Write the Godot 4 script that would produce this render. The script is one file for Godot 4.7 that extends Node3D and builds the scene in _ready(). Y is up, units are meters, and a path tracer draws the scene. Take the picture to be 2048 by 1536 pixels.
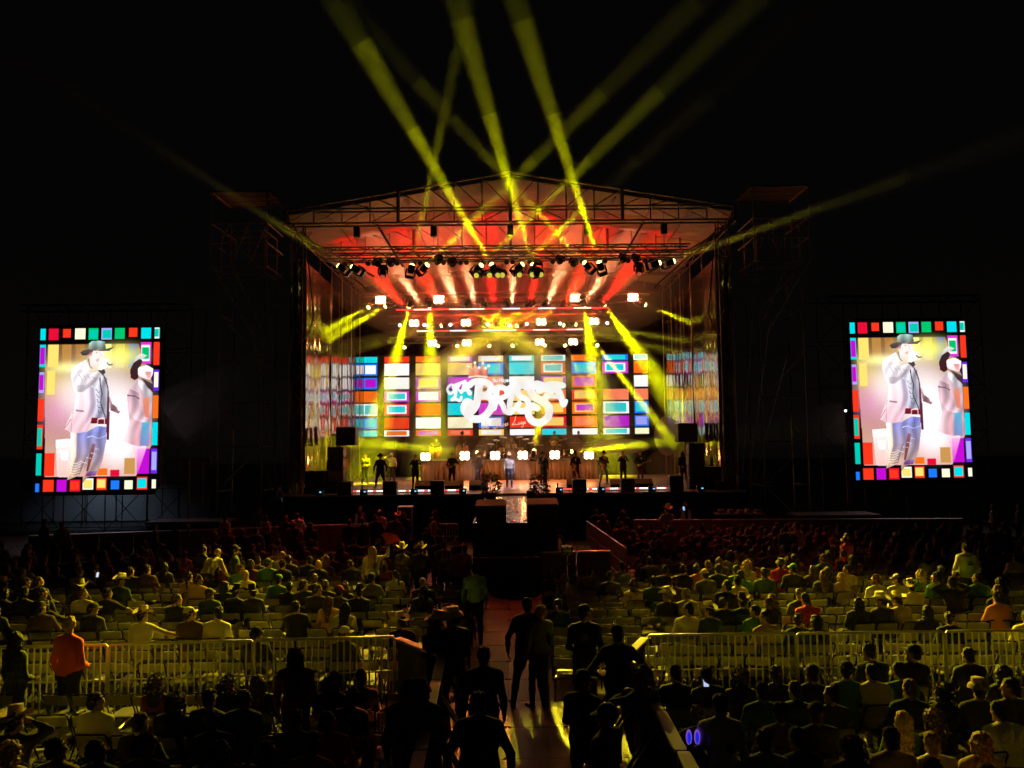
extends Node3D

# ------------------------------------------------------------------ helpers
var used := {}
var mats := {}
var rng := RandomNumberGenerator.new()
var box_mesh := BoxMesh.new()
var rod_mesh := CylinderMesh.new()
var pipe_mesh := CylinderMesh.new()
var ball_mesh := SphereMesh.new()
var bevel_mesh: ArrayMesh
var cloth_noise: NoiseTexture2D
var grit_noise: NoiseTexture2D
var fold_noise: NoiseTexture2D

func noise_tex(freq: float, sd: int, px := 256, oct := 4) -> NoiseTexture2D:
	var n := FastNoiseLite.new()
	n.seed = sd; n.frequency = freq; n.fractal_octaves = oct
	var t := NoiseTexture2D.new()
	t.width = px; t.height = px; t.seamless = true; t.noise = n
	return t

func setup_shared() -> void:
	rng.seed = 41
	rod_mesh.radial_segments = 6; rod_mesh.rings = 1; rod_mesh.top_radius = 1.0; rod_mesh.bottom_radius = 1.0; rod_mesh.height = 1.0
	pipe_mesh.radial_segments = 20; pipe_mesh.rings = 1; pipe_mesh.top_radius = 1.0; pipe_mesh.bottom_radius = 1.0; pipe_mesh.height = 1.0
	ball_mesh.radial_segments = 14; ball_mesh.rings = 8; ball_mesh.radius = 1.0; ball_mesh.height = 2.0
	bevel_mesh = make_bevel(0.06)
	cloth_noise = noise_tex(0.02, 5)
	grit_noise = noise_tex(0.05, 9)
	fold_noise = noise_tex(0.008, 12)

func nth(k: int) -> String:
	return ["first", "second", "third", "fourth", "fifth", "sixth", "seventh", "eighth", "ninth", "tenth", "eleventh", "twelfth", "thirteenth", "fourteenth", "fifteenth", "sixteenth", "seventeenth", "eighteenth", "nineteenth", "twentieth"][k]

func numbered(called: String) -> String:
	var k: int = used.get(called, 0)
	used[called] = k + 1
	return called if k == 0 else "%s_%03d" % [called, k]

func tag(o: Node3D, label: String, category: String, group := "", kind := "") -> void:
	if label: o.set_meta("label", label)
	if category: o.set_meta("category", category)
	if group: o.set_meta("group", group)
	if kind: o.set_meta("kind", kind)

func thing(called: String, label: String, category: String, at := Vector3.ZERO, yaw := 0.0, group := "") -> Node3D:
	var o := Node3D.new()
	o.name = numbered(called)
	add_child(o)
	o.position = at; o.rotation.y = yaw
	tag(o, label, category, group)
	return o

func part(parent: Node3D, called: String, mesh: Mesh, m: Material, xf := Transform3D()) -> MeshInstance3D:
	var o := MeshInstance3D.new()
	o.name = called
	o.mesh = mesh
	if m: o.material_override = m
	parent.add_child(o, true)
	o.transform = xf
	return o

func struct(called: String, mesh: Mesh, m: Material, xf := Transform3D()) -> MeshInstance3D:
	var o := part(self, called, mesh, m, xf)
	o.set_meta("kind", "structure")
	return o

func lin(r: float, g: float, b: float) -> Color:
	return Color(r, g, b).linear_to_srgb()

func mat(r: float, g: float, b: float, rough := 0.8, metal := 0.0, bump: Texture2D = null, bump_cm := 0.5, scale := 1.0) -> StandardMaterial3D:
	var key := "%.3f %.3f %.3f %.2f %.2f %s %.2f %.2f" % [r, g, b, rough, metal, bump.get_instance_id() if bump else 0, bump_cm, scale]
	if mats.has(key): return mats[key]
	var m := StandardMaterial3D.new()
	m.albedo_color = lin(r, g, b); m.roughness = rough; m.metallic = metal
	if bump:
		m.heightmap_enabled = true; m.heightmap_texture = bump; m.heightmap_scale = bump_cm
		m.uv1_triplanar = true; m.uv1_scale = Vector3.ONE * scale
	mats[key] = m
	return m

func glow(r: float, g: float, b: float, e := 1.0) -> StandardMaterial3D:
	var key := "glow %.3f %.3f %.3f %.3f" % [r, g, b, e]
	if mats.has(key): return mats[key]
	var m := StandardMaterial3D.new()
	m.albedo_color = Color(0.02, 0.02, 0.02); m.roughness = 0.4
	m.emission_enabled = true; m.emission = lin(r, g, b); m.emission_energy_multiplier = e
	mats[key] = m
	return m

func at_box(c: Vector3, s: Vector3, rot := Vector3.ZERO) -> Transform3D:
	return Transform3D(Basis.from_euler(rot) * Basis.from_scale(s), c)

func along(a: Vector3, b: Vector3, r: float) -> Transform3D:
	var y := b - a
	var l := y.length()
	var u := y / l
	var x := u.cross(Vector3(0.31, 0.17, 0.93)).normalized()
	if absf(u.dot(Vector3(0.31, 0.17, 0.93).normalized())) > 0.98: x = u.cross(Vector3.RIGHT).normalized()
	var z := x.cross(u)
	return Transform3D(Basis(x * r, u * l, z * r), (a + b) * 0.5)

func rod(parent: Node3D, called: String, a: Vector3, b: Vector3, r: float, m: Material) -> MeshInstance3D:
	return part(parent, called, rod_mesh, m, along(a, b, r))

func box(parent: Node3D, called: String, c: Vector3, s: Vector3, m: Material, rot := Vector3.ZERO) -> MeshInstance3D:
	return part(parent, called, bevel_mesh if minf(s.x, minf(s.y, s.z)) > 0.03 else box_mesh, m, at_box(c, s, rot))

func pipe(parent: Node3D, called: String, a: Vector3, b: Vector3, r: float, m: Material) -> MeshInstance3D:
	return part(parent, called, pipe_mesh, m, along(a, b, r))

func ball(parent: Node3D, called: String, c: Vector3, s: Vector3, m: Material) -> MeshInstance3D:
	return part(parent, called, ball_mesh, m, at_box(c, s))

# a unit box with chamfered edges
func make_bevel(e: float) -> ArrayMesh:
	var st := SurfaceTool.new()
	st.begin(Mesh.PRIMITIVE_TRIANGLES)
	st.set_smooth_group(-1)
	var pts := []
	for sx in [-1.0, 1.0]:
		for sy in [-1.0, 1.0]:
			for sz in [-1.0, 1.0]:
				for k in 3:
					var p := Vector3(sx, sy, sz) * (0.5 - e)
					p[k] = [sx, sy, sz][k] * 0.5
					pts.append(p)
	hull(st, pts)
	st.generate_normals()
	return st.commit()

# convex hull by brute force, for few points
func hull(st: SurfaceTool, pts: Array) -> void:
	var done := {}
	for i in pts.size():
		for j in range(i + 1, pts.size()):
			for k in range(j + 1, pts.size()):
				var n: Vector3 = (pts[j] - pts[i]).cross(pts[k] - pts[i])
				if n.length() < 1e-9: continue
				n = n.normalized()
				var pos := 0
				var neg := 0
				for q in pts:
					var s: float = n.dot(q - pts[i])
					if s > 1e-5: pos += 1
					elif s < -1e-5: neg += 1
				if pos and neg: continue
				if pos: n = -n
				var key := "%.3f %.3f %.3f %.3f" % [n.x + 0.0001, n.y + 0.0001, n.z + 0.0001, n.dot(pts[i])]
				if done.has(key): continue
				done[key] = true
				var face := []
				for q in pts:
					if absf(n.dot(q - pts[i])) < 1e-5: face.append(q)
				var c := Vector3.ZERO
				for q in face: c += q / face.size()
				var u: Vector3 = (face[0] - c).normalized()
				var v := n.cross(u)
				face.sort_custom(func(a, b): return atan2((a - c).dot(v), (a - c).dot(u)) > atan2((b - c).dot(v), (b - c).dot(u)))
				for q in range(1, face.size() - 1):
					st.add_vertex(face[0]); st.add_vertex(face[q]); st.add_vertex(face[q + 1])

# a surface of revolution about y; profile = [Vector2(radius, y)]
func lathe(profile: Array, seg := 20) -> ArrayMesh:
	var st := SurfaceTool.new()
	st.begin(Mesh.PRIMITIVE_TRIANGLES)
	st.set_smooth_group(0)
	for i in profile.size() - 1:
		for s in seg:
			var a0 := TAU * s / seg
			var a1 := TAU * (s + 1) / seg
			var p: Vector2 = profile[i]
			var q: Vector2 = profile[i + 1]
			var v := [Vector3(p.x * cos(a0), p.y, p.x * sin(a0)), Vector3(p.x * cos(a1), p.y, p.x * sin(a1)), Vector3(q.x * cos(a1), q.y, q.x * sin(a1)), Vector3(q.x * cos(a0), q.y, q.x * sin(a0))]
			if p.x > 1e-5:
				for k in [0, 1, 2]: st.add_vertex(v[k])
			if q.x > 1e-5:
				for k in [0, 2, 3]: st.add_vertex(v[k])
	st.index()
	st.generate_normals()
	return st.commit()

# a tube along points with radii
func tube(points: Array, radii: Array, seg := 8, st: SurfaceTool = null) -> Mesh:
	var own := st == null
	if own:
		st = SurfaceTool.new()
		st.begin(Mesh.PRIMITIVE_TRIANGLES)
	st.set_smooth_group(0)
	var rings := []
	var up := Vector3(0.2, 0.1, 0.97)
	for i in points.size():
		var d: Vector3 = (points[mini(i + 1, points.size() - 1)] - points[maxi(i - 1, 0)]).normalized()
		if absf(d.dot(up)) > 0.97: up = Vector3(0.9, 0.3, 0.1)
		var x := d.cross(up).normalized()
		up = x.cross(d)
		var ring := []
		var r: float = radii[mini(i, radii.size() - 1)]
		for s in seg:
			ring.append(points[i] + (x * cos(TAU * s / seg) + up * sin(TAU * s / seg)) * r)
		rings.append(ring)
	for i in points.size() - 1:
		for s in seg:
			var t := (s + 1) % seg
			for v in [rings[i][s], rings[i + 1][s], rings[i + 1][t], rings[i][s], rings[i + 1][t], rings[i][t]]: st.add_vertex(v)
	for s in range(1, seg - 1):
		for v in [rings[0][0], rings[0][s], rings[0][s + 1]]: st.add_vertex(v)
		for v in [rings[-1][0], rings[-1][s + 1], rings[-1][s]]: st.add_vertex(v)
	if not own: return null
	st.index()
	st.generate_normals()
	return st.commit()

# a grid sheet from a function (u, v) -> Vector3, with uvs; thickness comes from a second side
func sheet(nu: int, nv: int, f: Callable, thick := Vector3.ZERO) -> ArrayMesh:
	var st := SurfaceTool.new()
	st.begin(Mesh.PRIMITIVE_TRIANGLES)
	var sides := [0.0] if thick == Vector3.ZERO else [0.0, 1.0]
	var base := 0
	for side in sides:
		for j in nv + 1:
			for i in nu + 1:
				st.set_uv(Vector2(float(i) / nu, float(j) / nv))
				st.add_vertex(f.call(float(i) / nu, float(j) / nv) + thick * side)
		for j in nv:
			for i in nu:
				var a := base + j * (nu + 1) + i
				var q := [a, a + 1, a + nu + 2, a, a + nu + 2, a + nu + 1]
				if side == 1.0: q.reverse()
				for k in q: st.add_index(k)
		base += (nu + 1) * (nv + 1)
	st.generate_normals()
	return st.commit()

func copy_thing(proto: Node3D, called: String, label: String, at: Vector3, yaw: float, group := "") -> Node3D:
	var o: Node3D = proto.duplicate()
	o.name = numbered(called)
	add_child(o)
	o.position = at; o.rotation = Vector3(0, yaw, 0)
	o.set_meta("label", label)
	if group: o.set_meta("group", group)
	return o

func _ready() -> void:
	setup_shared()
	set_up_camera_and_sky()
	build_ground()
	build_stage()
	build_roof()
	build_drapes()
	build_screens()
	build_stage_lights()
	build_haze()
	build_stage_gear()
	build_sides()
	build_barriers()
	make_people_kit()
	place_band()
	place_chairs()
	place_crowd()
	build_small_things()

# ------------------------------------------------------------------ camera, sky, exposure
func set_up_camera_and_sky() -> void:
	var cam := Camera3D.new()
	cam.name = "camera"
	add_child(cam)
	cam.position = Vector3(0, 4.6, 0)
	cam.rotation = Vector3(deg_to_rad(4.165), 0, deg_to_rad(-0.6))
	cam.fov = 53.07
	cam.near = 0.1; cam.far = 600.0
	cam.current = true
	var we := WorldEnvironment.new()
	we.name = "environment"
	add_child(we)
	var e := Environment.new()
	we.environment = e
	e.background_mode = Environment.BG_SKY
	var night := ProceduralSkyMaterial.new()
	night.sky_top_color = lin(0.0011, 0.001, 0.001)
	night.sky_horizon_color = lin(0.0024, 0.0019, 0.0016)
	night.ground_bottom_color = lin(0.001, 0.001, 0.001)
	night.ground_horizon_color = lin(0.0024, 0.0019, 0.0016)
	e.sky = Sky.new()
	e.sky.sky_material = night
	e.background_energy_multiplier = 1.0
	e.tonemap_mode = Environment.TONE_MAPPER_LINEAR
	e.tonemap_exposure = 1.0
	e.sdfgi_enabled = true; e.ssao_enabled = true; e.ssil_enabled = true
	e.volumetric_fog_enabled = true
	e.volumetric_fog_density = 0.0

# ------------------------------------------------------------------ ground and aisle
func build_ground() -> void:
	var asphalt := mat(0.045, 0.042, 0.04, 0.55, 0.0, grit_noise, 0.6, 0.7)
	asphalt.roughness_texture = grit_noise
	asphalt.roughness = 0.8
	var pm := PlaneMesh.new()
	pm.size = Vector2(240, 240)
	struct("ground", pm, asphalt, Transform3D(Basis(), Vector3(0, 0, -50)))
	# the central aisle: ribbed plastic flooring laid in panels, wet
	var floor_root := Node3D.new()
	floor_root.name = "aisle_floor"
	add_child(floor_root)
	floor_root.set_meta("kind", "structure")
	var tones := [mat(0.05, 0.021, 0.012, 0.33, 0.0, grit_noise, 0.9, 2.5), mat(0.042, 0.018, 0.01, 0.4, 0.0, grit_noise, 1.1, 2.5), mat(0.06, 0.026, 0.014, 0.3, 0.0, grit_noise, 0.8, 2.5)]
	for j in 19:
		for i in 3:
			box(floor_root, "floor_panel", Vector3(-0.62 + i * 0.98, 0.02 + rng.randf() * 0.006, -5.9 - j * 1.22), Vector3(0.965, 0.036, 1.205), tones[rng.randi() % 3], Vector3(rng.randf_range(-0.004, 0.004), 0, rng.randf_range(-0.005, 0.005)))

# ------------------------------------------------------------------ stage deck, runway, riser
func build_stage() -> void:
	var black_cloth := mat(0.012, 0.011, 0.011, 0.9, 0.0, fold_noise, 2.0, 1.0)
	var deck := mat(0.3, 0.25, 0.24, 0.4, 0.0, grit_noise, 0.15, 1.0)
	var stage := thing("concert_stage", "wide raised concert stage with a dark skirted front", "stage", Vector3(0, 0, -36.6))
	# deck boards in panels
	for j in 8:
		for i in 9:
			box(stage, "deck_panel", Vector3(-9.87 + i * 2.46, 2.04, -1.12 - j * 2.23), Vector3(2.45, 0.1, 2.22), deck)
	# the skirt, hung in loose folds
	for i in 12:
		var x0 := -11.1 + i * 1.85
		if i == 5 or i == 6: continue
		var ph := rng.randf() * 6.0
		part(stage, "front_skirt", sheet(36, 4, func(u, v): return Vector3(x0 + u * 1.84, 2.0 * (1.0 - v) + 0.01, 0.05 + 0.05 * sin(u * 42.0 + ph + 0.7 * sin(u * 9.0)) * (0.4 + 0.6 * v)), Vector3(0, 0, -0.02)), black_cloth)
	for sx in [-1, 1]:
		part(stage, "side_skirt", sheet(40, 2, func(u, v): return Vector3(sx * (11.1 + 0.04 * sin(u * 90.0)), 2.0 * (1.0 - v), -u * 17.8), Vector3(0.02 * sx, 0, 0)), black_cloth)
	# runway into the crowd, its top strewn with glitter
	var run := thing("runway", "glittering silver runway reaching from the stage into the crowd", "runway", Vector3(0.05, 0, -24.6))
	box(run, "runway_body", Vector3(0, 0.99, -5.95), Vector3(2.7, 1.98, 11.9), mat(0.008, 0.008, 0.008, 0.8))
	var gl := StandardMaterial3D.new()
	gl.albedo_color = lin(0.5, 0.44, 0.4); gl.metallic = 1.0; gl.roughness = 0.12
	var gim := Image.create(512, 512, false, Image.FORMAT_RGB8)
	var gr := RandomNumberGenerator.new()
	gr.seed = 77
	gim.fill(Color(0.5, 0.5, 1.0))
	for k in 7000:
		var a := gr.randf() * TAU
		var t := gr.randf() * 1.1
		var n := Vector3(cos(a) * t, sin(a) * t, 1.0).normalized()
		gim.fill_rect(Rect2i(gr.randi() % 512, gr.randi() % 512, gr.randi_range(5, 13), gr.randi_range(4, 10)), Color(n.x * 0.5 + 0.5, n.y * 0.5 + 0.5, n.z * 0.5 + 0.5))
	gl.normal_enabled = true
	gl.normal_texture = ImageTexture.create_from_image(gim)
	gl.uv1_scale = Vector3(1, 1, 1)
	part(run, "runway_top", sheet(4, 20, func(u, v): return Vector3(-1.34 + 2.68 * u, 1.99, -11.9 * (1.0 - v))), gl)
	for k in 6:
		var x := -1.12 + k * 0.45
		part(run, "runway_skirt", sheet(12, 2, func(u, v): return Vector3(x + (u - 0.5) * 0.448, 1.96 * (1.0 - v), 0.03 + 0.025 * sin(u * 20.0 + x * 9.0)), Vector3(0, 0, -0.02)), black_cloth)
	# the band riser
	var riser := thing("band_riser", "long draped riser carrying drums and keyboards behind the singers", "riser", Vector3(-0.2, 2.09, -48.6))
	box(riser, "riser_deck", Vector3(0, 1.2, -2.2), Vector3(11.2, 0.1, 4.4), mat(0.05, 0.045, 0.045, 0.5))
	var grey_cloth := mat(0.10, 0.09, 0.09, 0.85)
	for k in 7:
		var x0 := -5.6 + k * 1.6
		var ph2 := rng.randf() * 6.0
		part(riser, "riser_drape", sheet(40, 6, func(u, v): return Vector3(x0 + u * 1.598, 1.18 * (1.0 - v), 0.05 + 0.06 * (sin(u * 34.0 + ph2 + sin(u * 11.0)) + 0.5 * sin(u * 75.0)) * (0.3 + 0.7 * v)), Vector3(0, 0, -0.02)), grey_cloth)

# ------------------------------------------------------------------ trusses and roof
func truss(called: String, label: String, a: Vector3, b: Vector3, h: float, w: float, bay: float, m: Material, r := 0.035, group := "") -> Node3D:
	var o := thing(called, label, "truss", Vector3.ZERO, 0.0, group)
	fill_truss(o, a, b, h, w, bay, m, r)
	return o

func fill_truss(o: Node3D, a: Vector3, b: Vector3, h: float, w: float, bay: float, m: Material, r := 0.035) -> void:
	var d := (b - a).normalized()
	var side := d.cross(Vector3.UP).normalized()
	if absf(d.y) > 0.9: side = Vector3.RIGHT
	var up := side.cross(d).normalized()
	var corner := [side * w * 0.5 + up * h * 0.5, -side * w * 0.5 + up * h * 0.5, -side * w * 0.5 - up * h * 0.5, side * w * 0.5 - up * h * 0.5]
	for c in corner: rod(o, "chord", a + c, b + c, r, m)
	var n := maxi(2, int(round((b - a).length() / bay)))
	for i in n:
		var p := a.lerp(b, float(i) / n)
		var q := a.lerp(b, float(i + 1) / n)
		for f in 4:
			if f == 1 and n > 14: continue
			if i % 2 == 0: rod(o, "brace", p + corner[f], q + corner[(f + 1) % 4], r * 0.6, m)
			else: rod(o, "brace", p + corner[(f + 1) % 4], q + corner[f], r * 0.6, m)

func roof_y(x: float) -> float:
	return 17.75 - absf(x) * 0.163

func build_roof() -> void:
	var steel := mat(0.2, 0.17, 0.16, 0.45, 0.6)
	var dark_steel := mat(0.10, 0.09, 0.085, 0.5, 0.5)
	var roof := thing("stage_roof", "gabled stage canopy of pale fabric on steel trusses", "roof", Vector3(0, 0, 0))
	var fabric := mat(0.3, 0.25, 0.25, 0.6, 0.0, fold_noise, 3.0, 0.35)
	for s in [-1, 1]:
		for k in 6:
			var z0 := -37.4 - k * 3.0
			var ph := rng.randf() * 9.0
			part(roof, "roof_panel", sheet(18, 8, func(u, v): return Vector3(s * u * 11.0, roof_y(u * 11.0) - 0.16 + 0.12 * sin(v * PI) * sin(u * 7.0 + ph) - 0.22 * sin(v * PI), z0 - v * 2.96), Vector3(0, 0.03, 0)), fabric)
		for k in 6:
			var x := 1.4 + k * 1.9
			rod(roof, "purlin", Vector3(s * x, roof_y(x) - 0.42, -37.2), Vector3(s * x, roof_y(x) - 0.42, -55.2), 0.045, steel)
	# gable frames: front one outlined like the photograph's, others behind
	for f in 4:
		var z: float = -37.0 - f * 6.0
		var g := thing("gable_truss", ["front gable truss with upright webs under the roof edge", "second gable truss inside the roof", "third gable truss deeper inside the roof", "rearmost gable truss of the roof"][f], "truss", Vector3(0, 0, z), 0.0)
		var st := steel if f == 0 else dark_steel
		for dz in [0.0, -0.55]:
			for s in [-1, 1]:
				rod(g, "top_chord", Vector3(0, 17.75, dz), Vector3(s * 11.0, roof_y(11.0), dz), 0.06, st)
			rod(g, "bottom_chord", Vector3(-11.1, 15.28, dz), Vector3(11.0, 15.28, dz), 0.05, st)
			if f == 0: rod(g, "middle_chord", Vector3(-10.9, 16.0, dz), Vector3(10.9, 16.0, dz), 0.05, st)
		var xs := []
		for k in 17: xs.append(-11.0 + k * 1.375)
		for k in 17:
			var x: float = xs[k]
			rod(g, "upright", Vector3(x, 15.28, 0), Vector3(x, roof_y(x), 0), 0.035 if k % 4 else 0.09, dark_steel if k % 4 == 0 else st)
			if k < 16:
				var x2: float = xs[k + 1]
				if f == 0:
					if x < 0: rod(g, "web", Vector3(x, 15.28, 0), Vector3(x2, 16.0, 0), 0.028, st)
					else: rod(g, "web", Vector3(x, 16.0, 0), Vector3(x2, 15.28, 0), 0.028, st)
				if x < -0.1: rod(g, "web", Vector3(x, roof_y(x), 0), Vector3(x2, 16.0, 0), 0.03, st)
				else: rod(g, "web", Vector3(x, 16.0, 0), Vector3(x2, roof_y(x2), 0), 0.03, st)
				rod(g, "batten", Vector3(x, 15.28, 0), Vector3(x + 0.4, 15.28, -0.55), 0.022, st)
	# longitudinal box girders along both eaves and knee braces
	for s in [-1, 1]:
		truss("eave_truss", "box truss running back along the %s eave of the roof" % ("left" if s < 0 else "right"), Vector3(s * 10.9, 15.65, -37.3), Vector3(s * 10.9, 15.65, -55.2), 0.7, 0.5, 1.2, steel)
		var leg := thing("roof_tower", "lattice tower carrying the roof at the %s front corner of the stage" % ("left" if s < 0 else "right"), "tower")
		fill_truss(leg, Vector3(s * 10.45, 0, -37.4), Vector3(s * 10.45, 15.3, -37.4), 0.5, 0.5, 0.8, dark_steel, 0.03)
		rod(leg, "knee_brace", Vector3(s * 11.2, 15.2, -37.1), Vector3(s * 6.9, 12.9, -38.3), 0.05, steel)
		rod(leg, "knee_brace", Vector3(s * 10.6, 15.2, -38.1), Vector3(s * 7.6, 12.6, -40.3), 0.05, steel)
		rod(leg, "knee_brace", Vector3(s * 6.6, 15.3, -37.2), Vector3(s * 5.4, 13.3, -38.0), 0.05, steel)
		var back := thing("roof_tower", "lattice tower at the %s rear corner of the stage" % ("left" if s < 0 else "right"), "tower")
		fill_truss(back, Vector3(s * 11.3, 0, -55.0), Vector3(s * 11.3, 15.3, -55.0), 0.5, 0.5, 0.9, dark_steel, 0.03)
	# black back cloth above and beside the video wall
	var bk := thing("back_cloth", "black cloth closing the back of the stage behind the video wall", "curtain", Vector3(0, 0, -55.7))
	part(bk, "cloth", sheet(60, 2, func(u, v): return Vector3(-11.2 + 22.4 * u, 15.4 * (1.0 - v), 0.05 * sin(u * 120.0)), Vector3(0, 0, -0.03)), mat(0.02, 0.015, 0.015, 0.9))
	# flown lighting trusses
	truss("lighting_truss", "front lighting truss hung with moving lights under the gable", Vector3(-9.2, 13.72, -36.95), Vector3(8.7, 13.72, -36.95), 0.55, 0.55, 0.8, dark_steel)
	truss("lighting_truss", "slim truss of paired flood lamps above the front lighting truss", Vector3(-9.2, 14.35, -40.4), Vector3(8.8, 14.35, -40.4), 0.4, 0.4, 0.8, dark_steel)
	truss("lighting_truss", "middle lighting truss over the red pixel bars", Vector3(-8.6, 12.75, -44.2), Vector3(8.1, 12.75, -44.2), 0.5, 0.5, 0.8, dark_steel)
	truss("lighting_truss", "third lighting truss above the second pixel bar", Vector3(-7.6, 12.1, -47.2), Vector3(7.2, 12.1, -47.2), 0.45, 0.45, 0.8, dark_steel)
	truss("lighting_truss", "rear lighting truss just over the video wall", Vector3(-8.0, 11.25, -50.4), Vector3(7.6, 11.25, -50.4), 0.4, 0.4, 0.8, dark_steel)
	# paired flood lamps, unlit, along the slim truss
	for k in 15:
		var x := -8.6 + k * 1.22
		var p := thing("flood_lamp", "unlit pair of round flood lamps, %s from the left on the slim truss" % nth(k), "stage light", Vector3(x, 14.0, -40.1), 0.0, "unlit flood lamps on the slim truss")
		for s in [-1, 1]:
			pipe(p, "housing", Vector3(s * 0.16, 0, -0.1), Vector3(s * 0.16, -0.04, 0.12), 0.13, mat(0.02, 0.02, 0.02, 0.5))
			pipe(p, "lens", Vector3(s * 0.16, -0.042, 0.125), Vector3(s * 0.16, -0.044, 0.135), 0.11, mat(0.15, 0.12, 0.1, 0.1, 0.9))
		box(p, "bracket", Vector3(0, 0.14, 0), Vector3(0.42, 0.05, 0.08), mat(0.03, 0.03, 0.03, 0.5))
	# chain hoist lines
	for k in 5:
		var hx := -7.5 + k * 3.75
		var hoist := thing("chain_hoist", "motor hoist, %s from the left, lifting the front lighting truss" % nth(k), "hoist", Vector3(hx, 13.9, -36.95))
		box(hoist, "motor", Vector3(0, 0.9, 0), Vector3(0.3, 0.5, 0.25), mat(0.015, 0.015, 0.015, 0.5))
		rod(hoist, "chain", Vector3(0, 0.2, 0), Vector3(0, 2.4, 0), 0.012, steel)

# ------------------------------------------------------------------ glossy side drapes
func build_drapes() -> void:
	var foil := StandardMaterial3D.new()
	foil.albedo_color = lin(0.52, 0.42, 0.33); foil.metallic = 1.0; foil.roughness = 0.12  # warm tint in the silver film stands for gold light on it
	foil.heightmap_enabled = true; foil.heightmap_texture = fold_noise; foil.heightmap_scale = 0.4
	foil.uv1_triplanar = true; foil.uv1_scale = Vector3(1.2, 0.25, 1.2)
	for s in [-1, 1]:
		var o := thing("side_drape", "crumpled shiny film drape closing the %s wing of the stage" % ("left" if s < 0 else "right"), "curtain", Vector3(s * 10.15, 2.1, -37.6))
		for k in 6:
			var z0 := -k * 2.7
			var ph := rng.randf() * 9.0
			var drop := 1.0 if k != 2 else 0.74
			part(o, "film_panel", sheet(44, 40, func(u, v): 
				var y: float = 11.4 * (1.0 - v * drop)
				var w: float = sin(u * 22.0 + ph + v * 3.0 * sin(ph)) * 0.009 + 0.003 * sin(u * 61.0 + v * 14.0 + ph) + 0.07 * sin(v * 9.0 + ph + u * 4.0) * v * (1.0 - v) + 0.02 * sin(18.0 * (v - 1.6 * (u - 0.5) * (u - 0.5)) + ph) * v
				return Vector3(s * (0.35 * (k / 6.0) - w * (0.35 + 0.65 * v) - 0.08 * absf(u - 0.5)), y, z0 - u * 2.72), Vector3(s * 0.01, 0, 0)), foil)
			rod(o, "pole", Vector3(0, -2.0, z0 - 0.02), Vector3(0, 12.4, z0 - 0.02), 0.03, mat(0.3, 0.27, 0.25, 0.4, 0.7))
		# the front return, a narrow strip of the same film facing the audience
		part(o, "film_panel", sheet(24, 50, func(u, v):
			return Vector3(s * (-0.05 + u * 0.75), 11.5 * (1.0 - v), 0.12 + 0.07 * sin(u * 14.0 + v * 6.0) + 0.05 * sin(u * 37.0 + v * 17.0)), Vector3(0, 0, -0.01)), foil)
		rod(o, "pole", Vector3(s * 0.72, -2.0, 0.15), Vector3(s * 0.72, 12.4, 0.15), 0.035, mat(0.35, 0.3, 0.27, 0.4, 0.7))
		# hanging cable
		part(o, "cable", tube([Vector3(-s * 0.2, 11.5, 0.4), Vector3(-s * 0.5, 8.6, 0.35), Vector3(-s * 0.25, 7.8, 0.35), Vector3(s * 0.12, 7.4, 0.3), Vector3(s * 0.15, 4.0, 0.3), Vector3(s * 0.1, -0.5, 0.3)], [0.035], 6), mat(0.01, 0.01, 0.01, 0.6))

# ------------------------------------------------------------------ pictures shown on the LED screens
func fill_poly(im: Image, pts: Array, c0: Color, c1 := Color(-1, 0, 0), a := 1.0, fold := 0.0) -> void:
	var y0 := 1e9
	var y1 := -1e9
	for p in pts:
		y0 = minf(y0, p.y); y1 = maxf(y1, p.y)
	var w := im.get_width()
	for y in range(maxi(0, int(y0)), mini(im.get_height() - 1, int(y1)) + 1):
		var xs := []
		for i in pts.size():
			var p: Vector2 = pts[i]
			var q: Vector2 = pts[(i + 1) % pts.size()]
			if (p.y <= y + 0.5) != (q.y <= y + 0.5):
				xs.append(p.x + (y + 0.5 - p.y) / (q.y - p.y) * (q.x - p.x))
		xs.sort()
		var t := clampf((y - y0) / maxf(1.0, y1 - y0), 0, 1)
		var c := c0 if c1.r < 0 else c0.lerp(c1, t)
		for k in range(0, xs.size() - 1, 2):
			for x in range(maxi(0, int(round(xs[k]))), mini(w, int(round(xs[k + 1])))):
				var e := c
				if fold > 0.0:
					var s: float = (x - xs[k]) / maxf(1.0, xs[k + 1] - xs[k])
					var f: float = 1.0 + fold * (sin(x * 0.19 + y * 0.05 + 1.7 * sin(y * 0.043)) * 0.5 + 0.7 * (0.5 - s))
					e = Color(clampf(c.r * f, 0, 1), clampf(c.g * f, 0, 1), clampf(c.b * f, 0, 1))
				im.set_pixel(x, y, im.get_pixel(x, y).lerp(e, a))

func stroke(im: Image, ctrl: Array, r0: float, r1: float, c: Color) -> void:
	var n := ctrl.size()
	for i in n - 1:
		var a: Vector2 = ctrl[maxi(i - 1, 0)]
		var b: Vector2 = ctrl[i]
		var d: Vector2 = ctrl[i + 1]
		var e: Vector2 = ctrl[mini(i + 2, n - 1)]
		var steps := maxi(2, int(b.distance_to(d) / 1.5))
		for k in steps + 1:
			var p := b.cubic_interpolate(d, a, e, float(k) / steps)
			var r := lerpf(r0, r1, (i + float(k) / steps) / (n - 1))
			for y in range(int(p.y - r), int(p.y + r) + 1):
				var h := sqrt(maxf(0.0, r * r - (y - p.y) * (y - p.y)))
				if y >= 0 and y < im.get_height(): im.fill_rect(Rect2i(int(p.x - h), y, maxi(1, int(2 * h)), 1), c)

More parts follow.
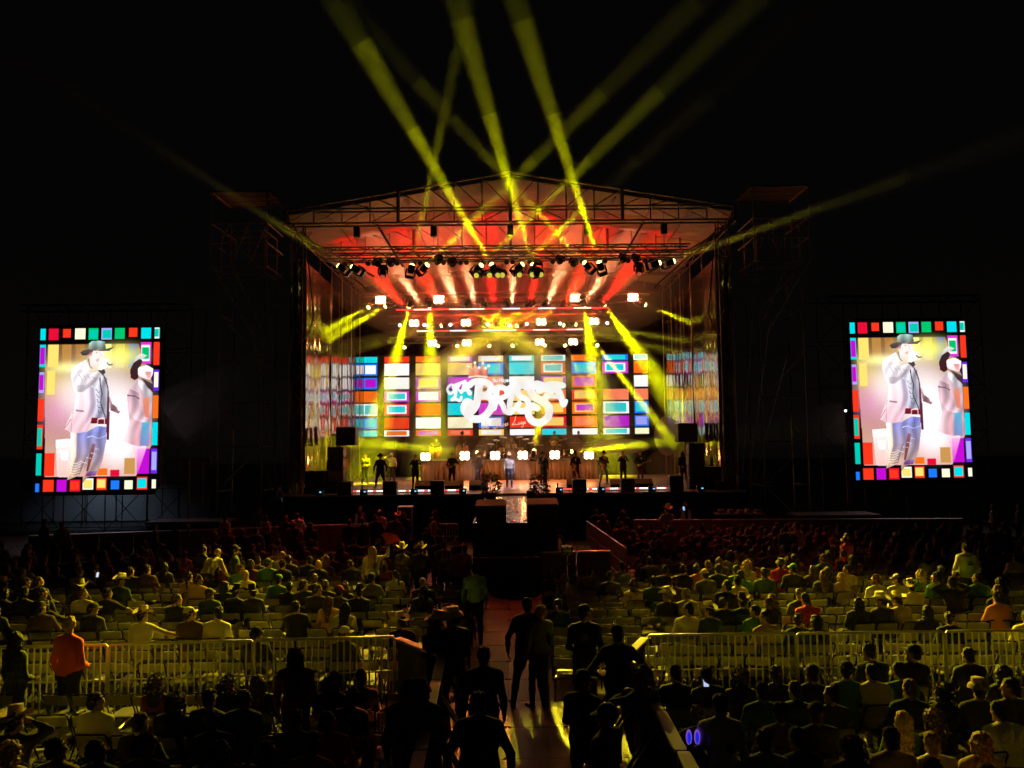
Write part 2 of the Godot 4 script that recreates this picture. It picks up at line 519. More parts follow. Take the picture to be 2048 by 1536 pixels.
func blob(im: Image, cx: float, cy: float, rx: float, ry: float, c: Color, a: float) -> void:
	for y in range(maxi(0, int(cy - ry)), mini(im.get_height(), int(cy + ry))):
		for x in range(maxi(0, int(cx - rx)), mini(im.get_width(), int(cx + rx))):
			var d := Vector2((x - cx) / rx, (y - cy) / ry).length()
			if d < 1.0: im.set_pixel(x, y, im.get_pixel(x, y).lerp(c, a * (1.0 - d) * (1.0 - d) * (1.0 + 2.0 * d)))

var ink := {
	"C": Color(0.0, 0.82, 0.86), "R": Color(0.93, 0.2, 0.1), "W": Color(1, 1, 1), "Y": Color(1, 0.84, 0.42), "M": Color(0.82, 0.2, 0.78), "O": Color(0.97, 0.42, 0.1), "S": Color(0.98, 0.5, 0.35),
	"L": Color(0.62, 0.62, 0.95), "B": Color(0.1, 0.45, 0.95), "G": Color(0.0, 0.72, 0.4), "K": Color(0.85, 0.05, 0.2), "T": Color(0.0, 0.75, 0.65), "P": Color(1, 0.98, 0.8), "V": Color(0.4, 0.15, 0.85), "X": Color(0.72, 0.05, 0.78), "N": Color(0.75, 0.55, 0.3)}

func tile(im: Image, x0: float, y0: float, x1: float, y1: float, code: String) -> void:
	if code == ".": return
	im.fill_rect(Rect2i(int(x0), int(y0), int(x1 - x0), int(y1 - y0)), ink[code[0]])
	if code.length() > 1:
		var fx := (x1 - x0) * 0.1
		var fy := (y1 - y0) * 0.13
		im.fill_rect(Rect2i(int(x0 + fx), int(y0 + fy), int(x1 - x0 - 2 * fx), int(y1 - y0 - 2 * fy)), ink[code[1]])
	if code.length() > 2:
		var gx := (x1 - x0) * 0.17
		var gy := (y1 - y0) * 0.24
		im.fill_rect(Rect2i(int(x0 + gx), int(y0 + gy), int(x1 - x0 - 2 * gx), int(y1 - y0 - 2 * gy)), ink[code[2]])

func wall_picture() -> Image:
	var W := 1140
	var H := 322
	var im := Image.create(W, H, false, Image.FORMAT_RGB8)
	im.fill(Color(0.085, 0.05, 0.035))  # brown stands for haze over the dark wall, put into the picture
	var cx := [0, 41, 104, 168, 230, 292, 356, 417, 479, 542]
	var cw := [27, 50, 50, 50, 50, 50, 49, 50, 52, 28]
	var ry := [1, 15, 43, 70, 95, 123, 148]
	var rh := [12, 24, 23, 22, 24, 22, 12]
	var rows := ["C R O MW YW CW WC O BC WC", "BW W Y Y BC C RWC BC MWC O", "BX W XY XM S W XY OM . W", "O MWC MW C R Y OY RY S S", "WC KWC R C M Y OY OYM WC BC", "BC R W P BW R KY OS X BL", "C WO RX RS YW W C W WC P"]
	for r in 7:
		var codes: PackedStringArray = rows[r].split(" ")
		for c in 10:
			tile(im, cx[c] * 2, ry[r] * 2, (cx[c] + cw[c]) * 2, (ry[r] + rh[r]) * 2, codes[c])
	# a washed out glow of stage light on the lettering side of the picture
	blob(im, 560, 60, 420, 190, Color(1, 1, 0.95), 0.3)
	# crown
	var q := func(x, y): return Vector2((x / 4.096 + 560 - 728) * 2, (y / 4.096 + 660 - 716) * 2)
	var red := Color(0.86, 0.4, 0.3)
	fill_poly(im, [q.call(1548, 320), q.call(1575, 350), q.call(1602, 292), q.call(1632, 348), q.call(1668, 296), q.call(1682, 350), q.call(1716, 318), q.call(1704, 412), q.call(1550, 412)], Color(0.98, 0.8, 0.7), red, 1.0, 0.25)
	for p in [Vector2(1548, 316), Vector2(1602, 290), Vector2(1668, 294), Vector2(1716, 316), Vector2(1636, 330), Vector2(1690, 334)]:
		stroke(im, [q.call(p.x, p.y), q.call(p.x + 2, p.y)], 6.0, 6.0, Color(1, 1, 1))
	stroke(im, [q.call(1552, 408), q.call(1626, 400), q.call(1702, 408)], 3.0, 3.0, Color(1, 0.9, 0.85))
	var wh := Color(1, 1, 1)
	var lay := func(pts: Array, a: float, b: float, zoom4 := false):
		var l := []
		for k in range(0, pts.size(), 2): l.append(q.call(pts[k] + (1802 if zoom4 else 0), pts[k + 1]))
		stroke(im, l, a, b, wh)
	# la
	lay.call([1445, 478, 1400, 470, 1376, 505, 1396, 540, 1430, 520, 1425, 480, 1470, 460], 5, 6)
	lay.call([1445, 480, 1440, 560, 1412, 590, 1440, 585, 1478, 598, 1490, 570], 7, 6)
	lay.call([1470, 460, 1500, 450, 1520, 446], 6, 6)
	lay.call([1490, 530, 1510, 490, 1520, 446, 1540, 500, 1560, 540], 7, 9)
	lay.call([1478, 470, 1460, 500, 1490, 520, 1548, 505], 5, 5)
	# B
	lay.call([1640, 450, 1625, 560, 1610, 640, 1570, 690, 1545, 640], 17, 12)
	lay.call([1560, 470, 1600, 445, 1680, 448, 1730, 480, 1715, 540, 1650, 565], 13, 14)
	lay.call([1650, 560, 1720, 570, 1745, 630, 1700, 710, 1630, 750, 1560, 735, 1512, 670, 1530, 610, 1570, 620], 16, 14)
	# r
	lay.call([1780, 510, 1772, 590, 1755, 660], 13, 13)
	lay.call([1735, 520, 1790, 495, 1850, 505, 1860, 560, 1790, 590], 11, 11)
	lay.call([1795, 590, 1830, 640, 1850, 690, 1895, 700, 1925, 670], 12, 9)
	# i
	lay.call([1890, 500, 1900, 560, 1885, 640, 1895, 700], 13, 11)
	lay.call([1865, 505, 1890, 498, 1915, 505], 9, 9)
	# s
	lay.call([2035, 500, 1985, 480, 1945, 520, 1975, 570, 2030, 600, 2040, 660, 1985, 690, 1945, 655, 1965, 625], 13, 11)
	# S
	lay.call([375, 500, 310, 475, 262, 510, 285, 570, 350, 610, 405, 660, 395, 740, 330, 785, 262, 765, 235, 700, 265, 650, 310, 665], 17, 14, true)
	# a with a swash
	lay.call([330, 520, 400, 480, 470, 478, 525, 484], 16, 12, true)
	lay.call([440, 500, 400, 560, 350, 605], 15, 12, true)
	lay.call([460, 490, 500, 560, 525, 640, 548, 610], 17, 8, true)
	lay.call([390, 560, 450, 575, 505, 570], 8, 8, true)
	# the small lines above and below: block letters, then a loose script
	letters(im, "Su Majestad", q.call(1750, 448), 13.0, 0.0, wh, 3.0)
	var pink := Color(1, 0.82, 0.75)
	var sc := func(pts: Array, zoom4 := false):
		var l := []
		for k in range(0, pts.size(), 2): l.append(q.call(pts[k] + (1802 if zoom4 else 0), pts[k + 1]))
		stroke(im, l, 1.6, 1.6, pink)
	sc.call([1675, 800, 1655, 815, 1665, 828, 1685, 800, 1690, 770, 1682, 825])
	sc.call([1695, 815, 1712, 800, 1700, 800, 1695, 825, 1715, 822])
	sc.call([1760, 770, 1800, 745, 1815, 755, 1790, 800, 1765, 830, 1750, 820])
	sc.call([1815, 790, 1810, 810, 1825, 805, 1832, 790, 1830, 812])
	sc.call([1840, 800, 1855, 788, 1850, 806, 1868, 800, 1868, 784])
	sc.call([1935, 730, 1925, 770, 1905, 800, 1930, 795, 1950, 800])
	sc.call([160, 780, 155, 795, 172, 790, 178, 775, 176, 795], true)
	sc.call([190, 780, 183, 792, 195, 790, 200, 775, 190, 815, 178, 820], true)
	sc.call([205, 780, 202, 790, 212, 788, 210, 776], true)
	return im

# block capitals and small letters as strokes on a 4 by 6 grid
var glyphs := {
	"S": [[4, 1, 1, 0, 0, 1.5, 4, 4, 3, 6, 0, 5]], "u": [[0, 2, 0, 5, 1.5, 6, 3, 5, 3, 2], [3, 4, 3, 6]], " ": [], "M": [[0, 6, 0, 0], [0, 0, 2, 4], [2, 4, 4, 0], [4, 0, 4, 6]], "a": [[3, 2.5, 1, 2, 0, 4, 1, 6, 3, 5], [3, 2, 3, 6]], "j": [[1, 2, 1, 7, 0, 8]],
	"e": [[0, 4, 3, 4, 2, 2, 0.5, 2.5, 0, 4.5, 1.5, 6, 3, 5.5]], "s": [[3, 2.5, 1, 2, 0.5, 3.5, 3, 4.5, 2.5, 6, 0, 5.5]], "t": [[1, 0, 1, 5, 2.5, 6], [0, 2, 2.5, 2]], "d": [[3, 4, 1.5, 2, 0, 4, 1.5, 6, 3, 4.5], [3, 0, 3, 6]]}

func letters(im: Image, text: String, at: Vector2, size: float, _turn: float, c: Color, w: float) -> void:
	var x := at.x
	for ch in text:
		for line in glyphs[ch]:
			var l := []
			for k in range(0, line.size(), 2): l.append(Vector2(x + line[k] * size / 6.0, at.y - size + line[k + 1] * size / 6.0))
			stroke(im, l, w * 0.6, w * 0.6, c)
		x += size * (0.85 if ch in "SM" else 0.5 if ch in " jt" else 0.72)

func side_picture() -> Image:
	var W := 372
	var H := 512
	var im := Image.create(W, H, false, Image.FORMAT_RGB8)
	im.fill(Color(0.02, 0.01, 0.015))
	var q := func(zx: float, zy: float):
		var t := (zy - 237.0) / 1060.0
		var l := 255.0 - 27.0 * t
		var r := 1025.0 - 13.0 * t
		return Vector2((zx - l) / (r - l) * W, t * H)
	var pl := func(a: Array):
		var l := []
		for k in range(0, a.size(), 2): l.append(q.call(float(a[k]), float(a[k + 1])))
		return l
	# bright middle of the video picture
	fill_poly(im, pl.call([300, 345, 885, 345, 980, 600, 975, 1010, 880, 1200, 290, 1200, 285, 500]), Color(0.5, 0.36, 0.2), Color(0.85, 0.66, 0.62))
	for k in 6:
		fill_poly(im, pl.call([395 + k * 86, 345, 455 + k * 86, 345, 455 + k * 86, 500, 395 + k * 86, 500]), [Color(0.7, 0.5, 0.25), Color(0.65, 0.45, 0.22), Color(0.3, 0.5, 0.65), Color(0.9, 0.95, 0.6), Color(0.7, 0.6, 0.3), Color(0.25, 0.3, 0.7)][k])
	var tl := func(zx0: float, zy0: float, zx1: float, zy1: float, code: String):
		var a: Vector2 = q.call(zx0, zy0)
		var b: Vector2 = q.call(zx1, zy1)
		tile(im, a.x, a.y, b.x, b.y, code)
	blob(im, 60, 190, 110, 130, Color(0.9, 0.82, 0.5), 0.8)
	blob(im, 60, 260, 130, 120, Color(0.85, 0.55, 0.75), 0.7)
	blob(im, 245, 90, 150, 70, Color(1, 1, 0.45), 0.9)
	blob(im, 100, 125, 130, 30, Color(1, 1, 0.6), 0.9)
	blob(im, 250, 270, 170, 210, Color(1, 0.98, 1), 1.0)
	blob(im, 250, 360, 110, 130, Color(1, 0.97, 1), 1.0)
	blob(im, 170, 210, 160, 180, Color(1, 0.95, 0.98), 0.7)
	tl.call(308, 345, 372, 492, "Y"); tl.call(300, 515, 350, 672, "Y")
	tl.call(290, 1048, 352, 1195, "R"); tl.call(372, 1080, 436, 1195, "S"); tl.call(630, 1150, 695, 1195, "O"); tl.call(715, 1160, 775, 1200, "K"); tl.call(805, 1085, 872, 1188, "N")
	fill_poly(im, pl.call([358, 968, 462, 955, 465, 1200, 440, 1205, 370, 1200]), Color(1, 1, 1), Color(0.95, 0.8, 0.8), 0.8)
	# border tiles
	var top := ["C", "K", "R", "P", "GT", "LT", "G", "R", "C", "WT"]
	for k in 10: tl.call([256, 310, 400, 480, 566, 650, 735, 825, 905, 990][k], 242 if k != 2 else 244, [290, 374, 452, 546, 630, 716, 802, 880, 970, 1024][k], [318, 320, 302, 316, 318, 318, 316, 304, 316, 314][k], top[k])
	for r in 6: tl.call([252, 250, 242, 238, 232, 230][r], [345, 525, 697, 866, 1050, 1243][r], [288, 280, 276, 272, 266, 256][r], [494, 660, 842, 1024, 1192, 1297][r], ["CX", "LX", "R", "RT", "T", "B"][r])
	for r in 6: tl.call([988, 988, 985, 983, 976, 983][r], [335, 515, 683, 857, 1025, 1222][r], [1025, 1022, 1020, 1017, 1014, 1010][r], [488, 652, 832, 1004, 1186, 1282][r], ["R", "VP", "O", "C", "VL", "P"][r])
	var bot := ["R", "X", "KR", "WY", "RY", "BB", "P", "RC"]
	for k in 8: tl.call([280, 367, 452, 536, 625, 720, 808, 886][k], [1218, 1218, 1220, 1212, 1208, 1226, 1226, 1204][k], [350, 432, 520, 606, 692, 775, 860, 956][k], 1295 if k < 3 else 1286, bot[k])
	tl.call(902, 335, 970, 480, "MWG"); tl.call(888, 1025, 964, 1188, "X"); tl.call(920, 855, 964, 1010, "C")
	# the two men, in the overexposed light of the stage camera
	var pz := func(arr: Array):
		var l := []
		for k in range(0, arr.size(), 2):
			var t: float = (arr[k + 1] - 42.0) / 1473.0
			var x0: float = 42.0 - 37.0 * t
			l.append(Vector2((arr[k] - x0) / (1073.0 + 17.0 * t) * W, t * H))
		return l
	var glare := Color(1, 0.98, 0.99)
	# trousers, then the shade between the legs
	fill_poly(im, pz.call([318, 975, 460, 985, 560, 930, 645, 940, 640, 1060, 610, 1230, 560, 1360, 470, 1390, 430, 1440, 440, 1300, 480, 1180, 400, 1370, 290, 1410, 330, 1250]), Color(0.5, 0.53, 0.82), Color(0.72, 0.56, 0.45), 1.0, 0.25)
	fill_poly(im, pz.call([318, 985, 375, 990, 372, 1200, 320, 1360, 296, 1400, 330, 1250]), Color(1, 0.88, 0.85), Color(1, 0.86, 0.68), 1.0, 0.2)
	fill_poly(im, pz.call([515, 1085, 545, 1090, 520, 1200, 480, 1330, 462, 1330, 490, 1190]), Color(0.5, 0.32, 0.36), Color(0.4, 0.16, 0.08), 0.9, 0.2)
	fill_poly(im, pz.call([470, 1335, 560, 1320, 545, 1370, 455, 1375]), Color(0.5, 0.5, 0.7), Color(0.45, 0.1, 0.4), 0.9, 0.4)
	for k in 6: stroke(im, pz.call([315 + k * 3, 1250 + k * 24, 370, 1262 + k * 22, 420 - k * 4, 1240 + k * 24]), 1.2, 0.8, Color(1, 0.93, 0.82))
	for k in 4: stroke(im, pz.call([425 + k * 40, 1250 - k * 40, 470 + k * 35, 1258 - k * 40]), 0.9, 0.6, Color(0.95, 0.93, 0.95))
	stroke(im, pz.call([470, 1030, 520, 1020, 575, 1040, 640, 1015]), 1.2, 0.8, Color(0.78, 0.82, 0.98))
	stroke(im, pz.call([580, 945, 585, 1000, 560, 1060]), 1.0, 0.8, Color(0.3, 0.34, 0.6))
	# grey shirt with a dark placket
	fill_poly(im, pz.call([520, 470, 575, 450, 640, 500, 660, 620, 660, 700, 640, 860, 520, 850, 535, 720, 515, 600]), Color(0.78, 0.76, 0.8), Color(0.6, 0.6, 0.68), 1.0, 0.4)
	stroke(im, pz.call([580, 470, 585, 560, 600, 640, 590, 720, 615, 800, 632, 850]), 1.6, 1.2, Color(0.18, 0.15, 0.2))
	stroke(im, pz.call([615, 480, 645, 560, 655, 640]), 1.6, 1.2, Color(0.2, 0.16, 0.2))
	for k in 5: stroke(im, pz.call([545 + k * 6, 600 + k * 46, 570, 630 + k * 45, 585 + k * 4, 615 + k * 48]), 1.0, 0.6, Color(0.38, 0.36, 0.42))
	fill_poly(im, pz.call([562, 430, 618, 420, 628, 450, 605, 478, 582, 468]), Color(0.1, 0.07, 0.08), Color(0.3, 0.25, 0.28))
	# jacket: lit back, shaded lapel, tails
	fill_poly(im, pz.call([455, 330, 400, 360, 328, 405, 318, 480, 335, 580, 365, 640, 350, 760, 290, 890, 262, 952, 320, 985, 400, 992, 460, 975, 510, 880, 540, 720, 520, 600, 500, 470]), Color(1, 0.95, 0.96), Color(0.93, 0.74, 0.78), 1.0, 0.12)
	fill_poly(im, pz.call([470, 560, 520, 590, 545, 720, 512, 880, 460, 972, 420, 985, 470, 840, 480, 700]), Color(0.78, 0.75, 0.84), Color(0.82, 0.66, 0.72), 1.0, 0.35)
	fill_poly(im, pz.call([365, 780, 440, 790, 432, 806, 362, 795]), Color(0.55, 0.42, 0.46))
	stroke(im, pz.call([320, 870, 270, 945]), 1.2, 1.2, Color(0.55, 0.36, 0.4))
	stroke(im, pz.call([345, 780, 330, 880, 325, 975]), 1.0, 1.0, Color(0.72, 0.52, 0.56))
	fill_poly(im, pz.call([650, 560, 668, 680, 665, 1050, 645, 1055, 640, 860]), Color(0.42, 0.3, 0.34), Color(0.32, 0.08, 0.12))
	fill_poly(im, pz.call([660, 640, 690, 730, 770, 790, 750, 822, 676, 790]), Color(0.85, 0.75, 0.78), Color(0.4, 0.24, 0.26), 1.0, 0.3)
	fill_poly(im, pz.call([725, 750, 775, 770, 772, 800, 748, 800]), Color(1, 0.9, 0.9))
	# raised arm: a shaded sleeve from the shoulder to the cuff
	fill_poly(im, pz.call([330, 440, 400, 420, 470, 460, 570, 440, 600, 470, 520, 560, 430, 625, 380, 628, 350, 600]), Color(0.93, 0.9, 0.92), Color(0.74, 0.68, 0.72), 1.0, 0.28)
	fill_poly(im, pz.call([370, 560, 450, 560, 540, 490, 560, 500, 470, 590, 400, 626, 378, 620]), Color(0.7, 0.66, 0.71), Color(0.52, 0.46, 0.5), 0.9, 0.28)
	for k in 4: stroke(im, pz.call([395 + k * 38, 470 + k * 6, 420 + k * 38, 520 - k * 6, 410 + k * 38, 560 - k * 14]), 1.3, 0.8, Color(0.62, 0.58, 0.62))
	# neck, face in profile to the right, fist and microphone
	fill_poly(im, pz.call([485, 320, 555, 350, 540, 410, 515, 410, 490, 380]), Color(1, 0.9, 0.9), Color(0.95, 0.75, 0.76))
	stroke(im, pz.call([478, 330, 490, 390, 512, 412]), 1.6, 1.0, Color(0.35, 0.2, 0.22))
	fill_poly(im, pz.call([470, 255, 600, 250, 622, 290, 600, 330, 575, 365, 540, 378, 500, 345, 474, 300]), Color(1, 0.9, 0.9), Color(1, 0.84, 0.85))
	fill_poly(im, pz.call([470, 250, 520, 248, 505, 275, 500, 300, 478, 308, 466, 280]), Color(0.45, 0.22, 0.2), Color(0.95, 0.7, 0.7))
	fill_poly(im, pz.call([545, 330, 572, 320, 566, 350, 545, 352]), Color(0.92, 0.5, 0.52))
	stroke(im, pz.call([545, 268, 566, 264]), 1.2, 1.0, Color(0.6, 0.38, 0.38))
	stroke(im, pz.call([578, 270, 590, 300, 576, 310]), 0.9, 0.8, Color(0.95, 0.62, 0.64))
	fill_poly(im, pz.call([575, 345, 620, 320, 655, 335, 660, 380, 630, 410, 590, 430, 562, 420, 570, 380]), glare)
	stroke(im, pz.call([645, 362, 662, 380, 690, 378]), 2.2, 1.6, Color(0.3, 0.25, 0.28))
	stroke(im, pz.call([590, 360, 610, 350]), 0.8, 0.8, Color(0.9, 0.78, 0.78))
	# hat
	fill_poly(im, pz.call([474, 240, 478, 185, 500, 165, 560, 160, 620, 168, 632, 240]), Color(0.62, 0.78, 0.75), Color(0.42, 0.42, 0.4), 1.0, 0.3)
	fill_poly(im, pz.call([400, 268, 425, 248, 470, 238, 560, 246, 632, 236, 708, 216, 660, 256, 600, 254, 500, 252, 470, 290, 420, 295]), Color(0.4, 0.38, 0.36), Color(0.22, 0.18, 0.18))
	# belt and buckle
	fill_poly(im, pz.call([508, 852, 645, 862, 640, 915, 500, 905]), Color(0.5, 0.14, 0.18), Color(0.36, 0.06, 0.1))
	stroke(im, pz.call([568, 866, 622, 868, 618, 922, 566, 918, 568, 866]), 1.5, 1.5, Color(1, 0.94, 0.94))
	# the white stand behind him
	fill_poly(im, pz.call([185, 1050, 300, 1040, 345, 1060, 345, 1110, 190, 1118]), glare)
	fill_poly(im, pz.call([228, 1150, 300, 1150, 296, 1235, 240, 1230]), glare)
	# second man, half turned to the right edge
	fill_poly(im, pz.call([870, 1085, 1000, 1110, 1000, 1140, 925, 1360, 905, 1200]), Color(1, 0.93, 0.93), Color(0.85, 0.3, 0.75), 0.8)
	fill_poly(im, pz.call([850, 580, 920, 520, 1010, 580, 1055, 640, 1050, 1110, 930, 1115, 870, 1100, 786, 1068, 850, 900, 830, 760, 826, 650]), Color(0.8, 0.7, 0.74), Color(0.8, 0.58, 0.62), 0.96, 0.18)
	fill_poly(im, pz.call([848, 600, 930, 640, 935, 760, 1010, 880, 1020, 920, 900, 880, 850, 810, 826, 690]), Color(0.68, 0.55, 0.6), Color(0.9, 0.76, 0.8), 1.0, 0.25)
	stroke(im, pz.call([830, 658, 900, 668, 935, 690]), 1.4, 1.0, Color(0.3, 0.2, 0.24))
	fill_poly(im, pz.call([920, 500, 1000, 570, 1050, 650, 1040, 740, 975, 640, 925, 560]), Color(0.92, 0.92, 0.93), Color(0.55, 0.5, 0.54), 1.0, 0.4)
	fill_poly(im, pz.call([950, 500, 1058, 560, 1062, 640, 1010, 590]), Color(0.3, 0.24, 0.26), Color(0.2, 0.14, 0.16))
	fill_poly(im, pz.call([965, 690, 1025, 670, 1022, 860, 985, 850]), Color(0.9, 0.52, 0.36), Color(0.86, 0.42, 0.3), 0.75)
	fill_poly(im, pz.call([960, 900, 1028, 895, 1026, 1118, 940, 1105]), Color(0.2, 0.7, 0.85), Color(0.4, 0.5, 0.8), 0.7)
	fill_poly(im, pz.call([918, 410, 1000, 385, 1058, 420, 1055, 470, 1030, 520, 960, 500, 922, 480]), glare, Color(1, 0.86, 0.88))
	fill_poly(im, pz.call([985, 445, 1040, 450, 1030, 515, 1000, 500]), Color(0.8, 0.42, 0.38), Color(0.95, 0.7, 0.7), 0.8)
	fill_poly(im, pz.call([868, 380, 900, 310, 950, 278, 1005, 300, 960, 330, 910, 350]), Color(0.9, 0.9, 0.88), Color(0.75, 0.72, 0.72), 0.9)
	fill_poly(im, pz.call([855, 500, 850, 430, 880, 365, 935, 330, 960, 345, 945, 390, 918, 420, 925, 505, 890, 522]), Color(0.2, 0.15, 0.16), Color(0.26, 0.1, 0.12))
	blob(im, 262, 330, 46, 100, glare, 0.8)
	blob(im, 95, 210, 60, 80, glare, 0.35)
	# the camera's soft focus
	im.resize(W * 11 / 20, H * 11 / 20, Image.INTERPOLATE_BILINEAR)
	im.resize(W, H, Image.INTERPOLATE_CUBIC)
	blob(im, 130, 190, 70, 130, glare, 0.3)
	blob(im, 185, 110, 60, 50, Color(1, 1, 0.9), 0.35)
	# the grain and line structure of the panel
	var gr := RandomNumberGenerator.new()
	gr.seed = 8
	for y in H:
		for x in W:
			var c := im.get_pixel(x, y)
			var f := (0.93 if y % 3 == 0 else 1.0) * gr.randf_range(0.95, 1.05)
			im.set_pixel(x, y, Color(minf(c.r * f, 1), minf(c.g * f, 1), minf(c.b * f, 1)))
	return im

func screen_material(im: Image, e: float) -> StandardMaterial3D:
	var m := StandardMaterial3D.new()
	m.albedo_color = Color(0.01, 0.01, 0.01); m.roughness = 0.5
	m.emission_enabled = true
	m.emission_texture = ImageTexture.create_from_image(im)
	m.emission = Color.WHITE
	m.emission_operator = BaseMaterial3D.EMISSION_OP_MULTIPLY
	m.emission_energy_multiplier = e
	return m

func quad(a: Vector3, b: Vector3, c: Vector3, d: Vector3) -> ArrayMesh:
	# a top left, b top right, c bottom right, d bottom left
	var st := SurfaceTool.new()
	st.begin(Mesh.PRIMITIVE_TRIANGLES)
	var uv := [Vector2(0, 0), Vector2(1, 0), Vector2(1, 1), Vector2(0, 1)]
	var p := [a, b, c, d]
	for k in [0, 1, 2, 0, 2, 3]:
		st.set_uv(uv[k]); st.add_vertex(p[k])
	st.generate_normals()
	return st.commit()

func build_screens() -> void:
	var black := mat(0.008, 0.008, 0.008, 0.6)
	var wall := thing("led_video_wall", "wide video wall showing coloured tiles and white ornate band lettering", "screen", Vector3(-0.43, 7.73, -54.0))
	box(wall, "cabinet", Vector3(0, 0, -0.16), Vector3(20.3, 6.0, 0.28), black)
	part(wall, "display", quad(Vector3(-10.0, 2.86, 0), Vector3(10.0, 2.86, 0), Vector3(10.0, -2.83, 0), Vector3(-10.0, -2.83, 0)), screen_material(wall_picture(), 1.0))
	for k in 2: box(wall, "support", Vector3(-8 + 16 * k, -4.3, -0.3), Vector3(0.4, 2.7, 0.3), black)
	var sm := screen_material(side_picture(), 1.3)
	var steel := mat(0.12, 0.12, 0.125, 0.5, 0.6)
	for s in [-1, 1]:
		var c := Vector3(-21.53, 6.43, -40.0) if s < 0 else Vector3(20.78, 6.46, -40.0)
		var o := thing("led_side_screen", "tall side screen showing two men in hats, at the %s edge of the view" % ("left" if s < 0 else "right"), "screen", c, 0.0, "")
		box(o, "cabinet", Vector3(0, 0, -0.16), Vector3(6.5, 8.9, 0.28), black)
		# the tall panel leans back a little
		part(o, "display", quad(Vector3(-3.16, 4.28, 0), Vector3(3.1, 4.28, 0), Vector3(3.1, -4.28, 0), Vector3(-3.16, -4.28, 0)), sm)
		if s > 0: o.scale = Vector3(0.965, 0.965, 1.0)
		var hd := truss("screen_truss", "header truss hung over the %s side screen" % ("left" if s < 0 else "right"), c + Vector3(-4.2, 5.35, -0.2), c + Vector3(3.9, 5.35, -0.2), 0.35, 0.35, 0.7, steel, 0.025)
		hd.set_meta("category", "truss")
		var sc := thing("screen_scaffold", "scaffold of tubes and cross braces carrying the %s side screen" % ("left" if s < 0 else "right"), "scaffold", Vector3(c.x, 0, c.z - 0.9))
		for lv in 6:
			for k in 5:
				var x := -4.4 + k * 2.2
				if lv < 5:
					for z in [0.0, -1.8]: rod(sc, "standard", Vector3(x, lv * 2.4, z), Vector3(x, lv * 2.4 + 2.4, z), 0.03, steel)
					if k < 4 and (lv < 2 or k in [0, 3]):
						rod(sc, "brace", Vector3(x, lv * 2.4, 0.05), Vector3(x + 2.2, lv * 2.4 + 2.4, 0.05), 0.022, steel)
						rod(sc, "brace", Vector3(x + 2.2, lv * 2.4, 0.0), Vector3(x, lv * 2.4 + 2.4, 0.0), 0.022, steel)
			rod(sc, "ledger", Vector3(-4.4, lv * 2.4 + 0.06, 0), Vector3(4.4, lv * 2.4 + 0.06, 0), 0.025, steel)
			rod(sc, "ledger", Vector3(-4.4, lv * 2.4 + 0.06, -1.8), Vector3(4.4, lv * 2.4 + 0.06, -1.8), 0.025, steel)

# ------------------------------------------------------------------ stage lights
func moving_light(p: Vector3, d: Vector3, label: String, hung: bool) -> Node3D:
	var o := thing("moving_light", label, "stage light", p)
	var black := mat(0.012, 0.012, 0.013, 0.35)
	var b := Basis.looking_at(d, Vector3(0.02, 0.05, 1.0) if absf(d.dot(Vector3.UP)) > 0.0 else Vector3.UP)
	# the yoke holds the head from behind
	var rb := Transform3D(b, -d * 0.2)
	part(o, "base", bevel_mesh, black, rb * at_box(Vector3(0, 0, 0.36), Vector3(0.4, 0.26, 0.14)))
	for k in [-1, 1]: part(o, "yoke_arm", bevel_mesh, black, rb * at_box(Vector3(k * 0.21, 0, 0.14), Vector3(0.06, 0.14, 0.36)))
	part(o, "head", lathe([Vector2(0, 0.2), Vector2(0.13, 0.19), Vector2(0.16, 0.1), Vector2(0.17, -0.12), Vector2(0.155, -0.16), Vector2(0.15, -0.2), Vector2(0.13, -0.17), Vector2(0, -0.17)], 16), black, Transform3D(b * Basis(Vector3.RIGHT, PI / 2), -d * 0.16))
	return o

func spot(parent: Node3D, at: Vector3, d: Vector3, half_deg: float, energy: float, c: Color, size: float, soft := 0.35) -> void:
	var l := SpotLight3D.new()
	l.name = "lamp"
	parent.add_child(l, true)
	l.position = at
	l.basis = Basis.looking_at(d, Vector3(0.3, 0.2, 1.0).normalized())
	l.spot_angle = half_deg; l.spot_angle_attenuation = soft; l.spot_range = 120.0; l.spot_attenuation = 2.0
	l.light_energy = energy; l.light_color = c; l.light_size = size
	l.shadow_enabled = true

func omni(parent: Node3D, at: Vector3, energy: float, c: Color, size: float) -> void:
	var l := OmniLight3D.new()
	l.name = "lamp"
	parent.add_child(l, true)
	l.position = at
	l.omni_range = 60.0; l.omni_attenuation = 2.0
	l.light_energy = energy; l.light_color = c; l.light_size = size
	l.shadow_enabled = true

# an added cone of haze, shaped to its lamp so the beam shows
func beam_haze(p: Vector3, d: Vector3, half_deg: float, length: float, label: String, thick := 1.0) -> void:
	var f := FogVolume.new()
	f.name = numbered("beam_haze")
	add_child(f)
	f.shape = RenderingServer.FOG_VOLUME_SHAPE_CONE
	var w := 2.0 * tan(deg_to_rad(half_deg)) * 1.08
	var b := Basis.looking_at(d, Vector3(0.3, 0.2, 1.0).normalized()) * Basis(Vector3.RIGHT, PI / 2)
	# the beam leaves a lens 0.24 m wide, so its apex lies behind the lens
	var back := 0.13 / (w * 0.5)
	var all := length + back
	f.transform = Transform3D(b, p + d * (length - back) * 0.5)
	f.size = Vector3(w * all, all, w * all)
	var m := FogMaterial.new()
	m.density = minf(0.5, 0.06 * thick / (w * 5.0)); m.albedo = Color(0.95, 0.95, 0.95)
	f.material = m
	tag(f, label, "haze", "", "stuff")

func reach(p: Vector3, d: Vector3, most: float) -> float:
	var l := most
	if d.y < -0.01: l = minf(l, (p.y - 2.12) / -d.y)
	if d.z < -0.01: l = minf(l, (p.z + 53.85) / -d.z)
	return l

const BEAM := 1.0

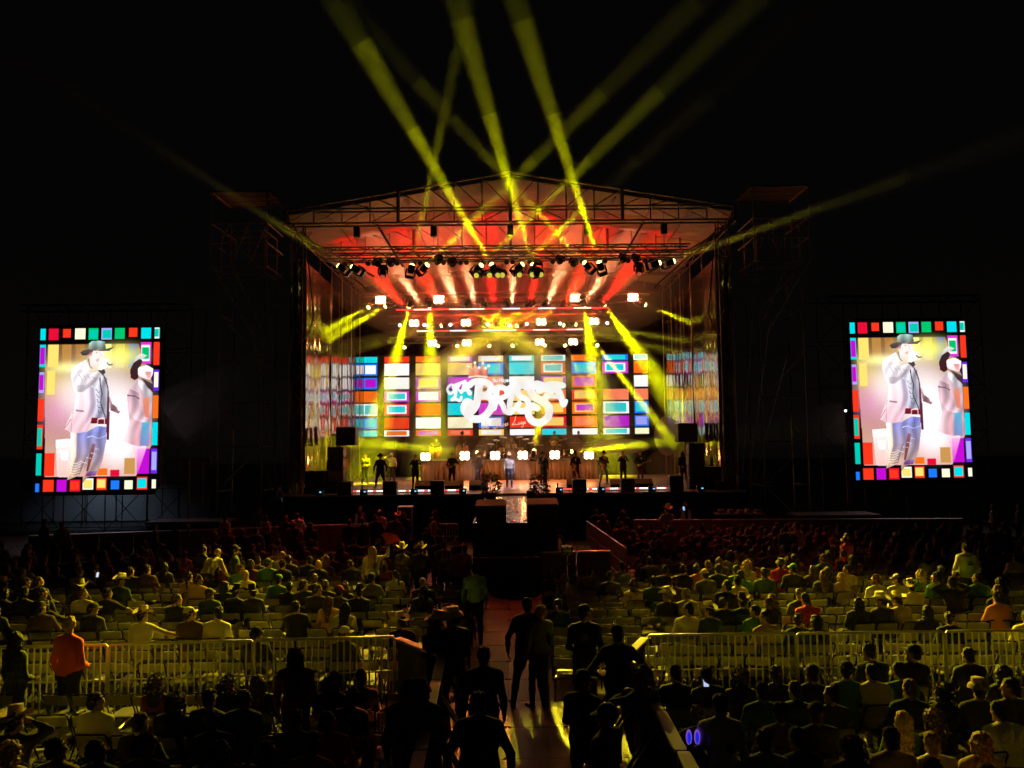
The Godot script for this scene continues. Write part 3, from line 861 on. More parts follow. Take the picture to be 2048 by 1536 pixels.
func build_stage_lights() -> void:
	var yellow := Color(0.97, 0.98, 0.0)
	var orange := Color(1.0, 0.7, 0.0)
	var lens_on := glow(1.0, 0.95, 0.25, 6.0)
	var lens_off := mat(0.5, 0.3, 0.12, 0.12, 0.9)
	var disc := lathe([Vector2(0, 0.0), Vector2(0.125, -0.006), Vector2(0.125, -0.012)], 16)
	for r in beam_table:
		var p: Vector3 = r[1]
		var d: Vector3 = r[2].normalized()
		var o := moving_light(p, d, r[6], r[0] != "riser")
		var b := Basis.looking_at(d, Vector3(0.02, 0.05, 1.0))
		part(o, "lens", ball_mesh if r[4] > 0 else disc, lens_on if r[4] > 0 else lens_off, Transform3D(b * Basis(Vector3.RIGHT, -PI / 2) * Basis.from_scale(Vector3(0.12, 0.08, 0.12) if r[4] > 0 else Vector3.ONE), d * 0.045))
		if r[4] > 0:
			var flare: bool = r[3] > 10.0
			spot(o, d * 0.18, d, r[3], (150.0 if flare else 21.0 * sqrt(r[4]) * (1.6 if r[0] == "middle" else 1.0)) * BEAM, yellow if r[5] == "y" else orange, 0.11, 0.85)
			beam_haze(p + d * 0.05, d, r[3], reach(p, d, 3.6 if flare else 36.0 if r[0] == "front" else (10.5 if d.x < 0.0 else 15.5) if r[0] == "riser" else 13.0), "added beam-shaped haze, " + r[6].substr(14), (5.0 if flare else 1.0) if r[0] != "front" else 0.05)
			if r[0] == "front":
				for q in 4: beam_haze(p + d * (0.051 + 0.002 * q), d, r[3] * (1.01 + 0.01 * q), [4.0, 7.0, 11.0, 16.0][q], "%s added beam-shaped haze, %s" % [["thickest", "thick", "drifting", "thinning"][q], r[6].substr(14)], [0.5, 0.32, 0.2, 0.07][q])
	# blinders: four-lamp warm floods
	var warm := Color(1.0, 0.52, 0.24)
	var bl := [[-7.55, 12.75, -44.0, 1.0], [-4.18, 12.75, -44.0, 1.2], [3.72, 12.75, -44.0, 1.0], [7.05, 12.75, -44.0, 1.0],
		[-6.0, 11.85, -47.0, 0.6], [-2.8, 11.85, -47.0, 0.6], [1.85, 11.85, -47.0, 0.6], [5.1, 11.85, -47.0, 0.6], [-5.2, 11.0, -50.2, 0.6], [-2.95, 11.0, -50.2, 0.6], [1.85, 11.0, -50.2, 0.6], [4.05, 11.0, -50.2, 0.6],
		[-5.45, 3.62, -48.2, 0.9], [-3.0, 3.65, -48.2, 1.1], [-1.1, 3.65, -48.2, 1.0], [0.62, 3.65, -48.2, 1.0], [2.62, 3.65, -48.2, 1.0], [4.75, 3.6, -48.2, 0.8]]
	var rowname := {-44.0: "middle truss", -47.0: "third truss", -50.2: "rear truss", -48.2: "front edge of the riser"}
	var n := {}
	var disc4 := lathe([Vector2(0, 0.0), Vector2(0.155, 0.0), Vector2(0.155, -0.01)], 12)
	for r in bl:
		n[r[2]] = n.get(r[2], 0) + 1
		var o := thing("blinder_light", "glaring warm white flood on the %s, %s from the left" % [rowname[r[2]], nth(n[r[2]] - 1)], "stage light", Vector3(r[0], r[1], r[2]))
		box(o, "housing", Vector3(0, 0, -0.1), Vector3(0.62, 0.46, 0.16), mat(0.012, 0.012, 0.012, 0.4))
		rod(o, "bracket", Vector3(-0.36, 0, -0.1), Vector3(-0.36, 0.3 if r[1] > 5 else -0.42, -0.1), 0.015, mat(0.012, 0.012, 0.012, 0.4))
		rod(o, "bracket", Vector3(0.36, 0, -0.1), Vector3(0.36, 0.3 if r[1] > 5 else -0.42, -0.1), 0.015, mat(0.012, 0.012, 0.012, 0.4))
		for k in 4: part(o, "lens", disc4, glow(1.0, 0.7, 0.36, 7.0), Transform3D(Basis(Vector3.RIGHT, PI / 2), Vector3(-0.15 + 0.3 * (k % 2), (0.11 if k < 2 else -0.11) * r[3], 0.0)))
		omni(o, Vector3(0, 0, 0.16), 4.5 * r[3], warm, 0.12)
	# small white profile lamps beside the third truss blinders
	for k in 7:
		var x: float = [-6.85, -5.35, -3.75, -1.45, 0.95, 3.0, 5.9][k]
		var o := thing("wash_lamp", "small oval white lamp on the third truss, %s from the left" % nth(k), "stage light", Vector3(x, 11.75, -46.9))
		pipe(o, "housing", Vector3(0, 0.02, -0.3), Vector3(0, -0.04, 0.0), 0.13, mat(0.012, 0.012, 0.012, 0.4))
		part(o, "lens", lathe([Vector2(0, 0.0), Vector2(0.11, 0.0), Vector2(0.11, -0.01)], 14), glow(1.0, 0.93, 0.85, 3.0), Transform3D(Basis(Vector3.RIGHT, PI / 2), Vector3(0, -0.04, 0.02)))
	# pixel bars: rows of red and white points
	var lit := {}
	for row in 2:
		var y: float = [12.05, 11.25][row]
		var z: float = [-43.3, -46.3][row]
		var x0: float = [-6.55, -5.75][row]
		var cnt: int = [12, 10][row]
		var hot: Array = [[1, 3, 4, 6, 8, 10], [0, 2, 4, 5, 7, 9]][row]
		for k in cnt:
			var o := thing("led_pixel_bar", "%s pixel bar %s from the left on the %s bar line" % ["white hot" if k in hot else "red", nth(k), ["upper", "lower"][row]], "stage light", Vector3(x0 + k * 1.01 + 0.5, y, z))
			box(o, "housing", Vector3(0, 0, -0.07), Vector3(1.0, 0.12, 0.1), mat(0.01, 0.01, 0.01, 0.5))
			for j in 12: box(o, "led_pixel", Vector3(-0.46 + j * 0.083, 0, 0.0), Vector3(0.05, 0.06, 0.028), glow(1.0, 0.55, 0.45, 5.0) if k in hot else glow(1.0, 0.04, 0.03, 4.0))
			if row == 0:
				# strip washers point up and fan out: red, with pale ones between
				var dir := Vector3((k - 5.5) * 0.15, 1.0, 0.12).normalized()
				spot(o, Vector3(0, 0.12, 0.0), dir, 12.0, 300.0 if k in hot else 520.0, Color(1.0, 0.62, 0.42) if k in hot else Color(1.0, 0.01, 0.02), 0.1, 1.0)
				beam_haze(o.position + Vector3(0, 0.1, 0), dir, 12.0, 5.2, "added haze cone lit %s above the %s pixel bar of the upper line" % ["pale" if k in hot else "red", nth(k)], 13.0)
			else:
				spot(o, Vector3(0, 0.12, 0.0), Vector3((k - 4.5) * 0.1, 1.0, 0.1).normalized(), 52.0, 42.0, Color(1.0, 0.16, 0.12), 0.06, 1.0)
	# footlight bars along the front of the deck
	var fx := [-7.8, -6.6, -5.35, -4.2, -3.0, 2.75, 3.9, 5.0, 6.1, 7.2]
	for k in 10:
		var o := thing("led_footlight_bar", "pixel bar with white and red points at the stage edge, %s from the left" % nth(k), "stage light", Vector3(fx[k], 2.2, -37.4))
		box(o, "housing", Vector3(0, 0, -0.07), Vector3(1.0, 0.12, 0.1), mat(0.01, 0.01, 0.01, 0.5))
		for j in 12: box(o, "led_pixel", Vector3(-0.46 + j * 0.083, 0.01, 0.0), Vector3(0.05, 0.06, 0.028), glow(1.0, 0.75, 0.65, 4.0) if (j + k * 3) % 7 > 1 and k != 5 else glow(1.0, 0.05, 0.05, 4.0))
	# wash lights on the outer ends of the front truss that paint the crowd yellow
	var w := [[-1.6, -9.5, -14.5, 11.5, 1120.0], [-0.6, -5.6, -14.5, 9.0, 800.0], [0.4, 6.0, -14.0, 9.5, 1000.0], [1.4, 10.2, -14.0, 11.5, 1250.0], [-0.4, 1.3, -8.6, 5.0, 140.0], [-1.0, 1.75, -11.6, 3.0, 1000.0], [1.0, -1.45, -11.4, 3.4, 600.0]]  # the last three are added to brighten the aisle and barrier caps
	for k in 7:
		var p := Vector3(w[k][0], 12.3, -35.5)
		var d := (Vector3(w[k][1], 0.0, w[k][2]) - p).normalized()
		var o := moving_light(p, d, "inferred or added crowd wash light below the front truss, %s from the left" % nth(k), true)
		part(o, "lens", disc, glow(1.0, 0.9, 0.1, 0.6), Transform3D(Basis.looking_at(d, Vector3(0.02, 0.05, 1.0)) * Basis(Vector3.RIGHT, -PI / 2), d * 0.045))
		spot(o, d * 0.08, d, w[k][3], w[k][4], Color(1.0, 0.5, 0.2) if k == 6 else Color(1.0, 0.9, 0.15), 0.12, 0.35)
	# key light on the singer from the front of house, and a red wash at the foot of the stage
	var key := moving_light(Vector3(1.2, 12.3, -35.5), (Vector3(-0.2, 3.0, -41.0) - Vector3(1.2, 12.3, -35.5)).normalized(), "white spotlight on the front truss aimed down at the singer", true)
	var kd := (Vector3(-0.2, 3.0, -41.0) - Vector3(1.2, 12.3, -35.5)).normalized()
	part(key, "lens", disc, glow(1.0, 0.95, 0.9, 0.6), Transform3D(Basis.looking_at(kd, Vector3(0.02, 0.05, 1.0)) * Basis(Vector3.RIGHT, -PI / 2), kd * 0.045))
	spot(key, kd * 0.08, kd, 15.0, 560.0, Color(1.0, 0.82, 0.8), 0.1, 1.0)
	for k in 2:
		var x := -6.0 + 12.0 * k
		var d := (Vector3(x * 0.9, 0, -28.0) - Vector3(x, 12.3, -35.5)).normalized()
		var o := moving_light(Vector3(x, 12.3, -35.5), d, "red wash light under the front truss on the %s side" % ("left" if k == 0 else "right"), true)
		part(o, "lens", disc, glow(1.0, 0.2, 0.1, 0.4), Transform3D(Basis.looking_at(d, Vector3(0.02, 0.05, 1.0)) * Basis(Vector3.RIGHT, -PI / 2), d * 0.045))
		spot(o, d * 0.08, d, 30.0, 110.0, Color(1.0, 0.3, 0.2), 0.12, 1.0)

# ------------------------------------------------------------------ haze and smoke
func fog_box(called: String, label: String, at: Vector3, size: Vector3, density: float, c: Color, shape := RenderingServer.FOG_VOLUME_SHAPE_BOX) -> void:
	var f := FogVolume.new()
	f.name = numbered(called)
	add_child(f)
	f.shape = shape
	f.size = size; f.position = at
	var m := FogMaterial.new()
	m.density = density; m.albedo = c
	f.material = m
	tag(f, label, "haze", "", "stuff")

func build_haze() -> void:
	fog_box("haze", "thin haze round the lit rows of lamps under the roof", Vector3(0, 13.6, -44.8), Vector3(21.0, 7.4, 15.4), 0.024, Color(0.95, 0.95, 0.95), RenderingServer.FOG_VOLUME_SHAPE_ELLIPSOID)
	fog_box("haze", "thin haze low over the band riser", Vector3(0, 4.0, -48.4), Vector3(16.0, 3.4, 4.0), 0.012, Color(0.95, 0.95, 0.95), RenderingServer.FOG_VOLUME_SHAPE_ELLIPSOID)
	fog_box("smoke", "bright puff of smoke in the beam just left of the right speaker stack", Vector3(8.85, 4.75, -44.1), Vector3(1.5, 2.3, 1.7), 1.3, Color(0.95, 0.95, 0.95), RenderingServer.FOG_VOLUME_SHAPE_ELLIPSOID)
	fog_box("smoke", "long bright wisp of smoke in the low beam over the trumpeters", Vector3(6.4, 4.17, -45.3), Vector3(3.4, 0.9, 2.6), 0.8, Color(0.95, 0.95, 0.95), RenderingServer.FOG_VOLUME_SHAPE_ELLIPSOID)
	fog_box("smoke", "pale smoke low on the deck by the right speaker stack", Vector3(8.5, 3.0, -42.6), Vector3(2.4, 2.2, 2.0), 0.13, Color(0.95, 0.95, 0.95), RenderingServer.FOG_VOLUME_SHAPE_ELLIPSOID)
var beam_table := [
	["front", Vector3(-8.11, 12.88, -35.90), Vector3(-0.825, 0.566, 0.000), 1.00, 500, "y", "moving light, first from left on front truss, low thin beam out to the left"],
	["front", Vector3(-7.47, 12.82, -35.90), Vector3(-0.853, 0.523, 0.000), 1.00, 450, "y", "moving light, second from left on front truss, low thin beam out to the left"],
	["front", Vector3(-6.29, 12.98, -35.90), Vector3(0.151, -0.486, 0.861), 1.00, 0, "y", "unlit moving light, third from left on front truss, lens glinting amber"],
	["front", Vector3(-5.67, 12.97, -35.90), Vector3(0.137, -0.487, 0.863), 1.00, 0, "y", "unlit moving light, fourth from left on front truss, lens glinting amber"],
	["front", Vector3(-4.68, 12.86, -35.90), Vector3(0.207, 0.978, 0.000), 2.20, 1200, "y", "moving light, fifth from left on front truss, faint beam steeply up"],
	["front", Vector3(-3.99, 12.88, -35.90), Vector3(0.723, 0.579, 0.376), 2.40, 3600, "y", "moving light, sixth from left on front truss, slanting beam up to the right"],
	["front", Vector3(-3.42, 13.09, -35.90), Vector3(0.082, -0.493, 0.866), 1.00, 0, "y", "unlit moving light, seventh from left on front truss, lens glinting amber"],
	["front", Vector3(-2.76, 12.94, -35.90), Vector3(0.065, -0.490, 0.869), 1.00, 0, "y", "unlit moving light, eighth from left on front truss, lens glinting amber"],
	["front", Vector3(-1.43, 12.83, -35.90), Vector3(0.690, 0.539, 0.483), 2.40, 3600, "y", "moving light, ninth from left on front truss, slanting beam up to the right"],
	["front", Vector3(-0.89, 12.87, -35.90), Vector3(-0.483, 0.770, 0.417), 3.10, 12000, "y", "moving light, tenth from left on front truss, broad bright beam up to the left"],
	["front", Vector3(0.51, 12.86, -35.90), Vector3(0.740, 0.595, 0.315), 2.50, 4500, "y", "moving light, eleventh from left on front truss, slanting beam up to the right"],
	["front", Vector3(1.05, 12.83, -35.90), Vector3(-0.275, 0.885, 0.377), 3.20, 11000, "y", "moving light, twelfth from left on front truss, broad bright beam up to the left"],
	["front", Vector3(2.33, 13.01, -35.90), Vector3(-0.061, -0.492, 0.869), 1.00, 0, "y", "unlit moving light, thirteenth from left on front truss, lens glinting amber"],
	["front", Vector3(2.97, 12.88, -35.90), Vector3(-0.077, -0.489, 0.869), 1.00, 0, "y", "unlit moving light, fourteenth from left on front truss, lens glinting amber"],
	["front", Vector3(3.52, 12.90, -35.90), Vector3(-0.680, 0.654, 0.333), 2.40, 3200, "y", "moving light, fifteenth from left on front truss, slanting beam up to the left"],
	["front", Vector3(4.20, 12.91, -35.90), Vector3(-0.326, 0.857, 0.398), 3.10, 11000, "y", "moving light, sixteenth from left on front truss, broad bright beam up to the left"],
	["front", Vector3(5.32, 13.05, -35.90), Vector3(-0.134, -0.489, 0.862), 1.00, 0, "y", "unlit moving light, seventeenth from left on front truss, lens glinting amber"],
	["front", Vector3(5.93, 13.04, -35.90), Vector3(-0.149, -0.488, 0.860), 1.00, 0, "y", "unlit moving light, eighteenth from left on front truss, lens glinting amber"],
	["front", Vector3(7.00, 12.88, -35.90), Vector3(0.930, 0.252, 0.269), 1.10, 700, "y", "moving light, nineteenth from left on front truss, low thin beam out to the right"],
	["front", Vector3(7.68, 12.95, -35.90), Vector3(0.932, 0.309, 0.187), 1.30, 450, "y", "moving light, twentieth from left on front truss, low thin beam out to the right"],
	["middle", Vector3(-8.22, 12.35, -44.00), Vector3(-0.623, -0.506, 0.596), 5.00, 1500, "y", "moving light, first from left on middle truss, soft beam down to the left"],
	["middle", Vector3(-7.24, 12.40, -44.00), Vector3(-0.761, -0.534, 0.370), 4.50, 2200, "y", "moving light, second from left on middle truss, soft beam down to the left"],
	["middle", Vector3(-5.91, 12.36, -44.00), Vector3(-0.277, -0.934, -0.226), 8.00, 3600, "y", "moving light, third from left on middle truss, wide beam straight down"],
	["middle", Vector3(-4.72, 12.37, -44.00), Vector3(-0.048, -0.803, -0.594), 9.00, 3000, "y", "moving light, fourth from left on middle truss, wide beam straight down"],
	["middle", Vector3(-2.41, 12.35, -44.00), Vector3(0.469, -0.314, -0.826), 6.00, 350, "y", "moving light, fifth from left on middle truss, soft beam down to the right"],
	["middle", Vector3(-1.43, 12.34, -44.00), Vector3(0.456, -0.316, -0.832), 6.00, 350, "y", "moving light, sixth from left on middle truss, soft beam down to the right"],
	["middle", Vector3(-0.33, 12.33, -44.00), Vector3(-0.450, -0.309, -0.838), 6.00, 350, "y", "moving light, seventh from left on middle truss, soft beam down to the left"],
	["middle", Vector3(0.94, 12.31, -44.00), Vector3(-0.551, -0.287, -0.783), 6.00, 350, "y", "moving light, eighth from left on middle truss, soft beam down to the left"],
	["middle", Vector3(1.90, 12.33, -44.00), Vector3(-0.588, -0.249, -0.769), 4.00, 1500, "o", "moving light, ninth from left on middle truss, orange beam down to the left"],
	["middle", Vector3(2.97, 12.32, -44.00), Vector3(-0.509, -0.187, -0.840), 4.00, 1000, "o", "moving light, tenth from left on middle truss, orange beam down to the left"],
	["middle", Vector3(4.21, 12.34, -44.00), Vector3(0.180, -0.773, -0.608), 9.00, 3600, "y", "moving light, eleventh from left on middle truss, wide beam straight down"],
	["middle", Vector3(5.36, 12.33, -44.00), Vector3(0.590, -0.758, -0.279), 8.00, 6000, "y", "moving light, twelfth from left on middle truss, wide beam down to the right"],
	["middle", Vector3(7.71, 12.33, -44.00), Vector3(0.876, -0.422, 0.233), 3.00, 1200, "y", "moving light, thirteenth from left on middle truss, soft beam down to the right"],
	["third", Vector3(-5.10, 11.72, -47.20), Vector3(-0.900, -0.251, 0.356), 1.80, 1300, "y", "moving light, first from left on third truss, thin beam across to the left"],
	["third", Vector3(-4.29, 11.71, -47.20), Vector3(-0.910, -0.302, 0.283), 1.80, 1600, "y", "moving light, second from left on third truss, thin beam across to the left"],
	["third", Vector3(-1.39, 11.68, -47.20), Vector3(0.755, -0.292, -0.587), 2.00, 900, "y", "moving light, third from left on third truss, thin beam down"],
	["third", Vector3(-0.89, 11.68, -47.20), Vector3(-0.008, -0.435, -0.900), 2.00, 600, "y", "moving light, fourth from left on third truss, thin beam down"],
	["third", Vector3(-0.12, 11.67, -47.20), Vector3(0.396, -0.462, 0.793), 2.60, 7000, "y", "moving light, fifth from left on third truss, brightest beam down to the right"],
	["third", Vector3(0.38, 11.66, -47.20), Vector3(-0.781, -0.469, 0.412), 2.40, 2500, "y", "moving light, sixth from left on third truss, long beam down to the left"],
	["third", Vector3(3.19, 11.66, -47.20), Vector3(0.907, -0.286, 0.309), 2.20, 1500, "y", "moving light, seventh from left on third truss, thin beam across to the right"],
	["third", Vector3(3.94, 11.69, -47.20), Vector3(0.930, -0.199, 0.309), 2.00, 1500, "y", "moving light, eighth from left on third truss, thin beam across to the right"],
	["rear", Vector3(-7.06, 10.79, -50.40), Vector3(-0.179, -0.637, 0.750), 1.60, 500, "y", "moving light, first from left on rear truss, thin beam down"],
	["rear", Vector3(-4.85, 10.87, -50.40), Vector3(-0.221, -0.682, 0.697), 1.60, 500, "y", "moving light, second from left on rear truss, thin beam down"],
	["rear", Vector3(-3.60, 10.85, -50.40), Vector3(0.355, -0.682, 0.639), 1.50, 400, "y", "moving light, third from left on rear truss, thin beam down"],
	["rear", Vector3(-1.49, 10.83, -50.40), Vector3(0.499, -0.633, 0.592), 1.50, 500, "y", "moving light, fourth from left on rear truss, thin beam down"],
	["rear", Vector3(0.09, 10.82, -50.40), Vector3(-0.383, -0.645, 0.661), 1.50, 500, "y", "moving light, fifth from left on rear truss, thin beam down"],
	["rear", Vector3(2.20, 10.83, -50.40), Vector3(-0.363, -0.628, 0.688), 1.50, 500, "y", "moving light, sixth from left on rear truss, thin beam down"],
	["rear", Vector3(3.52, 10.81, -50.40), Vector3(0.301, -0.768, 0.566), 1.80, 2500, "y", "moving light, seventh from left on rear truss, thin beam down"],
	["rear", Vector3(5.63, 10.79, -50.40), Vector3(0.346, -0.649, 0.678), 2.20, 80000, "y", "moving light, eighth from left on rear truss, thin beam down"],
	["riser", Vector3(-2.14, 3.86, -47.00), Vector3(-0.859, 0.091, 0.504), 3.20, 9000, "y", "moving light, first from left on riser edge, wide beam low across to the left"],
	["riser", Vector3(1.30, 3.92, -47.00), Vector3(0.181, 0.983, 0.000), 14.00, 800, "y", "moving light, second from left on riser edge, burst fanning straight up"],
	["riser", Vector3(3.55, 3.86, -47.00), Vector3(0.858, 0.091, 0.506), 3.40, 30000, "y", "moving light, third from left on riser edge, strong beam low across to the right"],
]

# ------------------------------------------------------------------ gear on the deck
func monitor(p: Vector3, size: Vector3, label: String, tilt := 0.0) -> void:
	var o := thing("stage_monitor", label, "speaker", p)
	box(o, "cabinet", Vector3(0, size.y * 0.5, 0), size, mat(0.014, 0.014, 0.014, 0.55), Vector3(tilt, 0, 0))
	box(o, "grille", Vector3(0, size.y * 0.5, -size.z * 0.52), Vector3(size.x * 0.86, size.y * 0.8, 0.02), mat(0.03, 0.03, 0.03, 0.7), Vector3(tilt, 0, 0))
	box(o, "handle", Vector3(size.x * 0.51, size.y * 0.6, 0), Vector3(0.02, 0.04, 0.14), mat(0.05, 0.05, 0.05, 0.4))

func build_stage_gear() -> void:
	var black := mat(0.014, 0.014, 0.014, 0.55)
	var steel := mat(0.3, 0.29, 0.28, 0.4, 0.7)
	var chrome := mat(0.6, 0.58, 0.55, 0.18, 1.0)
	# speakers along the deck edge
	var bx := [[-8.0, -36.95], [-5.85, -36.95], [-3.6, -36.95], [3.15, -36.95], [5.45, -36.95], [7.75, -36.95]]
	for k in 6: monitor(Vector3(bx[k][0], 2.09, bx[k][1]), Vector3(0.66, 0.62 if k < 5 else 0.75, 0.6), "black square speaker on the deck edge, %s from the left" % nth(k))
	var wd := [[-4.5, -39.4], [-3.0, -39.4], [-1.75, -39.4], [3.2, -39.4], [5.4, -39.2], [6.6, -39.3]]
	for k in 6: monitor(Vector3(wd[k][0], 2.06, wd[k][1]), Vector3(0.95, 0.42, 0.55), "low wedge monitor behind the footlights, %s from the left" % nth(k), 0.5)
	monitor(Vector3(-0.72, 1.97, -25.3), Vector3(0.98, 0.62, 0.7), "black wedge monitor at the left side of the runway tip", 0.25)
	monitor(Vector3(0.95, 1.97, -25.4), Vector3(1.02, 0.64, 0.7), "black wedge monitor at the right side of the runway tip", 0.25)
	monitor(Vector3(0.75, 1.99, -33.4), Vector3(0.34, 0.42, 0.4), "small black box on the runway beside the right flowers")
	# stacks in the wings: boxes piled on boxes
	for s in [-1, 1]:
		var x: float = -8.75 if s < 0 else 9.05
		var o := thing("speaker_stack", "%s of black cabinets at the %s wing" % ["grilled pile" if s < 0 else "dark pile", "left" if s < 0 else "right"], "speaker stack", Vector3(x, 2.09, -38.3))
		for k in 4:
			box(o, "cabinet", Vector3(0.02 * (k % 2), 0.28 + k * 0.57, 0), Vector3(0.8, 0.55, 0.7), black)
			box(o, "grille", Vector3(0.02 * (k % 2), 0.28 + k * 0.57, 0.36), Vector3(0.7, 0.46, 0.02), mat(0.06, 0.055, 0.05, 0.6))
		var low := thing("amplifier_case", "black road case beside the %s speaker stack" % ("left" if s < 0 else "right"), "case", Vector3(x + s * 0.9, 2.09, -38.0))
		box(low, "case", Vector3(0, 0.55, 0), Vector3(0.95, 1.1, 0.7), black)
		for k in 4: box(low, "edge_strip", Vector3(-0.47 if k < 2 else 0.47, 0.55, 0.35 if k % 2 else -0.35), Vector3(0.03, 1.1, 0.03), steel)
		var hang := thing("side_fill_speaker", "large black speaker flown in the %s wing before the shiny drape" % ("left" if s < 0 else "right"), "speaker", Vector3(-8.9 if s < 0 else 9.35, 4.9, -41.5))
		box(hang, "cabinet", Vector3.ZERO, Vector3(1.05, 1.0, 0.9), black)
		box(hang, "grille", Vector3(0, 0, 0.46), Vector3(0.95, 0.9, 0.02), mat(0.02, 0.02, 0.02, 0.8))
		rod(hang, "strap", Vector3(-0.3, 0.5, 0), Vector3(-0.3, 7.0, 0), 0.012, black)
		rod(hang, "strap", Vector3(0.3, 0.5, 0), Vector3(0.3, 7.0, 0), 0.012, black)
	# small effect boxes with blue lamps between the speakers
	var fx := [-9.2, -7.1, -4.7, -2.4, 2.2, 4.2, 6.6, 8.9]
	for k in 8:
		var o := thing("effect_machine", "small dark effect machine with a blue indicator at the deck edge, %s from the left" % nth(k), "effect machine", Vector3(fx[k], 2.09, -36.85))
		box(o, "case", Vector3(0, 0.12, 0), Vector3(0.34, 0.24, 0.3), black)
		box(o, "indicator_light", Vector3(0.07, 0.14, 0.155), Vector3(0.09, 0.05, 0.02), glow(0.15, 0.5, 1.0, 1.6))
		rod(o, "nozzle", Vector3(-0.08, 0.22, 0), Vector3(-0.08, 0.45, 0), 0.035, black)
	# flowers flanking the runway
	for s in [-1, 1]:
		var o := thing("flower_arrangement", "tall mixed bouquet with red blossoms at the %s side of the runway" % ("left" if s < 0 else "right"), "flowers", Vector3(-0.98 if s < 0 else 1.12, 1.99, -34.2 if s < 0 else -33.2))
		var leaf := SurfaceTool.new()
		leaf.begin(Mesh.PRIMITIVE_TRIANGLES)
		for k in 420:
			var a := rng.randf() * TAU
			var h := rng.randf()
			var r := (0.42 - 0.2 * absf(h - 0.45)) * sqrt(rng.randf())
			var c := Vector3(cos(a) * r, 0.1 + h * 1.05, sin(a) * r)
			var d := Vector3(cos(a + rng.randf_range(-1, 1)), rng.randf_range(-0.3, 1.0), sin(a + rng.randf_range(-1, 1))).normalized() * rng.randf_range(0.08, 0.2)
			var w := d.cross(Vector3(rng.randf() - 0.5, rng.randf() - 0.5, rng.randf() - 0.5)).normalized() * 0.03
			for v in [c, c + d * 0.5 + w, c + d, c, c + d, c + d * 0.5 - w]: leaf.add_vertex(v)
		leaf.generate_normals()
		var lf := part(o, "foliage", leaf.commit(), mat(0.04, 0.09, 0.03, 0.6))
		lf.set_meta("kind", "stuff")
		for k in 26:
			var a := rng.randf() * TAU
			var h := rng.randf()
			ball(o, "blossom", Vector3(cos(a) * 0.36, 0.25 + h * 0.9, sin(a) * 0.36), Vector3.ONE * rng.randf_range(0.035, 0.075), [mat(0.5, 0.03, 0.05, 0.6), mat(0.5, 0.12, 0.2, 0.6), mat(0.6, 0.5, 0.35, 0.6)][k % 3])
		part(o, "basket", lathe([Vector2(0, 0), Vector2(0.22, 0.0), Vector2(0.3, 0.3), Vector2(0.27, 0.3), Vector2(0, 0.25)], 16), mat(0.12, 0.07, 0.04, 0.7))
	# drum kit on the riser
	var ry := 3.34
	var dk := thing("drum_kit", "drum kit with chrome stands and cymbals at the middle of the riser", "drum kit", Vector3(-0.1, ry, -50.3))
	var shell := mat(0.5, 0.46, 0.42, 0.2, 0.5)
	pipe(dk, "bass_drum", Vector3(0, 0.3, -0.2), Vector3(0, 0.3, 0.25), 0.3, shell)
	for t in [[-0.62, 0.62, 0.1, 0.2], [0.62, 0.62, 0.1, 0.2], [-0.22, 0.85, 0.1, 0.16], [0.22, 0.85, 0.1, 0.16]]:
		pipe(dk, "tom_drum", Vector3(t[0], t[1] - 0.13, t[2]), Vector3(t[0], t[1] + 0.13, t[2] - 0.04), t[3], shell)
		for q in 3: rod(dk, "drum_stand", Vector3(t[0], t[1] - 0.1, t[2]), Vector3(t[0] + 0.16 * cos(q * 2.1), 0, t[2] + 0.16 * sin(q * 2.1)), 0.012, chrome)
	for t in [[-0.95, 1.25, 0.0], [0.95, 1.3, 0.0], [-0.5, 1.45, -0.2], [0.55, 1.45, -0.2], [-1.3, 1.0, 0.2], [1.3, 1.05, 0.2]]:
		part(dk, "cymbal", lathe([Vector2(0, 0.03), Vector2(0.05, 0.02), Vector2(0.24, -0.01), Vector2(0.0, 0.0)], 18), mat(0.6, 0.42, 0.15, 0.25, 1.0), Transform3D(Basis.from_euler(Vector3(0.25, 0, 0.1 * signf(t[0]))), Vector3(t[0], t[1], t[2])))
		rod(dk, "cymbal_stand", Vector3(t[0], 0, t[2]), Vector3(t[0], t[1], t[2]), 0.013, chrome)
	# percussion
	for g in 2:
		var cg := thing("conga_drums", ["pair of conga drums toward the left end of the riser", "timbales and hand drums left of the drum kit"][g], "drums", Vector3(-5.0 + g * 1.75, ry, -49.8))
		for k in 2:
			part(cg, "conga", lathe([Vector2(0, 0.0), Vector2(0.13, 0), Vector2(0.19, 0.4), Vector2(0.15, 0.72), Vector2(0.13, 0.74), Vector2(0, 0.74)], 16), mat(0.28, 0.1, 0.05, 0.35), Transform3D(Basis(), Vector3(-0.22 + 0.44 * k, 0.1 + 0.1 * g, 0)))
			rod(cg, "stand", Vector3(-0.22 + 0.44 * k, 0, 0), Vector3(-0.22 + 0.44 * k, 0.14, 0), 0.03, chrome)
		rod(cg, "microphone_boom", Vector3(-0.5, 0, 0.3), Vector3(-0.45, 1.1, 0.3), 0.012, black)
		rod(cg, "microphone_boom", Vector3(-0.45, 1.1, 0.3), Vector3(-0.1, 1.0, 0.1), 0.012, black)
	var kb := thing("keyboard", "electric keyboard on a cross stand at the right part of the riser", "keyboard", Vector3(4.3, ry, -49.7))
	box(kb, "keys_case", Vector3(0, 1.0, 0), Vector3(1.3, 0.1, 0.34), black)
	box(kb, "key_row", Vector3(0, 1.055, -0.07), Vector3(1.2, 0.02, 0.16), mat(0.7, 0.7, 0.68, 0.4))
	for s in [-1, 1]: rod(kb, "stand", Vector3(-0.4 * s, 0, 0.05 * s), Vector3(0.4 * s, 0.96, 0.05 * s), 0.02, black)
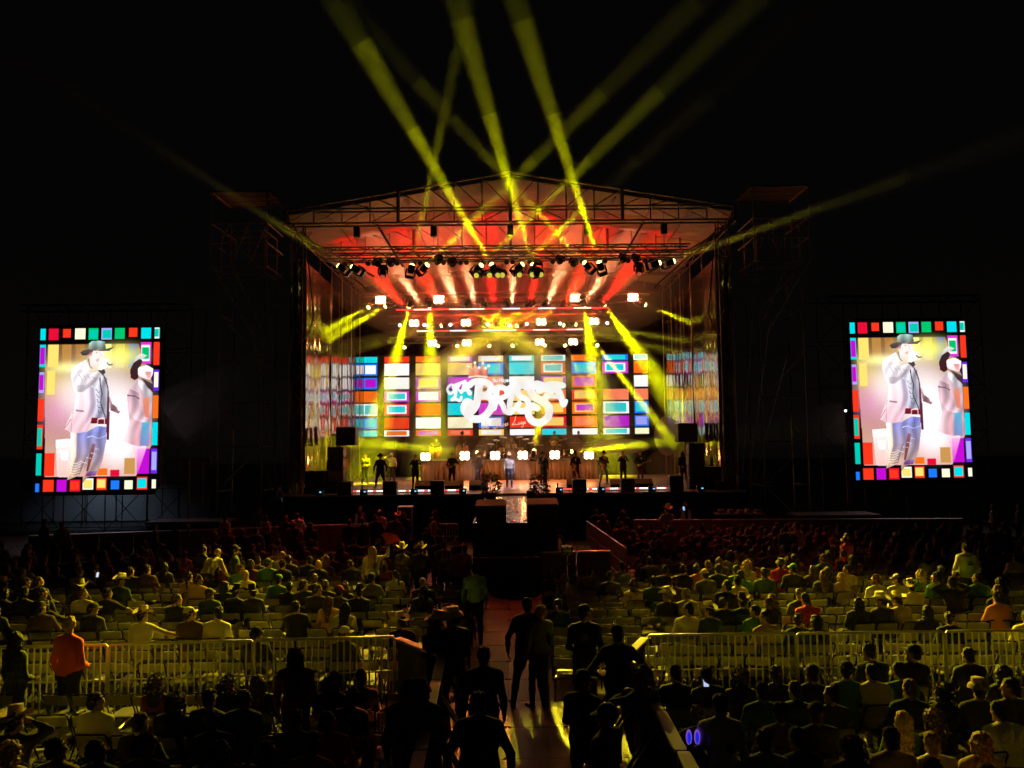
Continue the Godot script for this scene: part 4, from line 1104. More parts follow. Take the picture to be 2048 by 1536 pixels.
	for k in 3:
		var am := thing("guitar_amplifier", "black amplifier cabinet on the riser, %s from the left" % nth(k), "amplifier", Vector3([-2.1, 1.75, 2.9][k], ry, -51.4))
		box(am, "cabinet", Vector3(0, 0.5, 0), Vector3(0.7, 1.0, 0.35), black)
		box(am, "grille", Vector3(0, 0.42, 0.18), Vector3(0.62, 0.7, 0.02), mat(0.05, 0.05, 0.05, 0.8))
		box(am, "control_panel", Vector3(0, 0.9, 0.18), Vector3(0.6, 0.1, 0.02), mat(0.3, 0.28, 0.25, 0.3, 0.6))
	# a white road case at the right wing and microphone stands for the front line
	var rc := thing("road_case", "upright case with a pale metal frame at the right wing", "case", Vector3(9.9, 2.09, -38.4))
	box(rc, "body", Vector3(0, 0.35, 0), Vector3(0.42, 0.7, 0.4), mat(0.05, 0.05, 0.05, 0.6))
	for sx in [-1, 1]: box(rc, "edge_strip", Vector3(sx * 0.21, 0.35, 0.2), Vector3(0.03, 0.72, 0.03), mat(0.6, 0.58, 0.55, 0.3, 0.8))
	box(rc, "edge_strip", Vector3(0, 0.7, 0.2), Vector3(0.45, 0.03, 0.03), mat(0.6, 0.58, 0.55, 0.3, 0.8))
	var ms := [[-5.0, -40.9], [-3.3, -43.9], [3.45, -42.4], [5.2, -43.2], [6.3, -43.1], [7.3, -43.8]]
	for k in 6:
		var o := thing("microphone_stand", "thin microphone stand among the horn players, %s from the left" % nth(k), "microphone stand", Vector3(ms[k][0], 2.09, ms[k][1]))
		rod(o, "pole", Vector3(0, 0, 0), Vector3(0, 1.35, 0), 0.012, black)
		pipe(o, "foot", Vector3(0, 0, 0), Vector3(0, 0.03, 0), 0.14, black)
		rod(o, "microphone", Vector3(0, 1.35, 0), Vector3(0, 1.42, -0.14), 0.025, steel)
	# equipment heap at the right wing, foot of the drape
	for k in 4:
		var o := thing("equipment_case", ["low dark case", "tall dark case", "small case with pale lid", "flat dark case"][k] + " heaped at the foot of the right drape", "case", Vector3(10.0 + 0.55 * (k % 3) + 0.1 * k, 2.09, -37.3 - 0.4 * k))
		box(o, "case", Vector3(0, [0.2, 0.4, 0.25, 0.15][k], 0), Vector3(0.5, [0.4, 0.8, 0.5, 0.3][k], 0.5), mat(0.03 + 0.03 * k, 0.03, 0.025, 0.6))
		box(o, "lid", Vector3(0, [0.42, 0.82, 0.52, 0.32][k], 0), Vector3(0.52, 0.04, 0.52), mat(0.2, 0.18, 0.15, 0.5))

# ------------------------------------------------------------------ dark structures at the sides
func build_sides() -> void:
	var steel := mat(0.3, 0.25, 0.22, 0.5, 0.4)
	for s in [-1, 1]:
		var w := "left" if s < 0 else "right"
		var o := thing("sound_tower", "tall scaffold tower with a cantilevered head on the %s flank of the stage" % w, "scaffold tower", Vector3(s * 13.6, 0, -38.5))
		for lv in 8:
			for cx in [-1.1, 1.1]:
				for cz in [0.0, -2.0]:
					if lv < 7: rod(o, "standard", Vector3(cx, lv * 2.2, cz), Vector3(cx, lv * 2.2 + 2.2, cz), 0.035, steel)
				rod(o, "ledger", Vector3(cx, lv * 2.2, 0), Vector3(cx, lv * 2.2, -2.0), 0.028, steel)
			rod(o, "ledger", Vector3(-1.1, lv * 2.2, 0), Vector3(1.1, lv * 2.2, 0), 0.028, steel)
			if lv < 7: rod(o, "brace", Vector3(-1.1 if lv % 2 else 1.1, lv * 2.2, 0.04), Vector3(1.1 if lv % 2 else -1.1, lv * 2.2 + 2.2, 0.04), 0.024, steel)
		# the cantilevered box at the top
		for y in [13.4, 14.6, 15.6, 17.2]:
			rod(o, "head_ledger", Vector3(-1.4, y, 0.6), Vector3(1.4, y, 0.6), 0.04, steel)
			rod(o, "head_ledger", Vector3(-1.4, y, -2.0), Vector3(1.4, y, -2.0), 0.04, steel)
			for x in [-1.4, 1.4]: rod(o, "head_ledger", Vector3(x, y, 0.6), Vector3(x, y, -2.0), 0.04, steel)
		for x in [-1.4, -0.4, 0.5, 1.4]:
			rod(o, "head_standard", Vector3(x, 13.4, 0.6), Vector3(x, 17.2 if absf(x) > 1.0 else 15.6, 0.6), 0.035, steel)
			rod(o, "head_brace", Vector3(x, 13.4, 0.6), Vector3(clampf(x + 0.9, -1.4, 1.4), 15.6, 0.6), 0.025, steel)
		rod(o, "knee_brace", Vector3(s * 1.3, 13.4, 0.6), Vector3(-s * 0.9, 9.6, 0.2), 0.035, steel)
		rod(o, "knee_brace", Vector3(s * 0.3, 13.4, 0.6), Vector3(-s * 1.0, 10.4, 0.2), 0.035, steel)
		for k in 3:
			box(o, "deck_plank", Vector3(0, 17.25, 0.2 - k * 0.8), Vector3(3.2, 0.08, 0.7), mat(0.14, 0.11, 0.09, 0.7))
		# stay cables
		for k in 3:
			var c := thing("guy_wire", "taut wire down the %s side of the stage, %s from the stage" % [w, nth(k)], "wire")
			rod(c, "wire", Vector3(s * (12.0 + k * 0.7), 12.4 - k * 2.0, -37.4), Vector3(s * (10.9 + 0.3 * k), 2.5, -36.9), 0.014, mat(0.4, 0.36, 0.33, 0.4, 0.7))
		# low platform beside the stage
		var pf := thing("side_platform", "low dark platform beside the %s end of the stage" % w, "platform", Vector3(s * 14.2, 0, -34.5))
		for k in 3: box(pf, "platform_panel", Vector3(-1.25 + k * 1.22, 1.15, 0), Vector3(1.2, 0.12, 1.6), mat(0.07, 0.05, 0.04, 0.7))
		box(pf, "platform_skirt", Vector3(0, 0.54, -0.05), Vector3(3.5, 1.08, 1.5), mat(0.012, 0.011, 0.011, 0.9))
	# pale tent walls behind the left scaffold
	var tent := thing("backstage_tent", "pale grey tent wall of square panels glimpsed behind the left scaffold", "tent", Vector3(-25.0, 0, -46.0))
	for i in 7:
		for j in 2:
			box(tent, "tent_panel", Vector3(-5.0 + i * 1.85, 1.0 + j * 1.9, 0), Vector3(1.8, 1.85, 0.04), mat(0.45, 0.47, 0.5, 0.7))
	for i in 8: rod(tent, "tent_pole", Vector3(-5.95 + i * 1.85, 0, 0.05), Vector3(-5.95 + i * 1.85, 4.0, 0.05), 0.03, steel)
	var lamp := thing("work_lamp", "cool work lamp lighting the backstage tent", "lamp", Vector3(-24.0, 4.3, -43.6))
	box(lamp, "housing", Vector3.ZERO, Vector3(0.4, 0.1, 0.2), mat(0.05, 0.05, 0.05, 0.5))
	rod(lamp, "pole", Vector3(0, -4.3, -0.05), Vector3(0, 0, -0.05), 0.03, steel)
	box(lamp, "lamp_lens", Vector3(0, -0.06, 0), Vector3(0.36, 0.02, 0.16), glow(0.8, 0.9, 1.0, 1.5))
	spot(lamp, Vector3(0, -0.12, 0), Vector3(0, -1, -0.35).normalized(), 60.0, 4.0, Color(0.8, 0.9, 1.0), 0.1, 1.0)
	# a far bright lamp at the right, between stage and side screen
	var far := thing("flood_lamp", "small white point of a distant lamp beside the right screen", "lamp", Vector3(18.2, 6.0, -42.0))
	box(far, "housing", Vector3(0, 0, -0.12), Vector3(0.2, 0.2, 0.2), mat(0.03, 0.03, 0.03, 0.5))
	ball(far, "lamp_bulb", Vector3.ZERO, Vector3.ONE * 0.06, glow(0.9, 0.95, 1.0, 6.0))
	rod(far, "pole", Vector3(0, -6.0, -0.15), Vector3(0, 0, -0.15), 0.04, steel)

# ------------------------------------------------------------------ barriers
func fence_panel(label: String, a: Vector3, b: Vector3, h: float, bars: int, m: Material, group := "") -> Node3D:
	var d := (b - a)
	var o := thing("crowd_barrier", label, "barrier", a.lerp(b, 0.5), 0.0, group)
	var u := d.normalized()
	var l := d.length() * 0.5 - 0.015
	var p := func(t: float, y: float): return u * t + Vector3(0, y, 0)
	# frame: one bent tube with rounded corners
	var pts := [p.call(-l, 0.05), p.call(-l, h - 0.03), p.call(-l + 0.03, h), p.call(l - 0.03, h), p.call(l, h - 0.03), p.call(l, 0.05)]
	part(o, "frame", tube(pts, [0.024], 8), m)
	rod(o, "lower_rail", p.call(-l, 0.2), p.call(l, 0.2), 0.02, m)
	rod(o, "middle_rail", p.call(-l, h * 0.56), p.call(l, h * 0.56), 0.012, m)
	for k in bars:
		var t := -l + (k + 1.0) * 2.0 * l / (bars + 1)
		rod(o, "bar", p.call(t, 0.2), p.call(t, h - 0.01), 0.0145, m)
	var side := u.cross(Vector3.UP)
	for s in [-0.75, 0.75]: rod(o, "foot", p.call(l * s, 0.03) - side * 0.3, p.call(l * s, 0.03) + side * 0.3, 0.02, m)
	return o

func solid_panel(called: String, label: String, a: Vector3, b: Vector3, h: float, face: Material, cap: Material, cap_w := 0.14, group := "") -> Node3D:
	var d := b - a
	var l := d.length() - 0.02
	var o := thing(called, label, "barrier", a.lerp(b, 0.5), atan2(-d.z, d.x), group)
	var ribs := int(l / 0.06)
	part(o, "face_panel", sheet(ribs * 2, 1, func(u, v): return Vector3((u - 0.5) * l, 0.06 + (h - 0.1) * (1.0 - v), 0.012 * (1 if int(round(u * ribs * 2)) % 2 else -1)), Vector3(0, 0, -0.02)), face)
	box(o, "top_cap", Vector3(0, h - 0.02, 0), Vector3(l, 0.04, cap_w), cap)
	for s in [-0.46, 0.46]:
		box(o, "post", Vector3(s * l, h * 0.5 - 0.02, -0.05), Vector3(0.05, h - 0.06, 0.05), face)
		rod(o, "strut", Vector3(s * l, h * 0.8, -0.08), Vector3(s * l, 0.03, -0.75), 0.022, face)
	box(o, "foot_plate", Vector3(0, 0.02, -0.4), Vector3(l, 0.03, 0.8), face)
	return o

func build_barriers() -> void:
	var zinc := mat(0.75, 0.74, 0.7, 0.36, 0.8)
	# the left fence across the seats
	for k in 4:
		var t0 := k / 4.0
		var t1 := (k + 1) / 4.0
		var a := Vector3(-11.4, 0, -12.65).lerp(Vector3(-2.02, 0, -13.3), t0)
		var b := Vector3(-11.4, 0, -12.65).lerp(Vector3(-2.02, 0, -13.3), t1)
		fence_panel("barred fence panel left of the aisle, %s from the aisle" % nth(3 - k), a, b, 1.3, 21, zinc, "fence panels across the seating")
	for k in 4:
		fence_panel("barred fence panel right of the aisle, %s from the aisle" % nth(k), Vector3(2.22 + k * 2.52, 0, -13.2 - 0.03 * k), Vector3(2.22 + (k + 1) * 2.52, 0, -13.23 - 0.03 * k), 1.3, 21, zinc, "fence panels across the seating")
	# solid barriers along the aisle with flat caps
	var face := mat(0.1, 0.095, 0.09, 0.5, 0.5)
	var cap := mat(0.66, 0.5, 0.34, 0.5, 0.0, grit_noise, 0.3, 3.0)
	solid_panel("aisle_barrier", "solid barrier flaring from the left fence toward the aisle", Vector3(-1.98, 0, -13.25), Vector3(-1.14, 0, -12.2), 1.3, face, cap)
	for k in 5: solid_panel("aisle_barrier", "solid flat-capped barrier on the left edge of the aisle, %s from the fence" % nth(k), Vector3(-1.13 + 0.035 * k, 0, -12.15 + k * 1.22), Vector3(-1.13 + 0.035 * (k + 1), 0, -10.95 + k * 1.22), 1.3, face, cap)
	solid_panel("aisle_barrier", "solid barrier flaring from the right fence toward the aisle", Vector3(1.74, 0, -12.12), Vector3(2.17, 0, -13.1), 1.3, face, cap)
	for k in 5: solid_panel("aisle_barrier", "solid flat-capped barrier on the right edge of the aisle, %s from the fence" % nth(k), Vector3(1.74 + 0.008 * k, 0, -10.87 + k * 1.22), Vector3(1.74 + 0.008 * (k + 1), 0, -12.07 + k * 1.22), 1.3, face, cap)
	# the wall before the stage
	var wall := mat(0.3, 0.25, 0.24, 0.45, 0.3)
	for k in 11:
		var t := func(f: float): return Vector3(-18.3, 0, -29.3).lerp(Vector3(-5.3, 0, -32.6), f)
		solid_panel("stage_barrier", "pale solid barrier panel before the left half of the stage, %s from the runway" % nth(10 - k), t.call(k / 11.0), t.call((k + 1) / 11.0), 1.2, wall, zinc, 0.08, "solid barriers before the stage")
	for k in 11:
		solid_panel("stage_barrier", "pale solid barrier panel before the right half of the stage, %s from the runway" % nth(k), Vector3(5.05 + k * 1.22, 0, -32.8 + k * 0.08), Vector3(5.05 + (k + 1) * 1.22, 0, -32.72 + k * 0.08), 1.2, wall, zinc, 0.08, "solid barriers before the stage")
	# loose barriers round the tip of the runway
	var bright := mat(0.55, 0.52, 0.5, 0.3, 0.7)
	for k in 3: fence_panel("loose barred barrier running back beside the runway on the right, %s from the stage" % nth(k), Vector3(3.05 + 0.15 * k, 0, -32.4 + k * 2.75), Vector3(3.05 + 0.15 * (k + 1), 0, -29.75 + k * 2.75), 1.2, 16, bright)
	fence_panel("small rounded barrier beside the stage on the left of the runway", Vector3(-3.5, 0, -32.4), Vector3(-2.3, 0, -32.3), 1.15, 9, bright)
	fence_panel("dark barrier directly before the tip of the runway", Vector3(-1.4, 0, -23.2), Vector3(0.8, 0, -23.25), 1.1, 18, mat(0.08, 0.07, 0.065, 0.5, 0.5))
	solid_panel("stage_barrier", "grey solid barrier panel right of the runway tip beside the tripod", Vector3(0.86, 0, -24.3), Vector3(1.95, 0, -24.35), 1.12, mat(0.2, 0.19, 0.19, 0.5, 0.3), zinc, 0.08)
	solid_panel("stage_barrier", "grey solid barrier panel meeting the leaning barrier at its foot", Vector3(1.97, 0, -24.35), Vector3(3.05, 0, -24.45), 1.12, mat(0.2, 0.19, 0.19, 0.5, 0.3), zinc, 0.08)

# ------------------------------------------------------------------ people: one continuous surface from a field of tapered capsules
class Field:
	var cell: float
	var lo: Vector3
	var n: Vector3i
	var d := PackedFloat32Array()
	var t := PackedByteArray()
	func _init(a: Vector3, b: Vector3, c: float) -> void:
		cell = c
		lo = a
		n = Vector3i(((b - a) / c).ceil()) + Vector3i.ONE
		d.resize(n.x * n.y * n.z)
		d.fill(1.0)
		t.resize(n.x * n.y * n.z)
	# a tapered capsule, stretched by sq across x, y, z
	func cap(a: Vector3, b: Vector3, ra: float, rb: float, tag: int, k := 0.03, sq := Vector3.ONE) -> void:
		var pad := maxf(ra, rb) * maxf(sq.x, maxf(sq.y, sq.z)) + k + cell * 2.0
		var p0 := Vector3i(((a.min(b) - Vector3.ONE * pad - lo) / cell).floor()).clamp(Vector3i.ZERO, n - Vector3i.ONE)
		var p1 := Vector3i(((a.max(b) + Vector3.ONE * pad - lo) / cell).ceil()).clamp(Vector3i.ZERO, n - Vector3i.ONE)
		var inv := Vector3.ONE / sq
		var aa := a * inv
		var ba := b * inv - aa
		var l2 := maxf(ba.length_squared(), 1e-9)
		var s := minf(sq.x, minf(sq.y, sq.z))
		for z in range(p0.z, p1.z + 1):
			for y in range(p0.y, p1.y + 1):
				var i := (z * n.y + y) * n.x + p0.x
				for x in range(p0.x, p1.x + 1):
					var p := (lo + Vector3(x, y, z) * cell) * inv - aa
					var h := clampf(p.dot(ba) / l2, 0.0, 1.0)
					var q := ((p - ba * h).length() - (ra + (rb - ra) * h)) * s
					var e := d[i]
					if q < e: t[i] = tag
					var m := k - absf(q - e)
					d[i] = minf(q, e) - (m * m / k * 0.25 if m > 0.0 else 0.0)
					i += 1
	func noise(f: FastNoiseLite, amount: float) -> void:
		var i := 0
		for z in n.z:
			for y in n.y:
				for x in n.x:
					if absf(d[i]) < 0.1: d[i] += f.get_noise_3d(lo.x + x * cell, lo.y + y * cell, lo.z + z * cell) * amount
					i += 1
	# surface nets: out[tag] collects [vertices, normals, indices]
	func nets(out: Dictionary, xf := Transform3D(), cut: Variant = null) -> void:
		var nx := n.x
		var nxy := n.x * n.y
		var id := PackedInt32Array()
		id.resize(d.size())
		id.fill(-1)
		var vs := PackedVector3Array()
		var ns := PackedVector3Array()
		var tg := PackedByteArray()
		var off := [0, 1, nx, nx + 1, nxy, nxy + 1, nxy + nx, nxy + nx + 1]
		var far := cell * 1.8
		for z in n.z - 1:
			for y in n.y - 1:
				for x in n.x - 1:
					var i := z * nxy + y * nx + x
					var c0 := d[i]
					if c0 > far or c0 < -far: continue
					var c := [c0, d[i + 1], d[i + nx], d[i + nx + 1], d[i + nxy], d[i + nxy + 1], d[i + nxy + nx], d[i + nxy + nx + 1]]
					var neg := 0
					for v in c:
						if v < 0.0: neg += 1
					if neg == 0 or neg == 8: continue
					var sum := Vector3.ZERO
					var cnt := 0
					for e in [[0, 1], [2, 3], [4, 5], [6, 7], [0, 2], [1, 3], [4, 6], [5, 7], [0, 4], [1, 5], [2, 6], [3, 7]]:
						var a: float = c[e[0]]
						var b: float = c[e[1]]
						if (a < 0.0) != (b < 0.0):
							var u := a / (a - b)
							var pa := Vector3(e[0] & 1, (e[0] >> 1) & 1, e[0] >> 2)
							var pb := Vector3(e[1] & 1, (e[1] >> 1) & 1, e[1] >> 2)
							sum += pa.lerp(pb, u)
							cnt += 1
					var g := Vector3(c[1] + c[3] + c[5] + c[7] - c[0] - c[2] - c[4] - c[6], c[2] + c[3] + c[6] + c[7] - c[0] - c[1] - c[4] - c[5], c[4] + c[5] + c[6] + c[7] - c[0] - c[1] - c[2] - c[3])
					id[i] = vs.size()
					vs.append(xf * (lo + (Vector3(x, y, z) + sum / cnt) * cell))
					ns.append((xf.basis * g).normalized())
					var best := 0
					for k in 8:
						if c[k] < c[best]: best = k
					tg.append(t[i + off[best]])
		var step := [1, nx, nxy]
		for z in range(1, n.z - 1):
			for y in range(1, n.y - 1):
				for x in range(1, n.x - 1):
					var i := z * nxy + y * nx + x
					var s0 := d[i] < 0.0
					for ax in 3:
						var st: int = step[ax]
						if s0 == (d[i + st] < 0.0): continue
						var u: int = step[(ax + 1) % 3]
						var v: int = step[(ax + 2) % 3]
						var q := [id[i], id[i - u], id[i - u - v], id[i - v]]
						if q[0] < 0 or q[1] < 0 or q[2] < 0 or q[3] < 0: continue
						if cut != null and cut.call(vs[q[0]]): continue
						if not s0: q.reverse()
						var tag: int = tg[q[0]]
						if not out.has(tag): out[tag] = [PackedVector3Array(), PackedVector3Array(), PackedInt32Array(), {}]
						var o: Array = out[tag]
						var m: Array = []
						for k in q:
							var key := k as int
							if not o[3].has(key):
								o[3][key] = o[0].size()
								o[0].append(vs[key]); o[1].append(ns[key])
							m.append(o[3][key])
						for k in [0, 2, 1, 0, 3, 2]: o[2].append(m[k])
		for tag in out: out[tag][3] = {}

func add_out(out: Dictionary, src: Dictionary, xf: Transform3D) -> void:
	for tag_of in src:
		if not out.has(tag_of): out[tag_of] = [PackedVector3Array(), PackedVector3Array(), PackedInt32Array(), {}]
		var o: Array = out[tag_of]
		var base: int = o[0].size()
		for v in src[tag_of][0]: o[0].append(xf * v)
		for v in src[tag_of][1]: o[1].append((xf.basis * v).normalized())
		for i in src[tag_of][2]: o[2].append(base + i)

func commit_field(out: Dictionary, order: Array) -> ArrayMesh:
	var m := ArrayMesh.new()
	for tag in order:
		if not out.has(tag): continue
		var arr := []
		arr.resize(Mesh.ARRAY_MAX)
		arr[Mesh.ARRAY_VERTEX] = out[tag][0]; arr[Mesh.ARRAY_NORMAL] = out[tag][1]; arr[Mesh.ARRAY_INDEX] = out[tag][2]
		m.add_surface_from_arrays(Mesh.PRIMITIVE_TRIANGLES, arr)
	return m

const SKIN := 0
const TOP := 1
const SLEEVE := 2
const LEGS := 3
const SHOE := 4
const FACE := 5
var head_out := {}
var hand_fields := {}
var bodies := {}
var hair_meshes := {}
var hat_meshes := {}

func make_head() -> Field:
	var f := Field.new(Vector3(-0.12, -0.09, -0.16), Vector3(0.12, 0.28, 0.14), 0.0085)
	f.cap(Vector3(0, 0.155, 0.012), Vector3(0, 0.165, 0.012), 0.082, 0.082, SKIN, 0.02, Vector3(0.93, 1.08, 1.14))
	f.cap(Vector3(0, 0.115, -0.03), Vector3(0, 0.07, -0.04), 0.06, 0.048, SKIN, 0.04)
	f.cap(Vector3(-0.03, 0.042, -0.055), Vector3(0.03, 0.042, -0.055), 0.026, 0.026, SKIN, 0.04)
	f.cap(Vector3(0, 0.13, -0.088), Vector3(0, 0.1, -0.112), 0.009, 0.013, SKIN, 0.012)
	for s in [-1, 1]:
		f.cap(Vector3(s * 0.03, 0.148, -0.08), Vector3(s * 0.05, 0.143, -0.07), 0.012, 0.01, SKIN, 0.02)
		f.cap(Vector3(s * 0.076, 0.14, 0.012), Vector3(s * 0.084, 0.105, 0.004), 0.016, 0.01, SKIN, 0.012, Vector3(0.6, 1, 1))
		f.cap(Vector3(s * 0.03, 0.131, -0.083), Vector3(s * 0.032, 0.131, -0.083), 0.0105, 0.0105, FACE, 0.003)
	f.cap(Vector3(-0.018, 0.071, -0.087), Vector3(0.018, 0.071, -0.087), 0.0065, 0.0065, FACE, 0.004)
	f.cap(Vector3(0, -0.08, 0.02), Vector3(0, 0.07, 0.008), 0.058, 0.05, SKIN, 0.03)
	return f

# a hand along -y from the wrist, palm facing -z, thumb towards +x; curl bends the fingers
func make_hand(curl: float) -> Field:
	var f := Field.new(Vector3(-0.075, -0.22, -0.11), Vector3(0.085, 0.04, 0.05), 0.0075)
	f.cap(Vector3(0, 0.03, 0), Vector3(0, -0.01, 0), 0.027, 0.026, SKIN, 0.02)
	for k in 4:
		var x := 0.03 - k * 0.0195
		var knuckle := Vector3(x, -0.088 + absf(k - 1.3) * 0.004, 0)
		f.cap(Vector3(x * 0.55, -0.015, 0), knuckle, 0.016, 0.0125, SKIN, 0.015, Vector3(1, 1, 0.85))
		var ln: float = [0.070, 0.078, 0.072, 0.056][k]
		var a1 := curl * 0.7 + 0.12 * (k * 0.3)
		var a2 := curl * 1.6 + 0.15
		var mid := knuckle + Vector3(0.02 * (1.2 - k) * 0.3, -cos(a1), -sin(a1)) * ln * 0.52
		var tip := mid + Vector3(0, -cos(a2), -sin(a2)) * ln * 0.48
		f.cap(knuckle, mid, 0.0098, 0.0088, SKIN, 0.004)
		f.cap(mid, tip, 0.0088, 0.0074, SKIN, 0.004)
	var t0 := Vector3(0.022, -0.03, -0.006)
	var t1 := t0 + Vector3(0.03, -0.035, -0.012 - 0.02 * curl)
	f.cap(t0, t1, 0.014, 0.0105, SKIN, 0.008)
	f.cap(t1, t1 + Vector3(0.008 - 0.015 * curl, -0.03, -0.006 - 0.014 * curl), 0.0102, 0.0085, SKIN, 0.004)
	return f

func frame(y: Vector3, zhint: Vector3) -> Basis:
	y = y.normalized()
	var x := y.cross(zhint).normalized()
	return Basis(x, y, x.cross(y))

# joints: pose dictionary. The figure faces -z. Heights in metres for a 1.75 m adult.
func make_body(j: Dictionary) -> Dictionary:
	var lo := Vector3.ONE * 9.0
	var hi := -Vector3.ONE * 9.0
	for k in j:
		if j[k] is Vector3:
			lo = lo.min(j[k]); hi = hi.max(j[k])
	var f := Field.new(lo - Vector3(0.24, 0.12, 0.2), hi + Vector3(0.24, 0.16, 0.2), 0.02)
	var pel: Vector3 = j.pelvis
	var chest: Vector3 = j.chest
	var neck: Vector3 = j.neck
	var up := (neck - pel).normalized()
	var right := Vector3(j.shR.x - j.shL.x, 0, j.shR.z - j.shL.z).normalized()
	var b: float = j.get("bulk", 1.0)
	var waist := pel.lerp(chest, 0.45)
	# trunk
	f.cap(pel - right * 0.075, pel + right * 0.075, 0.115 * b, 0.115 * b, LEGS, 0.05)
	f.cap(pel + up * 0.05 - right * 0.06 * b, pel + up * 0.05 + right * 0.06 * b, 0.118 * b, 0.118 * b, TOP, 0.05)
	f.cap(waist - right * 0.055 * b, waist + right * 0.055 * b, 0.112 * b, 0.112 * b, TOP, 0.07)
	f.cap(chest - right * 0.085, chest + right * 0.085, 0.118 * b, 0.118 * b, TOP, 0.08)
	f.cap(chest.lerp(neck, 0.55) - right * 0.1, chest.lerp(neck, 0.55) + right * 0.1, 0.085, 0.085, TOP, 0.08)
	f.cap(neck.lerp(j.shL, 0.15), j.shL, 0.06, 0.066, TOP, 0.06)
	f.cap(neck.lerp(j.shR, 0.15), j.shR, 0.06, 0.066, TOP, 0.06)
	f.cap(neck - up * 0.06, neck + up * 0.01, 0.075, 0.062, TOP, 0.03)
	for s in ["L", "R"]:
		var sh: Vector3 = j["sh" + s]
		var el: Vector3 = j["el" + s]
		var wr: Vector3 = j["wr" + s]
		f.cap(sh, el, 0.062 * sqrt(b), 0.046, TOP, 0.04)
		f.cap(el, el.lerp(wr, 0.45), 0.046, 0.042, SLEEVE, 0.03)
		f.cap(el.lerp(wr, 0.4), wr, 0.043, 0.03, SLEEVE, 0.03)
		var hp: Vector3 = j["hip" + s]
		var kn: Vector3 = j["kn" + s]
		var an: Vector3 = j["an" + s]
		f.cap(hp, hp.lerp(kn, 0.5), 0.098 * b, 0.085 * b, LEGS, 0.05)
		f.cap(hp.lerp(kn, 0.5), kn, 0.085 * b, 0.06, LEGS, 0.04)
		f.cap(kn, kn.lerp(an, 0.4), 0.06, 0.06, LEGS, 0.03)
		f.cap(kn.lerp(an, 0.4), an, 0.06, 0.046, LEGS, 0.03)
		var toe: Vector3 = j.get("toe" + s, an + Vector3(0.02 if s == "R" else -0.02, -0.04, -0.17))
		f.cap(an + Vector3(0, -0.045, 0.03), toe, 0.045, 0.036, SHOE, 0.02, Vector3(1, 0.9, 1))
	var out := {}
	f.nets(out)
	# head and hands, each from a finer grid
	var hx := Transform3D(Basis(Vector3.UP, j.get("yaw", 0.0)) * Basis(Vector3.RIGHT, j.get("nod", 0.0)), neck + up * 0.03)
	add_out(out, head_out, hx)
	for s in ["L", "R"]:
		var wr: Vector3 = j["wr" + s]
		var dir: Vector3 = j.get("fist" + s, (wr - j["el" + s]).normalized())
		var palm: Vector3 = j.get("palm" + s, Vector3(0.9 if s == "L" else -0.9, 0, -0.2))
		var bs := frame(-dir, -palm)
		var curl: float = j.get("curl" + s, 0.5)
		if not hand_fields.has(curl):
			hand_fields[curl] = {}
			make_hand(curl).nets(hand_fields[curl])
		# the thumb must lie forward of the palm: mirror by flipping x where needed
		var xf := Transform3D(bs * Basis.from_scale(Vector3(-1.0 if s == "L" else 1.0, 1, 1)), wr + dir * 0.01)
		add_out(out, hand_fields[curl], xf)
	return {"mesh": commit_field(out, [SKIN, TOP, SLEEVE, LEGS, SHOE, FACE]), "head": hx}

func stand(over := {}) -> Dictionary:
	var j := {"pelvis": Vector3(0, 0.95, 0), "chest": Vector3(0, 1.28, 0.01), "neck": Vector3(0, 1.47, 0.02), "shL": Vector3(-0.185, 1.40, 0.02), "shR": Vector3(0.185, 1.40, 0.02),
		"elL": Vector3(-0.25, 1.12, 0.05), "elR": Vector3(0.25, 1.12, 0.05), "wrL": Vector3(-0.26, 0.88, -0.04), "wrR": Vector3(0.26, 0.88, -0.04),
		"hipL": Vector3(-0.09, 0.90, 0), "hipR": Vector3(0.09, 0.90, 0), "knL": Vector3(-0.11, 0.49, -0.02), "knR": Vector3(0.11, 0.49, -0.02), "anL": Vector3(-0.12, 0.09, 0.03), "anR": Vector3(0.12, 0.09, 0.03)}
	j.merge(over, true)
	return j

# seated on a chair with its seat at 0.45: hips at 0.55
func sit(over := {}) -> Dictionary:
	var j := {"pelvis": Vector3(0, 0.56, 0.08), "chest": Vector3(0, 0.88, 0.10), "neck": Vector3(0, 1.07, 0.09), "shL": Vector3(-0.185, 1.0, 0.10), "shR": Vector3(0.185, 1.0, 0.10),
		"elL": Vector3(-0.25, 0.76, 0.02), "elR": Vector3(0.25, 0.76, 0.02), "wrL": Vector3(-0.13, 0.66, -0.18), "wrR": Vector3(0.13, 0.66, -0.18), "palmL": Vector3(0.2, -0.9, 0), "palmR": Vector3(-0.2, -0.9, 0),
		"hipL": Vector3(-0.09, 0.55, 0.05), "hipR": Vector3(0.09, 0.55, 0.05), "knL": Vector3(-0.13, 0.53, -0.38), "knR": Vector3(0.13, 0.53, -0.38), "anL": Vector3(-0.13, 0.09, -0.36), "anR": Vector3(0.13, 0.09, -0.36)}
	j.merge(over, true)
	return j

